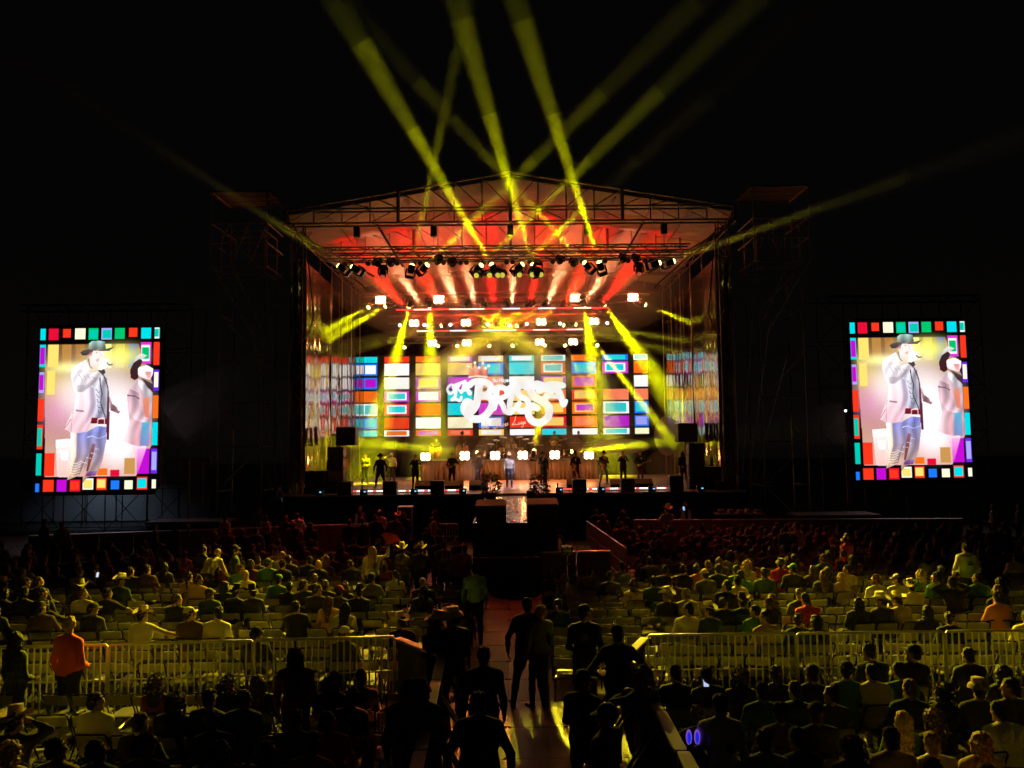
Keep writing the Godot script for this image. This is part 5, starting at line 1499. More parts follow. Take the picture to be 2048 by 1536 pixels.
func make_people_kit() -> void:
	make_head().nets(head_out)
	var poses := {
		"stand": stand(),
		"stand_turned": stand({"yaw": 0.8, "wrR": Vector3(0.12, 1.0, -0.22), "elR": Vector3(0.25, 1.1, 0.0), "knL": Vector3(-0.13, 0.5, -0.05), "anL": Vector3(-0.17, 0.09, 0.02)}),
		"stand_other": stand({"yaw": -0.8, "wrL": Vector3(-0.08, 1.02, -0.2), "elL": Vector3(-0.25, 1.12, -0.02), "anR": Vector3(0.18, 0.09, 0.0)}),
		"stand_wide": stand({"bulk": 1.16, "elL": Vector3(-0.33, 1.13, 0.05), "elR": Vector3(0.33, 1.13, 0.05), "wrL": Vector3(-0.33, 0.88, -0.05), "wrR": Vector3(0.33, 0.88, -0.05), "anL": Vector3(-0.25, 0.09, 0.02), "anR": Vector3(0.25, 0.09, 0.02), "knL": Vector3(-0.19, 0.49, -0.02), "knR": Vector3(0.19, 0.49, -0.02), "yaw": -0.3}),
		"akimbo": stand({"elL": Vector3(-0.42, 1.15, 0.1), "elR": Vector3(0.42, 1.15, 0.1), "wrL": Vector3(-0.2, 1.0, -0.02), "wrR": Vector3(0.2, 1.0, -0.02), "anL": Vector3(-0.17, 0.09, 0.03), "anR": Vector3(0.17, 0.09, 0.03)}),
		"arm_up": stand({"elR": Vector3(0.4, 1.5, -0.08), "wrR": Vector3(0.42, 1.74, -0.12), "shR": Vector3(0.19, 1.43, 0.0), "fistR": Vector3(0, 1, 0), "palmR": Vector3(0, 0, -1), "curlR": 0.9}),
		"phone_up": stand({"elR": Vector3(0.22, 1.2, -0.2), "wrR": Vector3(0.12, 1.42, -0.36), "fistR": Vector3(0, 1, -0.2), "palmR": Vector3(-1, 0, 0), "curlR": 0.8, "elL": Vector3(-0.22, 1.2, -0.2), "wrL": Vector3(-0.06, 1.4, -0.36), "fistL": Vector3(0, 1, -0.2), "palmL": Vector3(1, 0, 0), "curlL": 0.8}),
		"lean": stand({"pelvis": Vector3(0, 0.95, 0.12), "chest": Vector3(0, 1.25, -0.05), "neck": Vector3(0, 1.41, -0.15), "shL": Vector3(-0.185, 1.34, -0.11), "shR": Vector3(0.185, 1.34, -0.11), "elL": Vector3(-0.3, 1.25, -0.36), "elR": Vector3(0.3, 1.25, -0.36), "wrL": Vector3(-0.08, 1.29, -0.45), "wrR": Vector3(0.1, 1.32, -0.42), "hipL": Vector3(-0.09, 0.9, 0.11), "hipR": Vector3(0.09, 0.9, 0.11), "palmL": Vector3(0, -1, 0), "palmR": Vector3(0, -1, 0), "nod": 0.15}),
		"stoop": stand({"pelvis": Vector3(0, 0.93, 0.12), "chest": Vector3(0, 1.2, -0.08), "neck": Vector3(0.03, 1.31, -0.24), "shL": Vector3(-0.18, 1.26, -0.2), "shR": Vector3(0.19, 1.27, -0.17), "elL": Vector3(-0.26, 1.0, -0.25), "elR": Vector3(0.28, 1.0, -0.25), "wrL": Vector3(-0.2, 0.82, -0.4), "wrR": Vector3(0.26, 0.85, -0.42), "hipL": Vector3(-0.09, 0.9, 0.11), "hipR": Vector3(0.09, 0.9, 0.11), "nod": -0.4, "yaw": 0.4}),
		"sit": sit(),
		"sit_right": sit({"yaw": -0.75, "wrR": Vector3(0.2, 0.68, -0.25), "bulk": 1.05}),
		"sit_left": sit({"yaw": 0.75, "wrL": Vector3(-0.05, 0.72, -0.2)}),
		"sit_bulky": sit({"bulk": 1.18, "elL": Vector3(-0.3, 0.78, 0.04), "elR": Vector3(0.3, 0.78, 0.04), "yaw": -0.25}),
		"sit_forward": sit({"chest": Vector3(0, 0.85, -0.04), "neck": Vector3(0, 1.0, -0.14), "shL": Vector3(-0.18, 0.95, -0.1), "shR": Vector3(0.18, 0.95, -0.1), "elL": Vector3(-0.22, 0.7, -0.2), "elR": Vector3(0.22, 0.7, -0.2), "wrL": Vector3(-0.06, 0.68, -0.4), "wrR": Vector3(0.06, 0.68, -0.4), "nod": -0.25, "yaw": 0.2}),
		"sit_arm_out": sit({"elR": Vector3(0.46, 0.9, 0.12), "wrR": Vector3(0.68, 0.86, 0.16), "palmR": Vector3(0, -1, 0), "yaw": -0.5, "bulk": 1.08}),
		"sit_phone": sit({"elR": Vector3(0.27, 0.86, -0.16), "wrR": Vector3(0.22, 1.08, -0.3), "fistR": Vector3(0, 1, -0.2), "palmR": Vector3(-1, 0, 0), "curlR": 0.8, "yaw": -0.15}),
		"sit_hands_head": sit({"elL": Vector3(-0.36, 1.1, -0.02), "elR": Vector3(0.36, 1.1, -0.02), "wrL": Vector3(-0.13, 1.2, -0.02), "wrR": Vector3(0.13, 1.2, -0.02), "fistL": Vector3(0.8, 0.5, 0), "fistR": Vector3(-0.8, 0.5, 0), "palmL": Vector3(0.5, -0.6, 0), "palmR": Vector3(-0.5, -0.6, 0)}),
		"drum": sit({"elL": Vector3(-0.3, 0.78, -0.08), "elR": Vector3(0.3, 0.8, -0.08), "wrL": Vector3(-0.22, 0.86, -0.32), "wrR": Vector3(0.26, 0.98, -0.28), "curlL": 0.9, "curlR": 0.9}),
		# band members face +z in the scene through their yaw; these are the same frames
		"sing": stand({"elR": Vector3(0.28, 1.16, -0.08), "wrR": Vector3(0.1, 1.36, -0.2), "fistR": Vector3(-0.4, 0.5, 0.1), "palmR": Vector3(0, 0.3, 1), "curlR": 0.95, "anL": Vector3(-0.15, 0.09, 0.03), "anR": Vector3(0.15, 0.09, 0.03)}),
		"sax": stand({"elL": Vector3(-0.26, 1.16, -0.1), "wrL": Vector3(-0.04, 1.2, -0.3), "elR": Vector3(0.26, 1.08, -0.02), "wrR": Vector3(0.1, 0.98, -0.28), "curlL": 0.8, "curlR": 0.8, "anL": Vector3(-0.2, 0.09, 0.0), "anR": Vector3(0.2, 0.09, 0.05), "knL": Vector3(-0.17, 0.49, -0.06)}),
		"trumpet": stand({"elL": Vector3(-0.27, 1.25, -0.16), "wrL": Vector3(-0.05, 1.5, -0.36), "elR": Vector3(0.27, 1.25, -0.16), "wrR": Vector3(0.06, 1.5, -0.38), "curlL": 0.8, "curlR": 0.8, "fistL": Vector3(0.3, 0.5, -0.5), "fistR": Vector3(-0.3, 0.5, -0.5)}),
		"guitar": stand({"elL": Vector3(-0.32, 1.16, -0.05), "wrL": Vector3(-0.46, 1.2, -0.28), "elR": Vector3(0.3, 1.12, 0.05), "wrR": Vector3(0.12, 1.02, -0.2), "curlL": 0.9, "curlR": 0.7}),
		"keys": stand({"elL": Vector3(-0.25, 1.12, -0.06), "wrL": Vector3(-0.18, 1.02, -0.32), "elR": Vector3(0.25, 1.12, -0.06), "wrR": Vector3(0.18, 1.02, -0.32), "palmL": Vector3(0, -1, 0), "palmR": Vector3(0, -1, 0), "nod": -0.3}),
		"shade_eyes": stand({"elR": Vector3(0.38, 1.5, -0.1), "wrR": Vector3(0.16, 1.62, -0.1), "fistR": Vector3(-1, 0.1, 0), "palmR": Vector3(0, -1, 0), "curlR": 0.1, "anL": Vector3(-0.16, 0.09, 0.1)}),
	}
	for k in poses: bodies[k] = make_body(poses[k])
	make_hair()
	make_hats()

# hair sits in head space (neck joint at the origin)
func make_hair() -> void:
	var fn := FastNoiseLite.new()
	fn.seed = 3; fn.frequency = 18.0
	for kind in ["short", "long", "pony", "bun", "curly", "bob"]:
		var f := Field.new(Vector3(-0.19, -0.38, -0.17), Vector3(0.19, 0.33, 0.2), 0.0125)
		f.cap(Vector3(0, 0.168, 0.022), Vector3(0, 0.178, 0.022), 0.086, 0.086, SKIN, 0.02, Vector3(0.97, 1.07, 1.12))
		f.cap(Vector3(0, 0.09, 0.07), Vector3(0, 0.15, 0.06), 0.05, 0.06, SKIN, 0.03)
		match kind:
			"long":
				f.cap(Vector3(-0.03, 0.15, 0.06), Vector3(-0.05, -0.28, 0.10), 0.07, 0.05, SKIN, 0.05)
				f.cap(Vector3(0.03, 0.15, 0.06), Vector3(0.05, -0.26, 0.10), 0.07, 0.055, SKIN, 0.05)
				f.cap(Vector3(0.075, 0.14, 0.03), Vector3(0.085, -0.12, 0.05), 0.035, 0.03, SKIN, 0.04)
				f.cap(Vector3(-0.075, 0.14, 0.03), Vector3(-0.085, -0.12, 0.05), 0.035, 0.03, SKIN, 0.04)
			"pony":
				f.cap(Vector3(0, 0.19, 0.1), Vector3(0, 0.1, 0.15), 0.03, 0.035, SKIN, 0.02)
				f.cap(Vector3(0, 0.1, 0.15), Vector3(0.02, -0.2, 0.13), 0.035, 0.015, SKIN, 0.02)
			"bun":
				f.cap(Vector3(0, 0.25, 0.07), Vector3(0, 0.27, 0.08), 0.05, 0.05, SKIN, 0.01)
			"curly":
				f.cap(Vector3(0, 0.18, 0.03), Vector3(0, 0.1, 0.05), 0.125, 0.13, SKIN, 0.04)
				f.cap(Vector3(0, 0.08, 0.06), Vector3(0, -0.08, 0.08), 0.12, 0.1, SKIN, 0.05)
			"bob":
				f.cap(Vector3(0.05, 0.14, 0.03), Vector3(0.07, 0.01, 0.03), 0.06, 0.045, SKIN, 0.05)
				f.cap(Vector3(-0.05, 0.14, 0.03), Vector3(-0.07, 0.01, 0.03), 0.06, 0.045, SKIN, 0.05)
				f.cap(Vector3(0, 0.13, 0.06), Vector3(0, 0.0, 0.07), 0.07, 0.06, SKIN, 0.05)
		f.noise(fn, 0.05 if kind == "curly" else 0.028)
		var out := {}
		# leave the face free
		f.nets(out, Transform3D(), func(p: Vector3): return p.z < -0.035 and p.y < 0.178 + 0.25 * minf(0.0, p.z + 0.06) and absf(p.x) < 0.075 or p.z < -0.02 and p.y < 0.12 and absf(p.x) < 0.09)
		hair_meshes[kind] = commit_field(out, [SKIN])

func hat_sheet(fn: Callable, nr: int, ns: int) -> ArrayMesh:
	return sheet(ns, nr, fn, Vector3(0, 0.006, 0))

func make_hats() -> void:
	# cowboy hat: curled brim and pinched crown
	var st := SurfaceTool.new()
	st.append_from(hat_sheet(func(u, v):
		var a: float = u * TAU
		var r: float = lerpf(0.085, 0.185, v)
		var x: float = cos(a) * r * 0.88
		var z: float = sin(a) * r * 1.12
		return Vector3(x, 0.205 + 0.062 * pow(absf(cos(a)), 2.0) * v * v - 0.035 * pow(absf(sin(a)), 2.0) * v, z), 5, 28), 0, Transform3D())
	st.append_from(hat_sheet(func(u, v):
		var a: float = u * TAU
		var r: float = 0.092 - 0.018 * v if v < 0.8 else 0.078 * (1.0 - (v - 0.8) * 5.0)
		var x: float = cos(a) * r * (0.95 - 0.12 * v)
		var y: float = 0.205 + 0.125 * minf(1.0, v / 0.8)
		if v > 0.8: y -= 0.03 * (v - 0.8) * 5.0
		return Vector3(x, y + 0.01 * sin(a), sin(a) * r * 1.15 - 0.012 * maxf(0.0, -sin(a)) * v), 10, 28), 0, Transform3D())
	hat_meshes["cowboy"] = st.commit()
	var cp := SurfaceTool.new()
	cp.append_from(hat_sheet(func(u, v):
		var a: float = u * TAU
		var e: float = v * PI * 0.5
		return Vector3(cos(a) * cos(e) * 0.092, 0.185 + sin(e) * 0.092, 0.014 + sin(a) * cos(e) * 0.108), 7, 24), 0, Transform3D())
	cp.append_from(hat_sheet(func(u, v):
		var a: float = lerpf(PI * 1.15, PI * 1.85, u)
		var r: float = 1.0 + v * 0.75
		return Vector3(cos(a) * 0.09 * (1.0 + 0.15 * v), 0.188 - 0.012 * v - 0.015 * absf(cos(a)) * v, 0.014 + sin(a) * 0.106 * r), 4, 14), 0, Transform3D())
	hat_meshes["cap"] = cp.commit()
	var bk := SurfaceTool.new()
	bk.append_from(hat_sheet(func(u, v):
		var a: float = u * TAU
		var r: float = 0.15 - 0.06 * v if v < 0.4 else (0.098 - 0.01 * v if v < 0.9 else 0.088 * (1.0 - (v - 0.9) * 10.0))
		var y: float = 0.165 + v * 0.14 if v < 0.9 else 0.29
		return Vector3(cos(a) * r * 0.92, y, 0.012 + sin(a) * r * 1.08), 10, 24), 0, Transform3D())
	hat_meshes["bucket"] = bk.commit()

var tones := {"black": Vector3(0.012, 0.012, 0.013), "dark": Vector3(0.03, 0.03, 0.032), "grey": Vector3(0.16, 0.16, 0.16), "white": Vector3(0.7, 0.69, 0.66), "cream": Vector3(0.6, 0.55, 0.42), "tan": Vector3(0.42, 0.32, 0.2), "brown": Vector3(0.1, 0.055, 0.03),
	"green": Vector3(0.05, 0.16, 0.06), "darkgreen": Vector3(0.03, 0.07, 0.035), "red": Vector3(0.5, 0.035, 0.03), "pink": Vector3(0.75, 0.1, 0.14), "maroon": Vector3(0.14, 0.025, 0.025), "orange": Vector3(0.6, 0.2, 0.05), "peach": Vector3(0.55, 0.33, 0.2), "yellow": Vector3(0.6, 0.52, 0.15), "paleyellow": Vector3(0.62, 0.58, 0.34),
	"blue": Vector3(0.03, 0.06, 0.2), "teal": Vector3(0.22, 0.45, 0.4), "tealdark": Vector3(0.03, 0.12, 0.13), "lightblue": Vector3(0.25, 0.33, 0.42), "denim": Vector3(0.04, 0.06, 0.12), "blond": Vector3(0.42, 0.28, 0.11), "auburn": Vector3(0.12, 0.04, 0.02), "vest": Vector3(0.45, 0.62, 0.08), "plaid": Vector3(0.1, 0.14, 0.06), "plaidgrey": Vector3(0.17, 0.14, 0.12)}
var skin_tones := [Vector3(0.36, 0.2, 0.13), Vector3(0.3, 0.165, 0.1), Vector3(0.42, 0.25, 0.17)]

func cloth(name_of: String) -> StandardMaterial3D:
	var v: Vector3 = tones[name_of]
	if name_of.begins_with("plaid"):
		if not mats.has(name_of):
			var im := Image.create(64, 64, false, Image.FORMAT_RGB8)
			for y in 64:
				for x in 64:
					var k := (0.45 if (x % 32) < 16 else 1.0) * (0.45 if (y % 32) < 16 else 1.0)
					if x % 32 == 7 or y % 32 == 7: k = 1.5
					im.set_pixel(x, y, lin(v.x * k, v.y * k, v.z * k))
			var m := StandardMaterial3D.new()
			m.albedo_texture = ImageTexture.create_from_image(im)
			m.uv1_triplanar = true; m.uv1_scale = Vector3.ONE * 4.0; m.roughness = 0.9
			mats[name_of] = m
		return mats[name_of]
	return mat(v.x, v.y, v.z, 0.85, 0.0, cloth_noise, 0.5, 3.0)

# the figure itself; every garment colour is a surface of the one body mesh
func person(pose: String, label: String, at: Vector3, yaw: float, top: String, legs: String, hair: String, hair_tone: String, hat: String, hat_tone: String, bare_arms: bool, size := 1.0, group := "") -> Node3D:
	var o := thing("person", label, "person", at, yaw, group)
	o.scale = Vector3.ONE * size
	var kit: Dictionary = bodies[pose]
	var b := part(o, "body", kit.mesh, null)
	var sk: Vector3 = skin_tones[rng.randi() % 3]
	var skin := mat(sk.x, sk.y, sk.z, 0.5)
	var wear := cloth(top)
	var list := [skin, wear, skin if bare_arms else wear, cloth(legs), mat(0.015, 0.013, 0.012, 0.45), mat(0.03, 0.012, 0.01, 0.4)]
	for k in mini(list.size(), kit.mesh.get_surface_count()): b.set_surface_override_material(k, list[k])
	var hx: Transform3D = kit.head
	if hair != "bald":
		var hv: Vector3 = tones[hair_tone]
		part(o, "hair", hair_meshes[hair], mat(hv.x, hv.y, hv.z, 0.7), hx)
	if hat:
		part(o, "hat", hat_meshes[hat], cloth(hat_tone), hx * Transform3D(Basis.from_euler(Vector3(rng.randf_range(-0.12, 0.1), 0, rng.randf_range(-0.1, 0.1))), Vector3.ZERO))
	return o

# ------------------------------------------------------------------ the band
func horn(o: Node3D, called: String, pts: Array, r: Array, m: Material) -> void:
	part(o, called, tube(pts, r, 10), m)

func place_band() -> void:
	var brass := mat(0.75, 0.5, 0.16, 0.22, 1.0)
	var hy := 2.09
	var list := [
		["stand_wide", -7.1, hy, -41.4, "black", "black", "s", "cowboy", "black", "performer in black cowboy hat and black suit, leftmost on the stage"],
		["shade_eyes", -7.3, hy, -46.6, "white", "dark", "s", "cap", "white", "stagehand in white T-shirt and cap shading his eyes on stage"],
		["stand_turned", -10.0, hy, -45.6, "red", "dark", "s", "", "", "stagehand with red on his shirt at the far left wing"],
		["stand_other", -8.7, hy, -45.6, "grey", "denim", "s", "", "", "stagehand in grey shirt between the left wing and the man in white"],
		["trumpet", -5.25, hy, -41.6, "black", "black", "s", "", "", "horn player in black near the left footlights with a slide trombone"],
		["guitar", -3.45, hy, -43.9, "black", "black", "s", "", "", "musician in black holding a trumpet low before the riser drape"],
		["sing", -2.05, hy, -44.8, "dark", "blue", "s", "cap", "black", "backing singer in dark jacket with microphone at his mouth, left of the lead"],
		["stand", -0.19, hy, -40.9, "lightblue", "denim", "s", "cowboy", "white", "lead singer in white cowboy hat and blue shirt at the head of the runway"],
		["sing", 1.7, hy, -42.9, "black", "black", "s", "cowboy", "black", "backing singer in black hat with raised microphone, right of the lead"],
		["sax", 3.5, hy, -43.2, "black", "maroon", "s", "cowboy", "black", "first saxophonist in black hat, the one nearer the lead singer"],
		["sax", 5.15, hy, -43.9, "black", "black", "s", "cowboy", "black", "second saxophonist in black hat, a leg forward"],
		["trumpet", 6.25, hy, -43.8, "dark", "dark", "s", "", "", "trumpeter in dark suit right of the saxophonists"],
		["guitar", 7.35, hy, -44.6, "dark", "maroon", "s", "", "", "musician with an orange-brown horn, rightmost of the front line"],
		["stand_turned", 9.1, hy, -41.2, "black", "black", "l", "", "", "long-haired person in a short black outfit by the right speaker stack"],
		["drum", -5.0, hy + 1.28, -50.4, "dark", "dark", "s", "", "", "conga player at the left end of the riser"],
		["keys", -3.3, hy + 1.25, -50.6, "dark", "dark", "s", "cowboy", "black", "percussionist in a hat between the congas and the drum kit"],
		["drum", -0.1, hy + 1.28, -51.0, "black", "black", "s", "", "", "drummer behind the drum kit in the middle of the riser"],
		["guitar", 2.75, hy + 1.25, -50.4, "grey", "dark", "s", "", "", "bass guitarist on the riser between drums and keyboard"],
		["keys", 4.3, hy + 1.25, -50.2, "black", "black", "s", "", "", "keyboard player standing at the right part of the riser"]]
	for r in list:
		var at := Vector3(r[1], r[2], r[3])
		var yaw := PI + rng.randf_range(-0.2, 0.2)
		var p := person(r[0], r[9], at, yaw, r[4], r[5], "long" if r[6] == "l" else "short", "black", r[7], r[8], r[4] in ["white", "grey"], 1.02)
		var hold := func(called: String, label: String, cat: String): 
			var o := thing(called, label, cat, at, yaw)
			return o
		match r[0]:
			"sing":
				var o: Node3D = hold.call("microphone", "microphone held by the " + r[9].split(",")[0], "microphone")
				pipe(o, "handle", Vector3(0.1, 1.34, -0.2), Vector3(0.03, 1.5, -0.17), 0.02, mat(0.03, 0.03, 0.03, 0.4))
				ball(o, "grille", Vector3(0.02, 1.52, -0.165), Vector3.ONE * 0.032, mat(0.4, 0.4, 0.4, 0.3, 0.8))
			"sax":
				var o: Node3D = hold.call("saxophone", "gold saxophone played by the " + r[9].get_slice(",", 0), "saxophone")
				horn(o, "body", [Vector3(-0.02, 1.5, -0.16), Vector3(-0.02, 1.47, -0.28), Vector3(-0.01, 1.36, -0.31), Vector3(0.05, 0.98, -0.31), Vector3(0.09, 0.85, -0.32), Vector3(0.08, 0.8, -0.38), Vector3(0.06, 0.86, -0.43)], [0.012, 0.014, 0.02, 0.034, 0.042, 0.045, 0.05], brass)
				horn(o, "bell", [Vector3(0.06, 0.86, -0.43), Vector3(0.05, 1.0, -0.45), Vector3(0.045, 1.1, -0.5)], [0.05, 0.065, 0.11], brass)
			"trumpet":
				var o: Node3D = hold.call("trumpet" if r[1] > 0 else "trombone", "brass horn raised by the " + r[9].get_slice(",", 0).get_slice(" near", 0), "trumpet" if r[1] > 0 else "trombone")
				horn(o, "tubing", [Vector3(0, 1.56, -0.14), Vector3(0, 1.55, -0.6)], [0.012, 0.014], brass)
				horn(o, "tubing", [Vector3(0.03, 1.46, -0.3), Vector3(0.03, 1.46, -0.55)], [0.02, 0.02], brass)
				horn(o, "bell", [Vector3(0, 1.55, -0.55), Vector3(0, 1.54, -0.7), Vector3(0, 1.53, -0.78)], [0.015, 0.03, 0.075], brass)
			"guitar":
				if r[1] in [-3.45, 7.35]:
					var o: Node3D = hold.call("horn", "brass horn held low by the " + r[9].get_slice(",", 0).get_slice(" holding", 0), "horn")
					horn(o, "tubing", [Vector3(-0.45, 1.22, -0.3), Vector3(0.0, 1.1, -0.3)], [0.014, 0.018], brass)
					horn(o, "bell", [Vector3(0.0, 1.1, -0.3), Vector3(0.16, 1.02, -0.3), Vector3(0.24, 0.98, -0.3)], [0.018, 0.035, 0.09], brass)
				else:
					var o: Node3D = hold.call("bass_guitar", "pale bass guitar slung on the bassist on the riser", "guitar")
					var bd := func(c: Vector3, s: Vector3): ball(o, "body", c, s, mat(0.6, 0.55, 0.45, 0.3))
					bd.call(Vector3(0.14, 1.02, -0.24), Vector3(0.19, 0.17, 0.035))
					rod(o, "neck", Vector3(0.0, 1.06, -0.25), Vector3(-0.62, 1.28, -0.3), 0.022, mat(0.2, 0.1, 0.05, 0.4))
					box(o, "headstock", Vector3(-0.68, 1.3, -0.3), Vector3(0.14, 0.07, 0.035), mat(0.5, 0.45, 0.4, 0.4), Vector3(0, 0, -0.35))
			"drum":
				for s in [-1, 1]:
					var o: Node3D = hold.call("drumstick", "drumstick in the %s hand of the %s" % ["left" if s < 0 else "right", r[9].get_slice(" in the", 0)], "drumstick")
					rod(o, "stick", Vector3(s * 0.24, 0.86 + 0.12 * float(s > 0), -0.3), Vector3(s * 0.1, 0.9, -0.62), 0.01, mat(0.5, 0.35, 0.2, 0.5))
				var st := thing("drum_stool", "round stool under the " + r[9], "stool", at + Vector3(0, 0, 0), yaw)
				pipe(st, "seat", Vector3(0, 0.41, 0.1), Vector3(0, 0.46, 0.1), 0.18, mat(0.02, 0.02, 0.02, 0.5))
				rod(st, "leg", Vector3(0, 0.0, 0.1), Vector3(0, 0.41, 0.1), 0.03, mat(0.3, 0.3, 0.3, 0.3, 0.8))

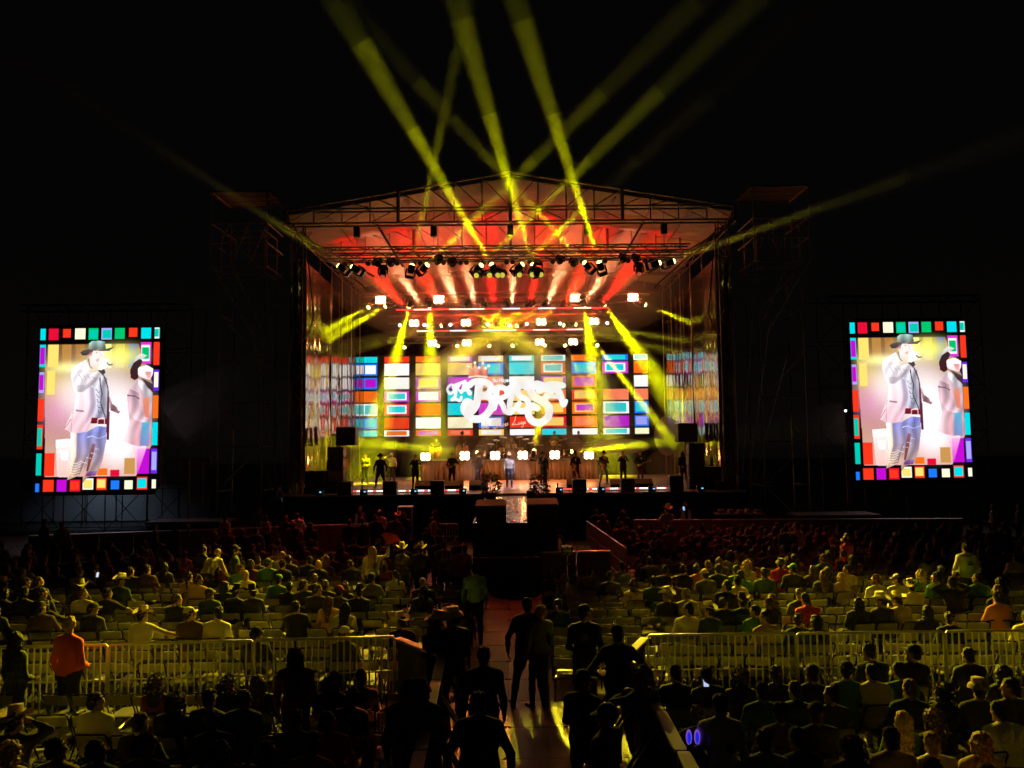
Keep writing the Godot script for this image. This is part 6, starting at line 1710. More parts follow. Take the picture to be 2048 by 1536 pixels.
var crowd_table := [
	["sit_left", -13.51, -23.17, 0.06, "dark", "tan", "short", "black", "", "", true, 0.99, "dark-haired man, dark top, thirteenth row beyond fence, twenty-seventh seat left of aisle"],
	["sit_right", -13.04, -23.17, -0.13, "dark", "denim", "short", "black", "", "", true, 1.02, "dark-haired man, dark top, thirteenth row beyond fence, twenty-sixth seat left of aisle"],
	["sit_right", -12.56, -23.17, -0.12, "dark", "denim", "short", "black", "", "", true, 1.02, "dark-haired man, dark top, thirteenth row beyond fence, twenty-fifth seat left of aisle"],
	["sit", -12.57, -24.71, 0.11, "dark", "black", "long", "brown", "", "", true, 0.94, "woman with long brown hair, dark top, fifteenth row beyond fence, twenty-fifth seat left of aisle"],
	["sit", -11.59, -23.94, -0.11, "red", "denim", "long", "black", "", "", false, 0.93, "long-haired woman, red top, fourteenth row beyond fence, twenty-third seat left of aisle"],
	["sit", -11.62, -24.71, 0.14, "maroon", "denim", "long", "brown", "", "", true, 0.93, "woman with long brown hair, maroon top, fifteenth row beyond fence, twenty-third seat left of aisle"],
	["sit", -10.64, -23.94, -0.09, "dark", "denim", "short", "black", "", "", false, 1.00, "dark-haired man, dark top, fourteenth row beyond fence, twenty-first seat left of aisle"],
	["sit_right", -10.18, -23.17, -0.10, "brown", "denim", "short", "brown", "", "", true, 0.99, "brown-haired man, brown top, thirteenth row beyond fence, twentieth seat left of aisle"],
	["sit_forward", -10.16, -23.94, 0.03, "peach", "tan", "short", "black", "", "", false, 0.99, "dark-haired man, peach top, fourteenth row beyond fence, twentieth seat left of aisle"],
	["sit", -12.56, -19.32, -0.06, "dark", "dark", "short", "black", "cowboy", "tan", true, 0.97, "in tan cowboy hat, dark top, eighth row beyond fence, twenty-fifth seat left of aisle"],
	["sit_bulky", -13.04, -20.86, -0.07, "grey", "denim", "short", "brown", "", "", false, 1.00, "brown-haired man, grey shirt, tenth row beyond fence, twenty-sixth seat left of aisle"],
	["sit_right", -12.08, -19.32, 0.01, "dark", "black", "short", "black", "", "", true, 0.99, "dark-haired man, dark top, eighth row beyond fence, twenty-fourth seat left of aisle"],
	["sit_right", -11.63, -19.32, -0.14, "dark", "denim", "short", "brown", "", "", false, 1.00, "brown-haired man, dark top, eighth row beyond fence, twenty-third seat left of aisle"],
	["sit_right", -12.10, -21.63, -0.08, "black", "black", "short", "black", "", "", true, 1.03, "dark-haired man, black top, eleventh row beyond fence, twenty-fourth seat left of aisle"],
	["sit_phone", -11.60, -20.86, 0.08, "grey", "denim", "short", "brown", "", "", false, 0.99, "brown-haired man, grey shirt, tenth row beyond fence, twenty-third seat left of aisle"],
	["sit_right", -11.63, -21.63, 0.13, "brown", "denim", "long", "brown", "", "", true, 0.97, "woman with long brown hair, brown top, eleventh row beyond fence, twenty-third seat left of aisle"],
	["sit_left", -10.18, -18.55, -0.11, "dark", "dark", "short", "black", "cowboy", "cream", false, 1.00, "in pale cowboy hat, dark top, seventh row beyond fence, twentieth seat left of aisle"],
	["sit_right", -9.71, -19.32, -0.05, "darkgreen", "denim", "short", "black", "cowboy", "cream", false, 1.00, "in pale cowboy hat, dark green top, eighth row beyond fence, nineteenth seat left of aisle"],
	["sit_bulky", -10.16, -20.86, 0.15, "dark", "denim", "short", "black", "", "", false, 0.98, "dark-haired man, dark top, tenth row beyond fence, twentieth seat left of aisle"],
	["sit", -9.70, -21.63, -0.03, "dark", "denim", "long", "black", "", "", false, 0.98, "long-haired woman, dark top, eleventh row beyond fence, nineteenth seat left of aisle"],
	["sit", -9.70, -20.86, -0.02, "brown", "denim", "short", "black", "", "", false, 1.02, "dark-haired man, brown top, tenth row beyond fence, nineteenth seat left of aisle"],
	["sit", -8.28, -20.09, -0.09, "peach", "tan", "pony", "black", "", "", false, 0.97, "woman with a ponytail, peach top, ninth row beyond fence, sixteenth seat left of aisle"],
	["sit_right", -7.78, -19.32, -0.12, "peach", "black", "short", "black", "", "", true, 1.01, "dark-haired man, peach top, eighth row beyond fence, fifteenth seat left of aisle"],
	["sit_bulky", -6.85, -17.78, -0.11, "darkgreen", "tan", "short", "black", "cap", "dark", false, 0.97, "in dark cap, dark green top, sixth row beyond fence, thirteenth seat left of aisle"],
	["sit_right", -6.85, -18.55, -0.00, "dark", "dark", "bob", "black", "", "", false, 0.98, "woman with a bob, dark top, seventh row beyond fence, thirteenth seat left of aisle"],
	["sit", -6.35, -17.78, -0.12, "black", "tan", "short", "black", "cowboy", "black", false, 1.00, "in black cowboy hat, black top, sixth row beyond fence, twelfth seat left of aisle"],
	["sit_right", -7.33, -20.86, -0.05, "green", "denim", "short", "brown", "", "", false, 1.01, "brown-haired man, green shirt, tenth row beyond fence, fourteenth seat left of aisle"],
	["sit_left", -11.10, -17.78, -0.04, "dark", "dark", "short", "black", "cap", "dark", false, 1.02, "person in a dark cap, dark top, sixth row beyond fence, twenty-second seat left of aisle"],
	["sit_right", -10.63, -17.78, -0.04, "dark", "dark", "short", "black", "", "", false, 1.01, "dark-haired man, dark top, sixth row beyond fence, twenty-first seat left of aisle"],
	["sit_phone", -10.15, -17.01, 0.06, "dark", "dark", "bob", "black", "", "", false, 0.94, "woman with a bob, dark top, fifth row beyond fence, twentieth seat left of aisle"],
	["sit_right", -9.73, -17.78, 0.01, "paleyellow", "dark", "short", "brown", "", "", true, 1.00, "brown-haired man, pale yellow shirt, sixth row beyond fence, nineteenth seat left of aisle"],
	["sit_arm_out", -9.24, -17.78, 0.00, "dark", "dark", "short", "black", "", "", true, 0.99, "dark-haired man, dark top, sixth row beyond fence, eighteenth seat left of aisle"],
	["sit_bulky", -9.69, -16.24, 0.10, "brown", "dark", "short", "black", "cap", "dark", false, 1.01, "person in a dark cap, brown top, fourth row beyond fence, nineteenth seat left of aisle"],
	["sit_right", -8.73, -16.24, -0.02, "dark", "dark", "short", "black", "cap", "dark", false, 0.98, "person in a dark cap, dark top, fourth row beyond fence, seventeenth seat left of aisle"],
	["sit_right", -7.32, -17.01, -0.10, "black", "dark", "short", "black", "", "", false, 1.00, "dark-haired man, black top, fifth row beyond fence, fourteenth seat left of aisle"],
	["sit_arm_out", -7.31, -15.47, 0.07, "cream", "black", "short", "black", "cowboy", "tan", true, 1.00, "in tan cowboy hat, cream shirt, third row beyond fence, fourteenth seat left of aisle"],
	["sit_right", -6.37, -15.47, 0.05, "brown", "black", "short", "black", "cap", "cream", true, 1.02, "person in a pale cap, brown top, third row beyond fence, twelfth seat left of aisle"],
	["sit_left", -5.89, -15.47, 0.07, "paleyellow", "denim", "short", "black", "", "", true, 1.02, "dark-haired man, pale yellow shirt, third row beyond fence, eleventh seat left of aisle"],
	["sit_left", -11.59, -17.78, -0.08, "dark", "denim", "short", "black", "", "", false, 1.00, "dark-haired man, dark top, sixth row beyond fence, twenty-third seat left of aisle"],
	["sit", -10.62, -16.24, -0.10, "dark", "denim", "long", "black", "", "", true, 0.98, "long-haired woman, dark top, fourth row beyond fence, twenty-first seat left of aisle"],
	["sit_right", -7.33, -23.94, 0.01, "yellow", "black", "short", "brown", "", "", false, 1.03, "brown-haired man, yellow shirt, fourteenth row beyond fence, fourteenth seat left of aisle"],
	["sit_right", -6.88, -23.17, -0.09, "cream", "dark", "short", "blond", "", "", true, 1.01, "fair-haired man, cream shirt, thirteenth row beyond fence, thirteenth seat left of aisle"],
	["sit_right", -6.83, -21.63, 0.11, "green", "tan", "short", "black", "cap", "green", true, 1.03, "person in a green cap, green shirt, eleventh row beyond fence, thirteenth seat left of aisle"],
	["sit", -6.39, -21.63, -0.06, "black", "tan", "short", "black", "", "", true, 1.00, "dark-haired man, black top, eleventh row beyond fence, twelfth seat left of aisle"],
	["sit_left", -5.91, -22.40, -0.11, "dark", "black", "short", "black", "", "", false, 0.99, "dark-haired man, dark top, twelfth row beyond fence, eleventh seat left of aisle"],
	["sit_bulky", -5.43, -21.63, -0.10, "dark", "black", "bald", "black", "", "", false, 1.00, "bald man, dark top, eleventh row beyond fence, tenth seat left of aisle"],
	["sit", -5.42, -22.40, -0.04, "brown", "denim", "curly", "blond", "", "", true, 0.98, "woman with big blond curls, brown top, twelfth row beyond fence, tenth seat left of aisle"],
	["sit_arm_out", -4.45, -21.63, 0.01, "black", "dark", "short", "black", "", "", false, 0.99, "dark-haired man, black top, eleventh row beyond fence, eighth seat left of aisle"],
	["sit_left", -4.48, -23.94, -0.08, "dark", "dark", "short", "black", "", "", false, 0.99, "dark-haired man, dark top, fourteenth row beyond fence, eighth seat left of aisle"],
	["sit_left", -3.98, -23.94, -0.10, "dark", "tan", "long", "black", "", "", true, 0.94, "long-haired woman, dark top, fourteenth row beyond fence, seventh seat left of aisle"],
	["sit_right", -3.53, -21.63, -0.05, "maroon", "dark", "bob", "black", "", "", false, 0.95, "woman with a bob, maroon top, eleventh row beyond fence, sixth seat left of aisle"],
	["sit_forward", -1.15, -18.55, -0.11, "dark", "tan", "short", "black", "cap", "brown", false, 0.99, "person in a brown cap, dark top, seventh row beyond fence, first seat left of aisle"],
	["sit", -5.88, -19.32, 0.10, "green", "denim", "short", "black", "cap", "green", false, 0.99, "person in a green cap, green shirt, eighth row beyond fence, eleventh seat left of aisle"],
	["sit_left", -5.87, -17.78, 0.08, "dark", "denim", "short", "black", "cowboy", "black", false, 0.99, "in black cowboy hat, dark top, sixth row beyond fence, eleventh seat left of aisle"],
	["sit_forward", -5.40, -18.55, -0.06, "dark", "tan", "short", "black", "", "", false, 0.98, "dark-haired man, dark top, seventh row beyond fence, tenth seat left of aisle"],
	["sit_right", -4.93, -18.55, 0.11, "dark", "denim", "short", "black", "", "", true, 1.00, "dark-haired man, dark top, seventh row beyond fence, ninth seat left of aisle"],
	["sit", -4.47, -18.55, -0.05, "dark", "dark", "short", "brown", "", "", false, 0.99, "brown-haired man, dark top, seventh row beyond fence, eighth seat left of aisle"],
	["sit", -4.96, -19.32, 0.07, "brown", "tan", "short", "brown", "", "", true, 1.00, "brown-haired man, brown top, eighth row beyond fence, ninth seat left of aisle"],
	["sit", -4.00, -18.55, 0.12, "brown", "tan", "curly", "brown", "", "", true, 0.94, "curly-haired woman, brown top, seventh row beyond fence, seventh seat left of aisle"],
	["sit_bulky", -3.51, -19.32, 0.03, "grey", "black", "short", "black", "cap", "darkgreen", false, 1.00, "in dark green cap, grey shirt, eighth row beyond fence, sixth seat left of aisle"],
	["sit_left", -3.04, -20.09, 0.07, "cream", "dark", "pony", "black", "", "", false, 0.95, "woman with a ponytail, cream shirt, ninth row beyond fence, fifth seat left of aisle"],
	["sit_bulky", -2.11, -18.55, -0.15, "black", "black", "bald", "black", "", "", false, 1.02, "bald man, black top, seventh row beyond fence, third seat left of aisle"],
	["sit_left", -2.12, -17.78, -0.01, "dark", "tan", "long", "black", "", "", false, 0.97, "long-haired woman, dark top, sixth row beyond fence, third seat left of aisle"],
	["sit_right", -4.47, -17.78, -0.02, "dark", "tan", "short", "black", "", "", false, 1.03, "dark-haired man, dark top, sixth row beyond fence, eighth seat left of aisle"],
	["sit_right", -4.02, -17.01, 0.10, "peach", "denim", "long", "brown", "", "", false, 0.93, "woman with long brown hair, peach top, fifth row beyond fence, seventh seat left of aisle"],
	["sit", -4.00, -17.78, -0.13, "dark", "black", "short", "black", "cap", "red", false, 0.99, "person in a red cap, dark top, sixth row beyond fence, seventh seat left of aisle"],
	["sit", -3.55, -17.78, 0.03, "black", "denim", "short", "black", "cowboy", "black", false, 0.98, "in black cowboy hat, black top, sixth row beyond fence, sixth seat left of aisle"],
	["sit_bulky", -4.49, -16.24, 0.13, "dark", "denim", "short", "black", "", "", true, 0.98, "dark-haired man, dark top, fourth row beyond fence, eighth seat left of aisle"],
	["sit", -3.55, -16.24, 0.04, "paleyellow", "denim", "long", "black", "", "", false, 0.95, "long-haired woman, pale yellow shirt, fourth row beyond fence, sixth seat left of aisle"],
	["sit_bulky", -4.50, -13.93, -0.13, "dark", "tan", "short", "black", "cap", "black", true, 0.99, "person in a black cap, dark top, first row beyond fence, eighth seat left of aisle"],
	["sit_right", -3.04, -13.93, -0.15, "dark", "denim", "short", "black", "cap", "cream", true, 0.99, "person in a pale cap, dark top, first row beyond fence, fifth seat left of aisle"],
	["sit_left", -2.11, -14.70, 0.05, "dark", "denim", "short", "black", "cowboy", "cream", true, 1.00, "in pale cowboy hat, dark top, second row beyond fence, third seat left of aisle"],
	["sit", -6.84, -20.09, 0.00, "yellow", "tan", "short", "blond", "", "", false, 0.98, "fair-haired man, yellow shirt, ninth row beyond fence, thirteenth seat left of aisle"],
	["sit", -7.32, -22.40, -0.07, "dark", "dark", "short", "black", "", "", false, 0.99, "dark-haired man, dark top, twelfth row beyond fence, fourteenth seat left of aisle"],
	["sit", 4.30, -26.25, -0.01, "dark", "black", "short", "black", "", "", true, 1.02, "dark-haired man, dark top, seventeenth row beyond fence, eighth seat right of aisle"],
	["sit_bulky", 6.17, -27.79, 0.02, "grey", "denim", "short", "brown", "", "", true, 0.97, "brown-haired man, grey shirt, nineteenth row beyond fence, twelfth seat right of aisle"],
	["sit", 6.65, -28.56, -0.03, "dark", "black", "short", "black", "", "", false, 1.00, "dark-haired man, dark top, twentieth row beyond fence, thirteenth seat right of aisle"],
	["sit", 7.60, -29.33, 0.01, "dark", "black", "short", "black", "", "", true, 0.98, "dark-haired man, dark top, twenty-first row beyond fence, fifteenth seat right of aisle"],
	["sit", 7.60, -27.79, 0.09, "dark", "denim", "short", "brown", "", "", true, 1.03, "brown-haired man, dark top, nineteenth row beyond fence, fifteenth seat right of aisle"],
	["sit_left", 8.53, -28.56, 0.04, "dark", "dark", "long", "black", "", "", false, 0.97, "long-haired woman, dark top, twentieth row beyond fence, seventeenth seat right of aisle"],
	["sit", 9.03, -29.33, -0.05, "red", "black", "short", "black", "", "", true, 0.99, "dark-haired man, red top, twenty-first row beyond fence, eighteenth seat right of aisle"],
	["sit_bulky", 7.13, -27.02, 0.09, "grey", "black", "short", "black", "", "", false, 1.02, "dark-haired man, grey shirt, eighteenth row beyond fence, fourteenth seat right of aisle"],
	["sit", 7.13, -25.48, 0.02, "grey", "denim", "short", "brown", "", "", true, 1.00, "brown-haired man, grey shirt, sixteenth row beyond fence, fourteenth seat right of aisle"],
	["sit", 5.21, -24.71, -0.09, "cream", "black", "long", "black", "", "", false, 0.92, "long-haired woman, cream shirt, fifteenth row beyond fence, tenth seat right of aisle"],
	["sit_left", 4.74, -25.48, -0.02, "dark", "dark", "bob", "black", "", "", false, 0.96, "woman with a bob, dark top, sixteenth row beyond fence, ninth seat right of aisle"],
	["sit_left", 4.27, -23.94, -0.09, "dark", "denim", "long", "black", "", "", true, 0.94, "long-haired woman, dark top, fourteenth row beyond fence, eighth seat right of aisle"],
	["sit_forward", 5.72, -24.71, -0.10, "dark", "dark", "short", "black", "cowboy", "black", true, 0.99, "in black cowboy hat, dark top, fifteenth row beyond fence, eleventh seat right of aisle"],
	["sit", 4.76, -23.17, -0.14, "grey", "denim", "bob", "black", "", "", true, 0.96, "woman with a bob, grey shirt, thirteenth row beyond fence, ninth seat right of aisle"],
	["sit_forward", 6.68, -23.94, 0.06, "grey", "black", "short", "black", "", "", false, 0.99, "dark-haired man, grey shirt, fourteenth row beyond fence, thirteenth seat right of aisle"],
	["sit", 6.66, -24.71, -0.06, "dark", "denim", "short", "black", "", "", false, 0.98, "dark-haired man, dark top, fifteenth row beyond fence, thirteenth seat right of aisle"],
	["sit", 5.24, -22.40, 0.02, "brown", "denim", "short", "black", "", "", false, 0.97, "dark-haired man, brown top, twelfth row beyond fence, tenth seat right of aisle"],
	["sit_right", 5.68, -21.63, -0.04, "dark", "denim", "long", "brown", "", "", false, 0.96, "woman with long brown hair, dark top, eleventh row beyond fence, eleventh seat right of aisle"],
	["sit_bulky", 3.82, -20.09, -0.10, "dark", "denim", "short", "black", "", "", false, 1.00, "dark-haired man, dark top, ninth row beyond fence, seventh seat right of aisle"],
	["sit_bulky", 4.29, -20.09, -0.07, "dark", "black", "short", "black", "", "", true, 1.01, "dark-haired man, dark top, ninth row beyond fence, eighth seat right of aisle"],
	["sit_forward", 5.21, -20.86, -0.14, "dark", "tan", "short", "brown", "", "", false, 1.01, "brown-haired man, dark top, tenth row beyond fence, tenth seat right of aisle"],
	["sit", 4.73, -19.32, 0.09, "dark", "denim", "short", "black", "cap", "yellow", false, 1.01, "person in a yellow cap, dark top, eighth row beyond fence, ninth seat right of aisle"],
	["sit", 5.23, -20.09, -0.00, "dark", "denim", "short", "black", "", "", true, 1.01, "dark-haired man, dark top, ninth row beyond fence, tenth seat right of aisle"],
	["sit_right", 4.75, -20.09, 0.04, "orange", "denim", "short", "black", "", "", false, 1.02, "dark-haired man, orange top, ninth row beyond fence, ninth seat right of aisle"],
	["sit", 5.70, -20.09, -0.03, "green", "tan", "short", "black", "", "", true, 0.98, "dark-haired man, green shirt, ninth row beyond fence, eleventh seat right of aisle"],
	["sit_right", 6.15, -20.86, 0.15, "yellow", "denim", "curly", "blond", "", "", false, 0.97, "woman with big blond curls, yellow shirt, tenth row beyond fence, twelfth seat right of aisle"],
	["sit_forward", 5.71, -19.32, -0.02, "green", "dark", "short", "black", "", "", false, 1.01, "dark-haired man, green shirt, eighth row beyond fence, eleventh seat right of aisle"],
	["sit_left", 4.75, -17.78, -0.11, "black", "denim", "short", "black", "", "", false, 1.02, "dark-haired man, black top, sixth row beyond fence, ninth seat right of aisle"],
	["sit_bulky", 5.22, -18.55, 0.10, "paleyellow", "denim", "short", "black", "", "", false, 0.99, "dark-haired man, pale yellow shirt, seventh row beyond fence, tenth seat right of aisle"],
	["sit", 0.93, -20.09, 0.08, "maroon", "black", "long", "black", "", "", true, 0.94, "long-haired woman, maroon top, ninth row beyond fence, first seat right of aisle"],
	["sit", 1.42, -20.86, 0.06, "grey", "black", "bob", "black", "", "", false, 0.95, "woman with a bob, grey shirt, tenth row beyond fence, second seat right of aisle"],
	["sit_bulky", 1.87, -20.09, 0.06, "brown", "denim", "short", "black", "", "", false, 0.98, "dark-haired man, brown top, ninth row beyond fence, third seat right of aisle"],
	["sit_forward", 2.84, -20.86, -0.12, "lightblue", "black", "short", "black", "", "", false, 0.99, "dark-haired man, light blue shirt, tenth row beyond fence, fifth seat right of aisle"],
	["sit_bulky", 2.39, -19.32, -0.15, "dark", "dark", "short", "black", "", "", false, 0.99, "dark-haired man, dark top, eighth row beyond fence, fourth seat right of aisle"],
	["sit", 2.85, -18.55, 0.10, "tan", "denim", "bob", "brown", "", "", false, 0.95, "woman with brown bob, tan top, seventh row beyond fence, fifth seat right of aisle"],
	["sit_bulky", 3.30, -18.55, 0.09, "darkgreen", "tan", "short", "black", "", "", true, 1.00, "dark-haired man, dark green top, seventh row beyond fence, sixth seat right of aisle"],
	["sit", 3.78, -18.55, -0.00, "brown", "dark", "short", "brown", "", "", true, 0.99, "brown-haired man, brown top, seventh row beyond fence, seventh seat right of aisle"],
	["sit", 0.96, -17.78, -0.14, "dark", "denim", "short", "black", "", "", true, 1.00, "dark-haired man, dark top, sixth row beyond fence, first seat right of aisle"],
	["sit_left", 3.32, -17.01, 0.11, "black", "tan", "short", "grey", "cowboy", "cream", true, 0.98, "in pale cowboy hat, black top, fifth row beyond fence, sixth seat right of aisle"],
	["sit_left", 3.78, -17.01, -0.09, "yellow", "dark", "short", "grey", "", "", true, 1.00, "grey-haired man, yellow shirt, fifth row beyond fence, seventh seat right of aisle"],
	["sit_left", 3.34, -15.47, 0.07, "paleyellow", "denim", "short", "black", "", "", true, 1.01, "dark-haired man, pale yellow shirt, third row beyond fence, sixth seat right of aisle"],
	["sit_left", 3.81, -15.47, -0.02, "darkgreen", "black", "short", "black", "cowboy", "cream", false, 0.98, "in pale cowboy hat, dark green top, third row beyond fence, seventh seat right of aisle"],
	["sit", 4.75, -16.24, -0.08, "darkgreen", "tan", "short", "black", "cowboy", "brown", false, 0.99, "in brown cowboy hat, dark green top, fourth row beyond fence, ninth seat right of aisle"],
	["sit_right", 4.29, -16.24, -0.10, "black", "black", "short", "black", "", "", false, 0.97, "dark-haired man, black top, fourth row beyond fence, eighth seat right of aisle"],
	["sit_left", 0.93, -16.24, 0.11, "darkgreen", "denim", "short", "black", "", "", true, 0.97, "dark-haired man, dark green top, fourth row beyond fence, first seat right of aisle"],
	["sit_left", 4.77, -15.47, -0.08, "green", "dark", "short", "black", "", "", true, 0.97, "dark-haired man, green shirt, third row beyond fence, ninth seat right of aisle"],
	["sit", 9.04, -27.79, -0.06, "dark", "tan", "short", "black", "", "", true, 0.98, "dark-haired man, dark top, nineteenth row beyond fence, eighteenth seat right of aisle"],
	["sit", 10.47, -27.02, 0.09, "maroon", "denim", "long", "brown", "", "", false, 0.94, "woman with long brown hair, maroon top, eighteenth row beyond fence, twenty-first seat right of aisle"],
	["sit_right", 11.38, -28.56, -0.08, "pink", "black", "short", "black", "", "", true, 0.99, "dark-haired man, bright pink top, twentieth row beyond fence, twenty-third seat right of aisle"],
	["sit", 11.89, -27.02, -0.07, "dark", "denim", "short", "grey", "", "", false, 0.99, "grey-haired man, dark top, eighteenth row beyond fence, twenty-fourth seat right of aisle"],
	["sit_forward", 10.46, -25.48, 0.11, "cream", "tan", "short", "brown", "cap", "grey", true, 0.99, "person in a grey cap, cream shirt, sixteenth row beyond fence, twenty-first seat right of aisle"],
	["sit", 10.42, -24.71, 0.00, "cream", "tan", "short", "black", "", "", false, 0.99, "dark-haired man, cream shirt, fifteenth row beyond fence, twenty-first seat right of aisle"],
	["sit_left", 10.94, -24.71, 0.03, "cream", "tan", "bob", "black", "", "", true, 0.92, "woman with a bob, cream shirt, fifteenth row beyond fence, twenty-second seat right of aisle"],
	["sit_left", 12.36, -27.02, -0.02, "dark", "tan", "long", "black", "", "", false, 0.95, "long-haired woman, dark top, eighteenth row beyond fence, twenty-fifth seat right of aisle"],
	["sit_bulky", 12.80, -26.25, -0.11, "dark", "black", "short", "black", "cap", "white", true, 1.00, "person in a white cap, dark top, seventeenth row beyond fence, twenty-sixth seat right of aisle"],
	["sit_left", 12.37, -25.48, -0.09, "grey", "dark", "short", "black", "", "", true, 0.97, "dark-haired man, grey shirt, sixteenth row beyond fence, twenty-fifth seat right of aisle"],
	["sit", 10.93, -23.94, 0.11, "pink", "black", "long", "brown", "", "", true, 0.97, "woman, long brown hair, bright pink top, fourteenth row beyond fence, twenty-second seat right of aisle"],
	["sit_left", 9.01, -22.40, 0.06, "red", "denim", "curly", "black", "", "", true, 0.97, "person with bushy hair, red top, twelfth row beyond fence, eighteenth seat right of aisle"],
	["sit", 8.58, -21.63, 0.12, "darkgreen", "tan", "short", "brown", "", "", false, 1.01, "brown-haired man, dark green top, eleventh row beyond fence, seventeenth seat right of aisle"],
	["sit", 7.10, -20.86, -0.11, "red", "dark", "short", "black", "bucket", "grey", false, 1.00, "in grey bucket hat, red top, tenth row beyond fence, fourteenth seat right of aisle"],
	["sit_left", 7.12, -20.09, -0.15, "dark", "black", "short", "black", "cap", "green", true, 1.00, "person in a green cap, dark top, ninth row beyond fence, fourteenth seat right of aisle"],
	["sit", 7.61, -20.09, -0.03, "brown", "denim", "long", "brown", "", "", false, 0.97, "woman with long brown hair, brown top, ninth row beyond fence, fifteenth seat right of aisle"],
	["sit_right", 8.05, -20.09, -0.06, "dark", "dark", "long", "black", "", "", false, 0.94, "long-haired woman, dark top, ninth row beyond fence, sixteenth seat right of aisle"],
	["sit", 7.58, -19.32, 0.04, "dark", "denim", "long", "brown", "", "", true, 0.97, "woman with long brown hair, dark top, eighth row beyond fence, fifteenth seat right of aisle"],
	["sit_left", 8.55, -20.09, 0.10, "yellow", "tan", "short", "black", "", "", false, 0.97, "dark-haired man, yellow shirt, ninth row beyond fence, seventeenth seat right of aisle"],
	["sit_left", 8.07, -19.32, 0.03, "tan", "denim", "long", "blond", "", "", true, 0.93, "blonde woman, tan top, eighth row beyond fence, sixteenth seat right of aisle"],
	["sit_left", 8.56, -18.55, 0.14, "paleyellow", "denim", "short", "brown", "", "", false, 0.99, "brown-haired man, pale yellow shirt, seventh row beyond fence, seventeenth seat right of aisle"],
	["sit_left", 9.01, -18.55, 0.02, "cream", "tan", "short", "black", "cap", "cream", true, 0.98, "person in a pale cap, cream shirt, seventh row beyond fence, eighteenth seat right of aisle"],
	["sit_left", 7.61, -16.24, 0.04, "dark", "dark", "short", "black", "cowboy", "cream", false, 0.98, "in pale cowboy hat, dark top, fourth row beyond fence, fifteenth seat right of aisle"],
	["sit_right", 9.02, -17.78, 0.10, "paleyellow", "denim", "short", "black", "cowboy", "cream", true, 0.97, "in pale cowboy hat, pale yellow shirt, sixth row beyond fence, eighteenth seat right of aisle"],
	["sit_forward", 8.07, -16.24, 0.12, "tan", "tan", "short", "black", "cowboy", "yellow", false, 1.00, "in yellow cowboy hat, tan top, fourth row beyond fence, sixteenth seat right of aisle"],
	["sit_left", 9.95, -19.32, 0.05, "green", "denim", "long", "blond", "", "", true, 0.97, "blonde woman, green shirt, eighth row beyond fence, twentieth seat right of aisle"],
	["sit", 10.94, -20.09, 0.02, "dark", "black", "long", "black", "", "", false, 0.94, "long-haired woman, dark top, ninth row beyond fence, twenty-second seat right of aisle"],
	["sit_left", 9.99, -18.55, 0.06, "green", "tan", "short", "black", "", "", false, 1.02, "dark-haired man, green shirt, seventh row beyond fence, twentieth seat right of aisle"],
	["sit_bulky", 10.47, -18.55, -0.04, "tan", "denim", "short", "brown", "", "", true, 1.02, "brown-haired man, tan top, seventh row beyond fence, twenty-first seat right of aisle"],
	["sit_left", 10.91, -18.55, 0.12, "green", "denim", "short", "black", "", "", true, 0.99, "dark-haired man, green shirt, seventh row beyond fence, twenty-second seat right of aisle"],
	["sit_hands_head", 9.97, -17.78, -0.15, "black", "tan", "short", "black", "", "", false, 1.03, "dark-haired man, black top, sixth row beyond fence, twentieth seat right of aisle"],
	["sit", 10.45, -17.01, 0.14, "dark", "denim", "short", "brown", "", "", false, 1.01, "brown-haired man, dark top, fifth row beyond fence, twenty-first seat right of aisle"],
	["sit_right", 11.42, -18.55, 0.15, "darkgreen", "denim", "long", "black", "", "", false, 0.92, "long-haired woman, dark green top, seventh row beyond fence, twenty-third seat right of aisle"],
	["sit_right", 12.85, -21.63, 0.04, "dark", "denim", "short", "black", "", "", false, 0.98, "dark-haired man, dark top, eleventh row beyond fence, twenty-sixth seat right of aisle"],
	["sit", 13.80, -21.63, -0.13, "cream", "black", "short", "black", "", "", true, 0.99, "dark-haired man, cream shirt, eleventh row beyond fence, twenty-eighth seat right of aisle"],
	["sit_left", 5.21, -16.24, 0.07, "dark", "denim", "curly", "brown", "", "", true, 0.98, "curly-haired woman, dark top, fourth row beyond fence, tenth seat right of aisle"],
	["sit_bulky", 6.17, -17.01, 0.15, "darkgreen", "tan", "short", "grey", "", "", false, 0.98, "grey-haired man, dark green top, fifth row beyond fence, twelfth seat right of aisle"],
	["sit_forward", 6.15, -16.24, -0.04, "red", "denim", "short", "black", "", "", true, 1.03, "dark-haired man, red top, fourth row beyond fence, twelfth seat right of aisle"],
	["sit", 7.10, -16.24, -0.07, "dark", "black", "long", "black", "", "", false, 0.94, "long-haired woman, dark top, fourth row beyond fence, fourteenth seat right of aisle"],
	["sit_left", 4.72, -14.70, 0.14, "tan", "denim", "short", "black", "", "", false, 1.02, "dark-haired man, tan top, second row beyond fence, ninth seat right of aisle"],
	["sit_right", 5.23, -14.70, 0.14, "darkgreen", "tan", "short", "black", "", "", false, 0.97, "dark-haired man, dark green top, second row beyond fence, tenth seat right of aisle"],
	["sit_left", 5.67, -14.70, -0.03, "dark", "tan", "long", "black", "", "", false, 0.95, "long-haired woman, dark top, second row beyond fence, eleventh seat right of aisle"],
	["sit", 8.07, -15.47, 0.07, "dark", "black", "long", "black", "", "", false, 0.93, "long-haired woman, dark top, third row beyond fence, sixteenth seat right of aisle"],
	["sit_right", 8.09, -14.70, -0.10, "black", "dark", "short", "black", "", "", true, 0.97, "dark-haired man, black top, second row beyond fence, sixteenth seat right of aisle"],
	["sit_bulky", 9.97, -16.24, 0.14, "orange", "dark", "short", "black", "", "", true, 1.02, "dark-haired man, orange top, fourth row beyond fence, twentieth seat right of aisle"],
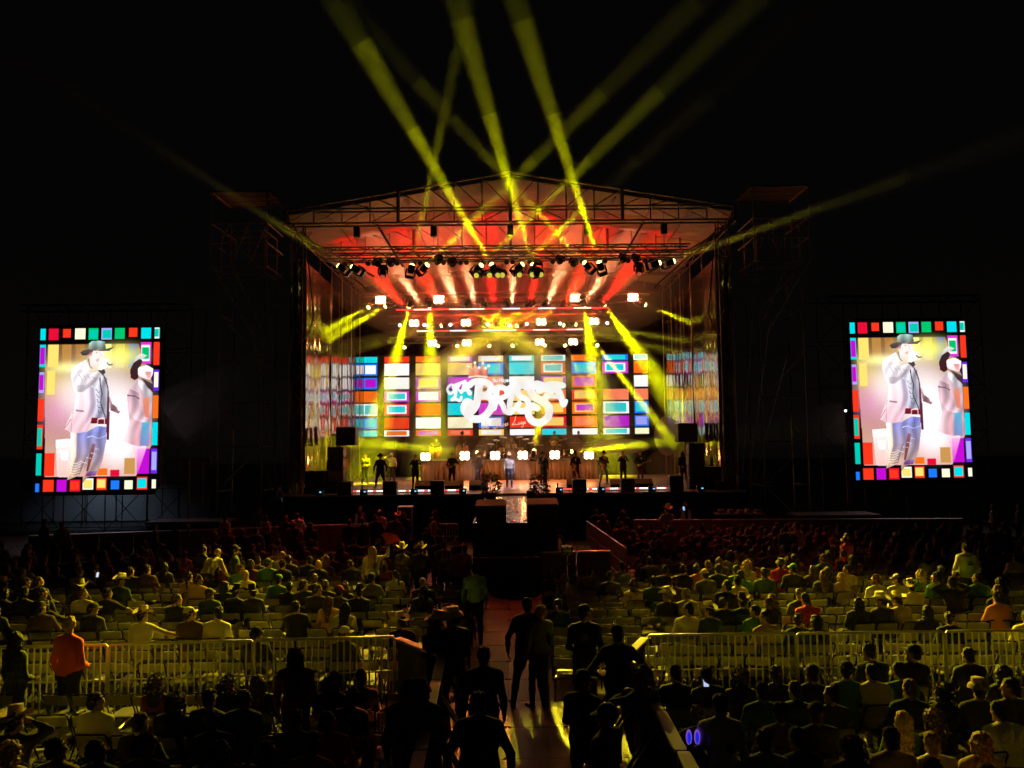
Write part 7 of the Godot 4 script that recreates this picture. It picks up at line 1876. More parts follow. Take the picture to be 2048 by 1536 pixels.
	["sit_right", 9.48, -14.70, -0.04, "yellow", "denim", "short", "black", "", "", false, 0.98, "dark-haired man, yellow shirt, second row beyond fence, nineteenth seat right of aisle"],
	["sit", 6.19, -19.32, -0.13, "darkgreen", "black", "short", "black", "", "", true, 1.02, "dark-haired man, dark green top, eighth row beyond fence, twelfth seat right of aisle"],
	["sit_right", -6.52, -9.71, 0.04, "cream", "black", "short", "black", "cowboy", "paleyellow", false, 0.99, "in pale cowboy hat, cream shirt, fourth row before fence, eleventh seat left of aisle"],
	["sit_hands_head", -6.05, -9.71, -0.08, "dark", "dark", "short", "black", "cowboy", "tan", false, 1.01, "in tan cowboy hat, dark top, fourth row before fence, tenth seat left of aisle"],
	["sit_right", -5.57, -10.55, -0.02, "paleyellow", "dark", "short", "black", "", "", true, 0.97, "dark-haired man, pale yellow shirt, third row before fence, ninth seat left of aisle"],
	["sit_bulky", -4.58, -9.71, -0.10, "black", "tan", "short", "brown", "", "", false, 0.99, "brown-haired man, black top, fourth row before fence, seventh seat left of aisle"],
	["sit", -5.10, -11.39, -0.03, "maroon", "dark", "curly", "black", "", "", true, 0.94, "person with bushy hair, maroon top, second row before fence, eighth seat left of aisle"],
	["sit_left", -4.60, -10.55, 0.11, "dark", "tan", "curly", "black", "", "", true, 0.95, "person with bushy hair, dark top, third row before fence, seventh seat left of aisle"],
	["sit", -4.11, -10.55, -0.11, "black", "black", "short", "black", "", "", false, 1.00, "dark-haired man, black top, third row before fence, sixth seat left of aisle"],
	["sit", -4.11, -11.39, -0.02, "black", "tan", "curly", "black", "", "", false, 0.92, "person with bushy hair, black top, second row before fence, sixth seat left of aisle"],
	["sit_right", -3.66, -10.55, 0.09, "dark", "denim", "short", "black", "", "", true, 0.98, "dark-haired man, dark top, third row before fence, fifth seat left of aisle"],
	["sit_right", -4.11, -8.87, 0.02, "dark", "black", "short", "black", "cap", "dark", false, 1.02, "person in a dark cap, dark top, fifth row before fence, sixth seat left of aisle"],
	["sit_right", -5.52, -8.87, -0.04, "tan", "tan", "curly", "blond", "", "", true, 0.96, "woman with big blond curls, tan top, fifth row before fence, ninth seat left of aisle"],
	["sit_right", -5.07, -8.87, -0.03, "tan", "black", "short", "black", "", "", true, 1.00, "dark-haired man, tan top, fifth row before fence, eighth seat left of aisle"],
	["sit_right", -4.57, -8.87, -0.13, "green", "black", "short", "black", "", "", true, 0.98, "dark-haired man, green shirt, fifth row before fence, seventh seat left of aisle"],
	["sit", -3.66, -9.71, 0.13, "dark", "dark", "short", "black", "", "", false, 1.00, "dark-haired man, dark top, fourth row before fence, fifth seat left of aisle"],
	["sit_right", -3.20, -8.87, -0.04, "dark", "black", "long", "black", "", "", true, 0.97, "long-haired woman, dark top, fifth row before fence, fourth seat left of aisle"],
	["sit_left", -6.03, -8.87, -0.13, "grey", "denim", "short", "black", "cap", "white", true, 0.98, "person in a white cap, grey shirt, fifth row before fence, tenth seat left of aisle"],
	["sit", -3.66, -11.39, 0.09, "dark", "black", "long", "brown", "", "", false, 0.94, "woman with long brown hair, dark top, second row before fence, fifth seat left of aisle"],
	["sit", -2.68, -11.39, 0.04, "black", "black", "curly", "black", "", "", true, 0.94, "person with bushy hair, black top, second row before fence, third seat left of aisle"],
	["sit_forward", -2.24, -11.39, 0.11, "grey", "black", "short", "black", "", "", false, 0.98, "dark-haired man, grey shirt, second row before fence, second seat left of aisle"],
	["sit_forward", -2.25, -10.55, -0.13, "black", "dark", "short", "black", "", "", false, 0.98, "dark-haired man, black top, third row before fence, second seat left of aisle"],
	["sit", -2.69, -9.71, 0.03, "grey", "denim", "short", "brown", "", "", true, 1.00, "brown-haired man, grey shirt, fourth row before fence, third seat left of aisle"],
	["sit_right", -2.21, -9.71, 0.03, "red", "tan", "short", "black", "", "", false, 0.98, "dark-haired man, red top, fourth row before fence, second seat left of aisle"],
	["sit_left", -2.25, -8.87, -0.13, "red", "tan", "short", "black", "", "", true, 1.03, "dark-haired man, red top, fifth row before fence, second seat left of aisle"],
	["sit", -2.71, -8.87, 0.01, "dark", "tan", "long", "black", "", "", false, 0.96, "long-haired woman, dark top, fifth row before fence, third seat left of aisle"],
	["sit_phone", 2.78, -11.39, 0.10, "dark", "denim", "short", "black", "", "", false, 0.97, "dark-haired man, dark top, second row before fence, second seat right of aisle"],
	["sit_right", 3.24, -11.39, -0.15, "dark", "dark", "curly", "black", "", "", false, 0.94, "person with bushy hair, dark top, second row before fence, third seat right of aisle"],
	["sit_right", 2.28, -9.71, -0.09, "dark", "dark", "short", "brown", "", "", true, 1.00, "brown-haired man, dark top, fourth row before fence, first seat right of aisle"],
	["sit_left", 2.28, -8.87, -0.04, "grey", "denim", "short", "black", "", "", false, 0.98, "dark-haired man, grey shirt, fifth row before fence, first seat right of aisle"],
	["sit_right", 2.78, -8.87, -0.10, "lightblue", "denim", "short", "black", "", "", false, 1.01, "dark-haired man, light blue shirt, fifth row before fence, second seat right of aisle"],
	["sit", 3.25, -10.55, 0.02, "green", "denim", "short", "black", "", "", true, 1.01, "dark-haired man, green shirt, third row before fence, third seat right of aisle"],
	["sit_forward", 2.30, -11.39, 0.01, "dark", "denim", "short", "black", "", "", false, 0.99, "dark-haired man, dark top, second row before fence, first seat right of aisle"],
	["sit_bulky", 3.73, -11.39, -0.07, "dark", "dark", "short", "brown", "", "", true, 0.98, "brown-haired man, dark top, second row before fence, fourth seat right of aisle"],
	["sit", 4.20, -11.39, 0.10, "dark", "tan", "short", "black", "cap", "black", true, 0.98, "person in a black cap, dark top, second row before fence, fifth seat right of aisle"],
	["sit_right", 4.68, -11.39, 0.14, "green", "denim", "short", "black", "cap", "black", false, 1.01, "person in a black cap, green shirt, second row before fence, sixth seat right of aisle"],
	["sit", 5.13, -11.39, 0.04, "yellow", "tan", "short", "black", "", "", true, 0.99, "dark-haired man, yellow shirt, second row before fence, seventh seat right of aisle"],
	["sit_forward", 5.62, -12.23, 0.04, "dark", "dark", "short", "black", "", "", true, 1.03, "dark-haired man, dark top, first row before fence, eighth seat right of aisle"],
	["sit_forward", 5.60, -11.39, -0.13, "green", "dark", "short", "black", "cap", "darkgreen", false, 0.99, "in dark green cap, green shirt, second row before fence, eighth seat right of aisle"],
	["sit_left", 6.07, -12.23, -0.06, "black", "denim", "short", "black", "cap", "black", true, 1.02, "person in a black cap, black top, first row before fence, ninth seat right of aisle"],
	["sit", 5.17, -10.55, 0.00, "dark", "denim", "short", "brown", "", "", false, 1.02, "brown-haired man, dark top, third row before fence, seventh seat right of aisle"],
	["sit", 7.02, -12.23, 0.02, "dark", "dark", "short", "black", "", "", false, 0.98, "dark-haired man, dark top, first row before fence, eleventh seat right of aisle"],
	["sit_left", 5.61, -10.55, -0.04, "dark", "denim", "curly", "black", "", "", false, 0.96, "person with bushy hair, dark top, third row before fence, eighth seat right of aisle"],
	["sit", 5.13, -9.71, 0.03, "dark", "denim", "curly", "brown", "", "", true, 0.93, "curly-haired woman, dark top, fourth row before fence, seventh seat right of aisle"],
	["sit_bulky", 6.10, -10.55, -0.07, "dark", "tan", "short", "black", "bucket", "tan", false, 1.00, "in tan bucket hat, dark top, third row before fence, ninth seat right of aisle"],
	["sit_left", 6.55, -10.55, 0.11, "plaidgrey", "denim", "short", "black", "", "", false, 1.02, "dark-haired man, patterned shirt, third row before fence, tenth seat right of aisle"],
	["sit", 7.04, -11.39, 0.09, "black", "tan", "long", "black", "", "", true, 0.97, "long-haired woman, black top, second row before fence, eleventh seat right of aisle"],
	["sit", 7.08, -10.55, -0.01, "dark", "black", "short", "black", "", "", false, 0.97, "dark-haired man, dark top, third row before fence, eleventh seat right of aisle"],
	["sit_forward", 3.73, -10.55, -0.06, "darkgreen", "dark", "short", "black", "", "", false, 1.00, "dark-haired man, dark green top, third row before fence, fourth seat right of aisle"],
	["sit_left", 4.21, -10.55, -0.11, "dark", "denim", "bun", "black", "", "", false, 0.96, "woman with a bun, dark top, third row before fence, fifth seat right of aisle"],
	["sit_bulky", 3.25, -9.71, -0.08, "brown", "denim", "short", "black", "", "", true, 1.02, "dark-haired man, brown top, fourth row before fence, third seat right of aisle"],
	["sit", 3.71, -9.71, -0.01, "dark", "denim", "short", "brown", "cap", "dark", false, 1.01, "person in a dark cap, dark top, fourth row before fence, fourth seat right of aisle"],
	["sit_left", 3.73, -8.87, -0.07, "dark", "dark", "curly", "brown", "", "", false, 0.93, "curly-haired woman, dark top, fifth row before fence, fourth seat right of aisle"],
	["sit", 4.65, -9.71, 0.02, "green", "black", "long", "blond", "", "", false, 0.93, "blonde woman, green shirt, fourth row before fence, sixth seat right of aisle"],
	["sit_left", 5.15, -8.87, 0.03, "tan", "tan", "long", "blond", "", "", true, 0.97, "blonde woman, tan top, fifth row before fence, seventh seat right of aisle"],
	["sit", 4.67, -8.87, -0.03, "paleyellow", "denim", "short", "blond", "", "", true, 0.98, "fair-haired man, pale yellow shirt, fifth row before fence, sixth seat right of aisle"],
	["sit", 4.21, -8.03, -0.15, "paleyellow", "denim", "short", "black", "", "", true, 1.02, "dark-haired man, pale yellow shirt, sixth row before fence, fifth seat right of aisle"],
	["sit_forward", 3.24, -8.87, 0.10, "dark", "tan", "short", "black", "", "", false, 1.00, "dark-haired man, dark top, fifth row before fence, third seat right of aisle"],
	["sit", 4.20, -8.87, -0.05, "tan", "tan", "short", "black", "", "", false, 1.02, "dark-haired man, tan top, fifth row before fence, fifth seat right of aisle"],
	["sit", 4.67, -8.03, -0.15, "tan", "black", "short", "brown", "", "", false, 0.98, "brown-haired man, tan top, sixth row before fence, sixth seat right of aisle"],
	["sit_forward", 6.08, -9.71, -0.15, "white", "denim", "short", "black", "", "", false, 0.99, "dark-haired man, white shirt, fourth row before fence, ninth seat right of aisle"],
	["sit", 5.17, -8.03, -0.08, "orange", "black", "bald", "black", "", "", false, 1.03, "bald man, orange top, sixth row before fence, seventh seat right of aisle"],
	["stand_turned", -12.79, -27.76, -1.00, "dark", "dark", "short", "black", "", "", false, 1.00, "dark figure standing side-on against the pale front barrier wall"],
	["arm_up", -11.52, -26.53, 0.50, "black", "black", "long", "black", "", "", false, 0.97, "dark figure with an outstretched arm beside the front barrier wall"],
	["stand_turned", -11.45, -30.86, -0.40, "peach", "dark", "short", "black", "", "", true, 1.00, "bare-armed person at the far end of the left barrier wall looking aside"],
	["stand", -9.98, -25.96, 0.00, "dark", "dark", "long", "brown", "", "", false, 0.95, "long-haired dark figure third in the line standing near the left barrier"],
	["stand_other", -9.61, -26.09, 0.30, "brown", "dark", "short", "black", "", "", true, 1.00, "person in brown standing close behind the bare-armed one at the barrier"],
	["stand", -9.25, -26.48, 0.20, "black", "black", "long", "black", "", "", false, 0.96, "woman in black standing just right of the brown-clad person at the barrier"],
	["stand", -8.66, -26.19, 0.00, "dark", "dark", "short", "black", "", "", false, 1.00, "dark standing figure at the bend of the left barrier"],
	["stand_turned", -17.44, -28.92, -0.60, "dark", "dark", "short", "black", "", "", false, 1.05, "dark figure standing far left under the side screen"],
	["stand_other", -16.72, -28.78, 0.60, "grey", "dark", "short", "black", "", "", false, 1.00, "person behind the left barrier in front of the lit scaffold bay"],
	["stand_turned", -8.67, -21.83, -0.90, "dark", "dark", "short", "black", "", "", false, 1.00, "man in dark shirt facing the bent man in pale yellow"],
	["stoop", -8.32, -21.30, -0.30, "paleyellow", "dark", "bald", "black", "", "", false, 1.07, "bald man in pale yellow shirt bending over among the chairs"],
	["stand_turned", -7.57, -21.23, -1.20, "darkgreen", "dark", "short", "black", "cap", "black", false, 1.03, "tall man in dark shirt and cap standing beside the bent man"],
	["stand", -11.13, -33.95, 0.00, "grey", "dark", "short", "black", "", "", false, 1.00, "grey figure standing behind the barrier at the left stage corner"],
	["stand_turned", -10.02, -31.42, -0.50, "peach", "dark", "bob", "black", "", "", true, 0.96, "bare-armed woman by the barrier near the left stage corner"],
	["stand", -8.88, -30.33, 0.20, "maroon", "dark", "short", "brown", "", "", true, 1.00, "person in maroon standing left of the photographer at the barrier"],
	["phone_up", -8.71, -31.35, 0.00, "white", "dark", "short", "black", "", "", false, 1.00, "person in white holding up a phone at the left barrier"],
	["stand", -8.27, -29.16, 0.00, "brown", "dark", "long", "brown", "", "", false, 0.94, "woman with brown top standing before the person in white"],
	["stand_other", -7.33, -28.13, -0.20, "black", "black", "long", "black", "", "", true, 0.97, "woman in sleeveless black dress standing at the left barrier"],
	["stand", -6.14, -29.12, 0.10, "dark", "dark", "short", "black", "", "", false, 0.97, "short dark figure next to the guard in a pale vest"],
	["stand", -5.64, -29.03, 0.00, "darkgreen", "dark", "short", "black", "", "", false, 1.00, "man in grey-green shirt standing with his back turned by the barrier"],
	["stand_wide", -5.36, -30.21, 0.00, "black", "black", "short", "black", "", "", false, 1.00, "broad man in black standing before the person with a white cap"],
	["stand_turned", -5.42, -31.71, -0.30, "peach", "dark", "short", "black", "cap", "white", false, 1.02, "person in a white cap near the metal case by the stage"],
	["stand_wide", -4.59, -30.02, 0.10, "grey", "dark", "short", "black", "", "", false, 1.02, "heavy man in pale grey shirt standing near the metal case"],
	["stand", -4.56, -30.95, 0.00, "tan", "dark", "short", "black", "cowboy", "tan", false, 1.00, "person in tan cowboy hat standing just left of the metal case"],
	["stand_other", -4.34, -30.77, 0.20, "black", "dark", "short", "black", "", "", false, 1.02, "man in black standing directly beside the metal case"],
	["stand_turned", -3.25, -31.85, 0.90, "dark", "dark", "short", "black", "", "", false, 1.00, "dark person stooping past the metal case under the stage"],
	["stand", -2.87, -28.13, 0.00, "black", "black", "long", "blond", "", "", false, 0.97, "blonde woman in black at the small loose barrier"],
	["stand", -3.30, -29.52, 0.00, "dark", "dark", "short", "black", "", "", false, 0.75, "child in dark clothes beside the blonde woman at the small barrier"],
	["arm_up", -3.84, -21.16, 0.00, "cream", "dark", "long", "blond", "", "", false, 1.00, "blonde woman in cream hoodie raising a red fan"],
	["stand_turned", -3.01, -21.18, -0.70, "plaidgrey", "denim", "short", "black", "cowboy", "cream", false, 1.02, "man in plaid shirt and pale cowboy hat standing at the aisle"],
	["stand_turned", -2.52, -21.09, -0.50, "black", "dark", "short", "black", "cowboy", "yellow", false, 1.03, "man in black shirt and yellow-lit cowboy hat standing at the aisle"],  # the hat tone itself carries the yellow light
	["stand", -2.24, -22.99, 0.00, "dark", "dark", "short", "black", "cap", "black", false, 1.02, "man in dark cap behind the black-shirted cowboy"],
	["stand", -1.95, -21.71, 0.00, "plaidgrey", "dark", "short", "black", "", "", false, 1.04, "young man in grey checked shirt standing at the aisle corner"],
	["stand_turned", -1.67, -23.22, 0.60, "brown", "dark", "short", "black", "", "", false, 1.00, "brown-clad person near the red glittering floor by the runway"],
	["stand", -1.47, -21.15, 0.00, "maroon", "dark", "short", "black", "", "", false, 1.00, "person in dark red shirt standing at the runway corner"],
	["stand_turned", -1.40, -22.55, -0.60, "grey", "dark", "short", "black", "", "", false, 0.90, "short person in grey beside the dark red shirt"],
	["stand", -0.89, -17.70, 0.10, "teal", "dark", "short", "black", "", "", false, 1.03, "man in teal dress shirt standing in the aisle"],
	["stand_other", -1.22, -12.43, -0.50, "black", "dark", "long", "black", "cowboy", "cream", false, 1.05, "woman in white cowboy hat embracing someone at the aisle barrier corner"],
	["stand_turned", -0.99, -12.44, 0.50, "black", "dark", "short", "black", "bucket", "white", false, 1.10, "person in white bucket hat and black jacket hugged by the woman in hat"],
	["stand", 3.37, -31.66, 0.00, "dark", "dark", "short", "black", "", "", false, 1.00, "dark figure standing by the stage skirt near the leaning barrier"],
	["stand", 3.49, -30.30, 0.20, "grey", "dark", "long", "brown", "", "", false, 0.97, "long-haired woman in grey by the leaning barrier"],
	["stand_wide", 4.38, -30.98, 0.00, "black", "dark", "curly", "black", "", "", false, 1.00, "person with huge bushy hair standing behind the leaning barrier"],
	["stand_wide", 3.76, -27.10, 0.00, "maroon", "dark", "short", "black", "", "", false, 0.98, "broad man in dark red shirt beside the leaning barrier"],
	["stand", 3.83, -28.65, 0.00, "brown", "dark", "short", "black", "", "", false, 0.85, "child next to the broad man in dark red"],
	["phone_up", 6.01, -30.34, 0.20, "lightblue", "dark", "short", "black", "cowboy", "tan", false, 1.12, "tall man in tan cowboy hat filming with a phone at the right barrier"],
	["stand", 5.07, -25.29, 0.00, "maroon", "dark", "short", "black", "", "", false, 1.00, "person in dark red directly below the filming cowboy"],
	["stand_other", 8.71, -24.72, -0.40, "tealdark", "black", "short", "black", "", "", true, 1.04, "person in dark teal shirt embracing a man in white"],
	["stand_turned", 9.11, -25.11, 0.40, "cream", "dark", "short", "black", "", "", false, 1.05, "man in cream shirt embracing a person in dark teal"],
	["stand_other", 15.41, -24.95, -0.20, "brown", "dark", "short", "black", "cowboy", "brown", false, 1.00, "person in a brown brimmed hat at the far right side"],
	["stand_turned", 19.76, -32.02, 0.80, "cream", "dark", "short", "black", "", "", false, 1.00, "pale-shirted person beyond the right barrier"],
	["stand_turned", 20.75, -31.90, 0.80, "grey", "dark", "short", "black", "", "", false, 1.00, "grey figure beyond the right barrier at the picture edge"],
	["stand_turned", -7.69, -12.14, -0.50, "plaid", "dark", "long", "black", "", "", false, 0.98, "long-haired woman in green plaid shirt standing at the left fence"],
	["stand_turned", -7.00, -12.36, -0.35, "pink", "black", "short", "blond", "", "", false, 1.08, "fair-haired person in bright red jacket standing at the left fence"],
	["stand", -3.03, -10.90, 0.00, "maroon", "dark", "long", "black", "", "", false, 1.00, "long-haired woman standing before the left fence near the aisle"],
	["stand", -1.23, -9.20, 0.00, "darkgreen", "black", "short", "black", "", "", false, 1.05, "tall man in dark shirt standing inside the left aisle barrier"],
	["stand_other", -1.09, -9.30, -0.30, "dark", "black", "long", "black", "", "", false, 1.03, "long-haired woman leaning on the left aisle barrier beside the tall man"],
	["stand", -0.42, -10.60, 0.00, "black", "black", "short", "black", "", "", false, 1.04, "guard in black jacket with pale lettering walking up the aisle"],
	["stand_wide", -0.40, -8.70, 0.00, "black", "black", "short", "black", "", "", false, 1.05, "large figure in black standing closest in the aisle"],
	["stand_wide", 0.23, -13.62, 0.00, "black", "black", "short", "black", "", "", false, 1.06, "big man in black standing with legs apart in the aisle"],
	["stand_turned", 0.43, -13.60, 0.50, "grey", "dark", "short", "blond", "", "", false, 0.99, "fair-haired person half hidden by the big man in the aisle"],
	["stand_other", 0.84, -9.70, -0.50, "black", "black", "short", "black", "cap", "black", false, 1.00, "police officer in a cap standing beside the right aisle barrier"],
	["stand_turned", 0.96, -8.50, 0.90, "black", "black", "short", "black", "cap", "black", false, 1.00, "police officer in a cap facing left, closest to the camera"],
	["akimbo", 1.53, -11.70, 0.00, "black", "black", "short", "black", "cap", "black", true, 1.04, "guard in black shirt with hands on hips by the right fence"],
	["lean", 1.67, -9.90, 0.50, "blue", "black", "curly", "brown", "", "", false, 1.00, "curly-haired person in blue leaning over the right aisle barrier"],
	["stand", 2.27, -8.80, 0.00, "white", "denim", "short", "black", "", "", false, 1.00, "person in white shirt standing in the seats right of the aisle"],
]

# ------------------------------------------------------------------ folding chairs
func chair_meshes() -> Array:
	# facing -z: the seat at 0.45, the back behind at +z
	var pan := sheet(6, 6, func(u, v): return Vector3((u - 0.5) * 0.40 * (1.0 - 0.08 * (1.0 - v)), 0.45 + 0.012 * cos((u - 0.5) * 3.0) - 0.012 * v, (v - 0.5) * 0.40 - 0.03), Vector3(0, -0.018, 0))
	var back := sheet(10, 5, func(u, v):
		var rr: float = 1.0 - 0.16 * pow(absf(2.0 * u - 1.0), 6.0) * (1.0 if v > 0.5 else -0.4)
		return Vector3((u - 0.5) * 0.41, 0.715 + (v - 0.5) * 0.15 * rr, 0.24 + 0.035 * v - 0.03 * pow(2.0 * u - 1.0, 2.0)), Vector3(0, 0, 0.016))
	# front legs rise into the back frame; rear legs run to the seat
	var f := tube([Vector3(-0.23, 0.0, -0.22), Vector3(-0.225, 0.45, 0.1), Vector3(-0.22, 0.78, 0.27), Vector3(-0.19, 0.82, 0.285), Vector3(0.19, 0.82, 0.285), Vector3(0.22, 0.78, 0.27), Vector3(0.225, 0.45, 0.1), Vector3(0.23, 0.0, -0.22)], [0.0125], 6)
	var leg := tube([Vector3(0, 0.44, -0.16), Vector3(0, 0.0, 0.27)], [0.0115], 6)
	return [pan, back, f, leg]

func place_chairs() -> void:
	var k := chair_meshes()
	var plastic := mat(0.27, 0.25, 0.18, 0.4)
	plastic = plastic.duplicate()
	plastic.backlight_enabled = true
	plastic.backlight = lin(0.09, 0.085, 0.07)
	var tubing := mat(0.05, 0.047, 0.045, 0.25, 0.7)
	var proto := thing("folding_chair", "x", "chair")
	used["folding_chair"] = 0
	part(proto, "seat", k[0], plastic)
	part(proto, "backrest", k[1], plastic)
	part(proto, "frame", k[2], tubing)
	for s in [-1, 1]: part(proto, "leg", k[3], tubing, Transform3D(Basis(), Vector3(s * 0.2, 0, 0)))
	remove_child(proto)
	var spots := []
	for near in [true, false]:
		for r in (7 if near else 21):
			var d: float = 12.25 - 0.84 * r if near else 13.95 + 0.77 * r
			for side in [-1, 1]:
				for i in 48:
					var x: float = (-(1.75 if near else 1.15) - 0.475 * i) if side < 0 else ((2.3 if near else 0.95) + 0.475 * i)
					if absf(x) > d * 0.70 + 0.6: break
					if not near and d > 21.0 and x > -3.2 and x < 3.6: continue
					if not near and d > 27.5 and x < 0: continue
					if rng.randf() < (0.3 if near else 0.08): continue
					spots.append([d, x, near, r, side, i])
	spots.sort_custom(func(a, b): return a[0] + absf(a[1]) * 0.1 < b[0] + absf(b[1]) * 0.1)
	var rest := []
	for n in spots.size():
		var s: Array = spots[n]
		var yaw := rng.randf_range(-0.17, 0.17)
		var at := Vector3(s[1] + rng.randf_range(-0.035, 0.035), 0, -s[0] + rng.randf_range(-0.05, 0.05))
		if n < 300:
			var lab := "folding chair, %s row %s fence, %s seat %s of aisle" % [ordinal(s[3]), "before" if s[2] else "beyond", ordinal(s[5]), "left" if s[4] < 0 else "right"]
			copy_thing(proto, "folding_chair", lab, at, yaw, "folding chairs in the audience")
		else: rest.append(Transform3D(Basis(Vector3.UP, yaw), at))
	proto.queue_free()
	# the far rows, each too small to pick apart
	var whole := ArrayMesh.new()
	var st := SurfaceTool.new()
	st.append_from(k[0], 0, Transform3D()); st.append_from(k[1], 0, Transform3D())
	st.commit(whole)
	var s2 := SurfaceTool.new()
	s2.append_from(k[2], 0, Transform3D())
	for s in [-1, 1]: s2.append_from(k[3], 0, Transform3D(Basis(), Vector3(s * 0.2, 0, 0)))
	s2.commit(whole)
	whole.surface_set_material(0, plastic)
	whole.surface_set_material(1, tubing)
	var mm := MultiMesh.new()
	mm.transform_format = MultiMesh.TRANSFORM_3D
	mm.mesh = whole
	mm.instance_count = rest.size()
	for n in rest.size(): mm.set_instance_transform(n, rest[n])
	var mi := MultiMeshInstance3D.new()
	mi.name = "distant_folding_chairs"
	mi.multimesh = mm
	add_child(mi)
	tag(mi, "mass of folding chairs in the farther rows towards the stage", "chairs", "", "stuff")

func ordinal(k: int) -> String:
	if k < 20: return nth(k)
	var tens: String = ["", "", "twenty", "thirty", "forty"][(k + 1) / 10]
	if (k + 1) % 10 == 0: return ["", "", "twentieth", "thirtieth", "fortieth"][(k + 1) / 10]
	return tens + "-" + nth(k % 10)

# ------------------------------------------------------------------ the audience
func place_crowd() -> void:
	for r in crowd_table:
		var p := person(r[0], r[12], Vector3(r[1], 0, r[2]), r[3], r[4], r[5], r[6], r[7], r[8], r[9], r[10], r[11], "people in the audience" if r[0].begins_with("sit") else "")
		if r[0].begins_with("sit"): p.rotation.z = rng.randf_range(-0.06, 0.06)
	# the dim front rows, too small and dark to tell one from the next
	var sat := {}
	for r in crowd_table: sat["%d %d" % [roundi(r[1] / 0.475), roundi(r[2] / 0.77)]] = true
	var heaps := [[], [], []]
	for row in range(10, 21):
		for side in [-1, 1]:
			for i in 40:
				var d := 13.95 + 0.77 * row
				var x: float = -(1.15 + 0.475 * i) if side < 0 else 0.95 + 0.475 * i
				if absf(x) > d * 0.66 or (x > -3.4 and x < 3.7) or (side < 0 and d > 26.5): continue
				if sat.has("%d %d" % [roundi(x / 0.475), roundi((-d + 0.02) / 0.77)]): continue
				if rng.randf() < 0.42: heaps[rng.randi() % 3].append(Transform3D(Basis(Vector3.UP, rng.randf_range(-0.3, 0.3)) * Basis(Vector3.BACK, rng.randf_range(-0.07, 0.07)) * Basis.from_scale(Vector3.ONE * rng.randf_range(0.92, 1.04)), Vector3(x + rng.randf_range(-0.05, 0.05), 0, -d + rng.randf_range(-0.05, 0.05))))
	for k in 3:
		var kit: Dictionary = bodies[["sit", "sit_right", "sit_bulky"][k]]
		var whole := ArrayMesh.new()
		var wear := [skin_tones[k], tones[["dark", "maroon", "grey"][k]], tones[["dark", "maroon", "grey"][k]], tones["dark"], tones["black"], tones["black"]]
		for q in kit.mesh.get_surface_count():
			whole.add_surface_from_arrays(Mesh.PRIMITIVE_TRIANGLES, kit.mesh.surface_get_arrays(q))
			whole.surface_set_material(q, mat(wear[q].x, wear[q].y, wear[q].z, 0.8))
		var hs := SurfaceTool.new()
		hs.append_from(hair_meshes[["short", "long", "bob"][k]], 0, kit.head)
		hs.commit(whole)
		whole.surface_set_material(whole.get_surface_count() - 1, mat(0.015, 0.012, 0.01, 0.7))
		var mm := MultiMesh.new()
		mm.transform_format = MultiMesh.TRANSFORM_3D
		mm.mesh = whole
		mm.instance_count = heaps[k].size()
		for n in heaps[k].size(): mm.set_instance_transform(n, heaps[k][n])
		var mi := MultiMeshInstance3D.new()
		mi.name = numbered("distant_crowd")
		mi.multimesh = mm
		add_child(mi)
		tag(mi, ["mass of dark-clad short-haired people seated in the dim front rows", "mass of long-haired people in dark red seated in the dim front rows", "mass of bob-haired people in grey seated in the dim front rows"][k], "crowd", "", "stuff")
	# guards in reflective vests
	var vest := mat(0.5, 0.62, 0.12, 0.4)
	var pale := mat(0.6, 0.62, 0.62, 0.3, 0.2)
	var g := [["stand", -0.72, -24.9, 0.2, "white", "guard in a pale open vest standing left of the runway tip", pale], ["stand", 1.35, -25.0, -0.2, "white", "guard in a pale vest with green bands standing right of the runway tip", pale],
		["stand", -6.6, -33.4, 0.0, "white", "guard in a pale vest behind the left barrier before the stage", pale], ["stand", 7.5, -33.8, 0.0, "white", "guard in a pale vest behind the right barrier before the stage", pale],
		["stand_wide", 11.75, -20.3, 0.1, "cream", "man in a yellow-green safety vest standing among the right-hand rows", vest], ["stand_turned", 9.6, -22.5, 0.8, "red", "man in an orange-red tabard and white mask standing in the right-hand rows", mat(0.6, 0.1, 0.03, 0.6)]]
	for k in g.size():
		var facing: float = PI + g[k][3] if k < 4 else g[k][3]
		var p := person(g[k][0], g[k][5], Vector3(g[k][1], 0, g[k][2]), facing, "dark" if k < 4 else g[k][4], "dark", "short", "black", "cap" if k == 1 else "", "black", false, 1.03)
		# the vest wraps the trunk
		var open: float = 0.32 if k < 4 else 0.0
		for side in ([-1, 1] if k < 4 else [0]):
			part(p, "vest", sheet(16, 8, func(u, v):
				var a0: float = lerpf(-PI / 2 + open, PI / 2, u) if side > 0 else lerpf(PI / 2, PI * 1.5 - open, u) if side < 0 else u * TAU
				var y: float = 0.92 + 0.5 * (1.0 - v)
				var w: float = lerpf(0.2, 0.225, v) * (1.12 if k >= 4 else 1.0)
				return Vector3(cos(a0) * w, y, 0.01 + sin(a0) * w * 0.74), Vector3(0, 0, 0.004)), g[k][6])
		if k == 4:
			box(p, "vest_print", Vector3(0.0, 1.3, 0.185), Vector3(0.07, 0.03, 0.012), mat(0.05, 0.06, 0.02, 0.7))
			box(p, "vest_print", Vector3(0.0, 1.24, 0.19), Vector3(0.16, 0.045, 0.012), mat(0.05, 0.06, 0.02, 0.7))
		if k == 5: box(p, "face_mask", Vector3(-0.06, 1.575, -0.09), Vector3(0.1, 0.07, 0.03), mat(0.75, 0.75, 0.75, 0.7), Vector3(0, 0.8, 0))
	# the officer with an emblem on his back
	var off := person("stand_other", "police officer with a pale round emblem on his back, right side of the aisle", Vector3(1.15, 0, -12.9), 0.0, "black", "black", "short", "black", "cap", "black", false, 1.07)
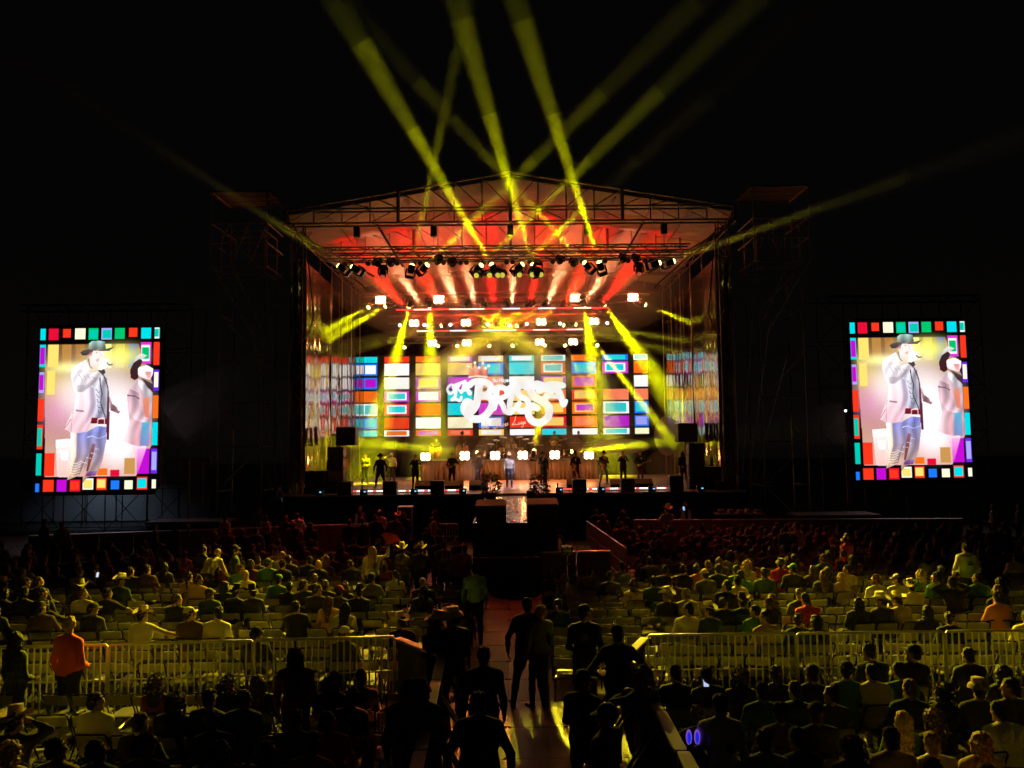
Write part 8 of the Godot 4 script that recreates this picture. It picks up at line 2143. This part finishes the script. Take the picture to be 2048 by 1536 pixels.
	part(off, "emblem", lathe([Vector2(0.025, 0.0), Vector2(0.028, 0.004), Vector2(0.05, 0.004), Vector2(0.055, 0.0)], 20), mat(0.35, 0.36, 0.38, 0.5), Transform3D(Basis(Vector3.RIGHT, PI / 2), Vector3(-0.02, 1.3, 0.138)))
	part(off, "emblem_centre", lathe([Vector2(0, 0.004), Vector2(0.012, 0.004), Vector2(0.014, 0)], 12), mat(0.35, 0.36, 0.38, 0.5), Transform3D(Basis(Vector3.RIGHT, PI / 2), Vector3(-0.02, 1.3, 0.138)))
	# the operator with a tablet at the corner of the stage
	person("keys", "technician with a glowing tablet at the left corner of the stage", Vector3(-10.6, 0.9, -35.2), 2.4, "dark", "dark", "short", "black", "", "", false, 1.0)

func build_small_things() -> void:
	var black := mat(0.02, 0.02, 0.02, 0.5)
	# tablet and phones
	var screens := [["tablet", "lit tablet held by the technician at the stage corner", -10.45, 2.02, -34.85, 0.26, 0.18, 2.2, Color(0.6, 0.85, 1.0)], ["phone", "lit phone held up by the cowboy at the right barrier", 6.85, 1.78, -31.2, 0.09, 0.17, 0.2, Color(0.35, 0.6, 1.0)],
		["phone", "lit phone raised in the front rows of the left block", -11.2, 1.1, -21.0, 0.07, 0.14, 0.0, Color(0.8, 0.85, 1.0)], ["phone", "lit phone held in the seats just right of the aisle", 2.72, 1.12, -11.25, 0.08, 0.12, 0.0, Color(0.55, 0.65, 1.0)]]
	for s in screens:
		var o := thing(s[0], s[1], s[0], Vector3(s[2], s[3], s[4]), s[7])
		box(o, "case", Vector3.ZERO, Vector3(s[5], s[6], 0.012), black, Vector3(-0.3, 0, 0))
		box(o, "screen", Vector3(0, 0.003, 0.009), Vector3(s[5] * 0.9, s[6] * 0.9, 0.004), glow(s[8].r, s[8].g, s[8].b, 0.9), Vector3(-0.3, 0, 0))
	# the red fan
	var fan := thing("hand_fan", "bright red fan raised by the blonde woman in the cream hoodie", "fan", fan_spot + Vector3(0.12, 1.78, -0.15))
	part(fan, "fan_leaf", sheet(14, 2, func(u, v): 
		var a: float = lerpf(0.35, 2.2, u)
		return Vector3(cos(a), sin(a), 0) * lerpf(0.05, 0.34, v) + Vector3(0, 0, 0.012 * (int(u * 14.0 + 0.5) % 2)), Vector3(0, 0, 0.004)), cloth("red"))
	rod(fan, "handle", Vector3(0, -0.06, 0), Vector3(0.0, 0.06, 0), 0.012, black)
	# tripod with a lit instrument box in the aisle
	var tp := thing("tripod", "tall tripod standing at the right side of the aisle", "tripod", Vector3(1.32, 0, -19.3))
	for k in 3: rod(tp, "leg", Vector3(0, 1.1, 0), Vector3(0.42 * cos(k * TAU / 3 + 0.4), 0, 0.42 * sin(k * TAU / 3 + 0.4)), 0.018, mat(0.35, 0.35, 0.33, 0.35, 0.7))
	rod(tp, "column", Vector3(0, 0.6, 0), Vector3(0, 1.72, 0), 0.02, mat(0.35, 0.35, 0.33, 0.35, 0.7))
	ball(tp, "collar", Vector3(0, 1.12, 0), Vector3(0.05, 0.04, 0.05), black)
	var cm := thing("broadcast_camera", "black camera box with yellow reflective panels on the tripod", "camera", Vector3(1.32, 1.74, -19.3))
	box(cm, "body", Vector3(0, 0.13, 0), Vector3(0.27, 0.2, 0.3), black)
	for k in 4: box(cm, "reflective_panel", Vector3(-0.075 + 0.15 * (k % 2), 0.04 + 0.17 * (k / 2), 0.155), Vector3(0.11, 0.035, 0.01), mat(0.7, 0.72, 0.2, 0.3))
	box(cm, "screen", Vector3(0, 0.13, 0.155), Vector3(0.2, 0.07, 0.01), mat(0.25, 0.3, 0.2, 0.15))
	pipe(cm, "camera_barrel", Vector3(0, 0.13, -0.15), Vector3(0, 0.13, -0.33), 0.06, black)
	# blue light-up bunny ears on a headband
	var ears := thing("light_up_ears", "glowing blue and violet bunny ears in the seats right of the aisle", "headband", Vector3(1.95, 1.26, -8.72))
	for s in [-1, 1]:
		ball(ears, "ear_rim_light", Vector3(s * 0.045, 0.06, 0), Vector3(0.034, 0.085, 0.012), glow(0.35, 0.12, 1.0, 0.5))
		ball(ears, "ear_light", Vector3(s * 0.045, 0.055, 0.006), Vector3(0.022, 0.065, 0.012), glow(0.01, 0.03, 1.0, 0.7))
	part(ears, "band", tube([Vector3(-0.08, -0.12, 0), Vector3(-0.07, -0.03, 0), Vector3(0, 0, 0), Vector3(0.07, -0.03, 0), Vector3(0.08, -0.12, 0)], [0.006], 6), black)
	person("sit", "child wearing the glowing bunny ears, half hidden by the right aisle barrier", Vector3(1.95, 0.0, -8.72), 0.1, "grey", "dark", "long", "black", "", "", false, 0.92)
	# the metal case before the stage
	var cs := thing("flight_case", "silver-edged equipment case standing before the stage skirt", "case", Vector3(-4.75, 0, -34.2))
	box(cs, "body", Vector3(0, 0.95, 0), Vector3(0.62, 1.5, 0.5), mat(0.05, 0.04, 0.04, 0.5))
	for s in [-1, 1]: box(cs, "edge_strip", Vector3(s * 0.31, 0.95, 0.25), Vector3(0.035, 1.5, 0.035), mat(0.6, 0.57, 0.55, 0.3, 0.8))
	box(cs, "lid", Vector3(0, 1.72, 0), Vector3(0.66, 0.05, 0.54), mat(0.6, 0.57, 0.55, 0.3, 0.8))
	for k in 4: ball(cs, "wheel", Vector3(-0.25 + 0.5 * (k % 2), 0.09, -0.2 + 0.4 * (k / 2)), Vector3.ONE * 0.09, black)
	var bench := thing("equipment_table", "low table with gear on it beyond the right barrier", "table", Vector3(10.0, 0, -34.4))
	box(bench, "table_top", Vector3(0, 1.25, 0), Vector3(2.1, 0.08, 0.9), mat(0.2, 0.16, 0.12, 0.6))
	for k in 4: rod(bench, "leg", Vector3(-0.95 + 1.9 * (k % 2), 0, -0.35 + 0.7 * (k / 2)), Vector3(-0.95 + 1.9 * (k % 2), 1.25, -0.35 + 0.7 * (k / 2)), 0.03, black)
	for k in 5: tag(box(self, "gear_box", Vector3(9.2 + k * 0.4, 1.36, -34.4 + 0.1 * (k % 3)), Vector3(0.25, 0.14 + 0.03 * (k % 2), 0.3), mat(0.25, 0.2, 0.15, 0.5)), "small gear box on the table beyond the right barrier, %s from the left" % nth(k), "box")
	# cups and litter on chair seats: pale papers that catch the yellow light
	for k in 26:
		var near := k % 5 == 0
		var x := (0.95 + 0.475 * rng.randi_range(0, 12)) if k % 2 else -(1.15 + 0.475 * rng.randi_range(0, 14))
		var z := -(13.95 + 0.77 * rng.randi_range(0, 5))
		var pp := part(self, "paper_sheet", sheet(3, 3, func(u, v): return Vector3((u - 0.5) * 0.22, 0.02 * sin(u * 3.0 + v * 2.0), (v - 0.5) * 0.3), Vector3(0, -0.002, 0)), mat(0.72, 0.7, 0.62, 0.7), Transform3D(Basis(Vector3.UP, rng.randf() * 3.0), Vector3(x, 0.475, z)))
		pp.name = numbered("paper_sheet_litter")
		tag(pp, "crumpled pale paper left on a chair seat", "paper", "papers left on chairs")

var fan_spot := Vector3(-3.54, 0, -21.1)
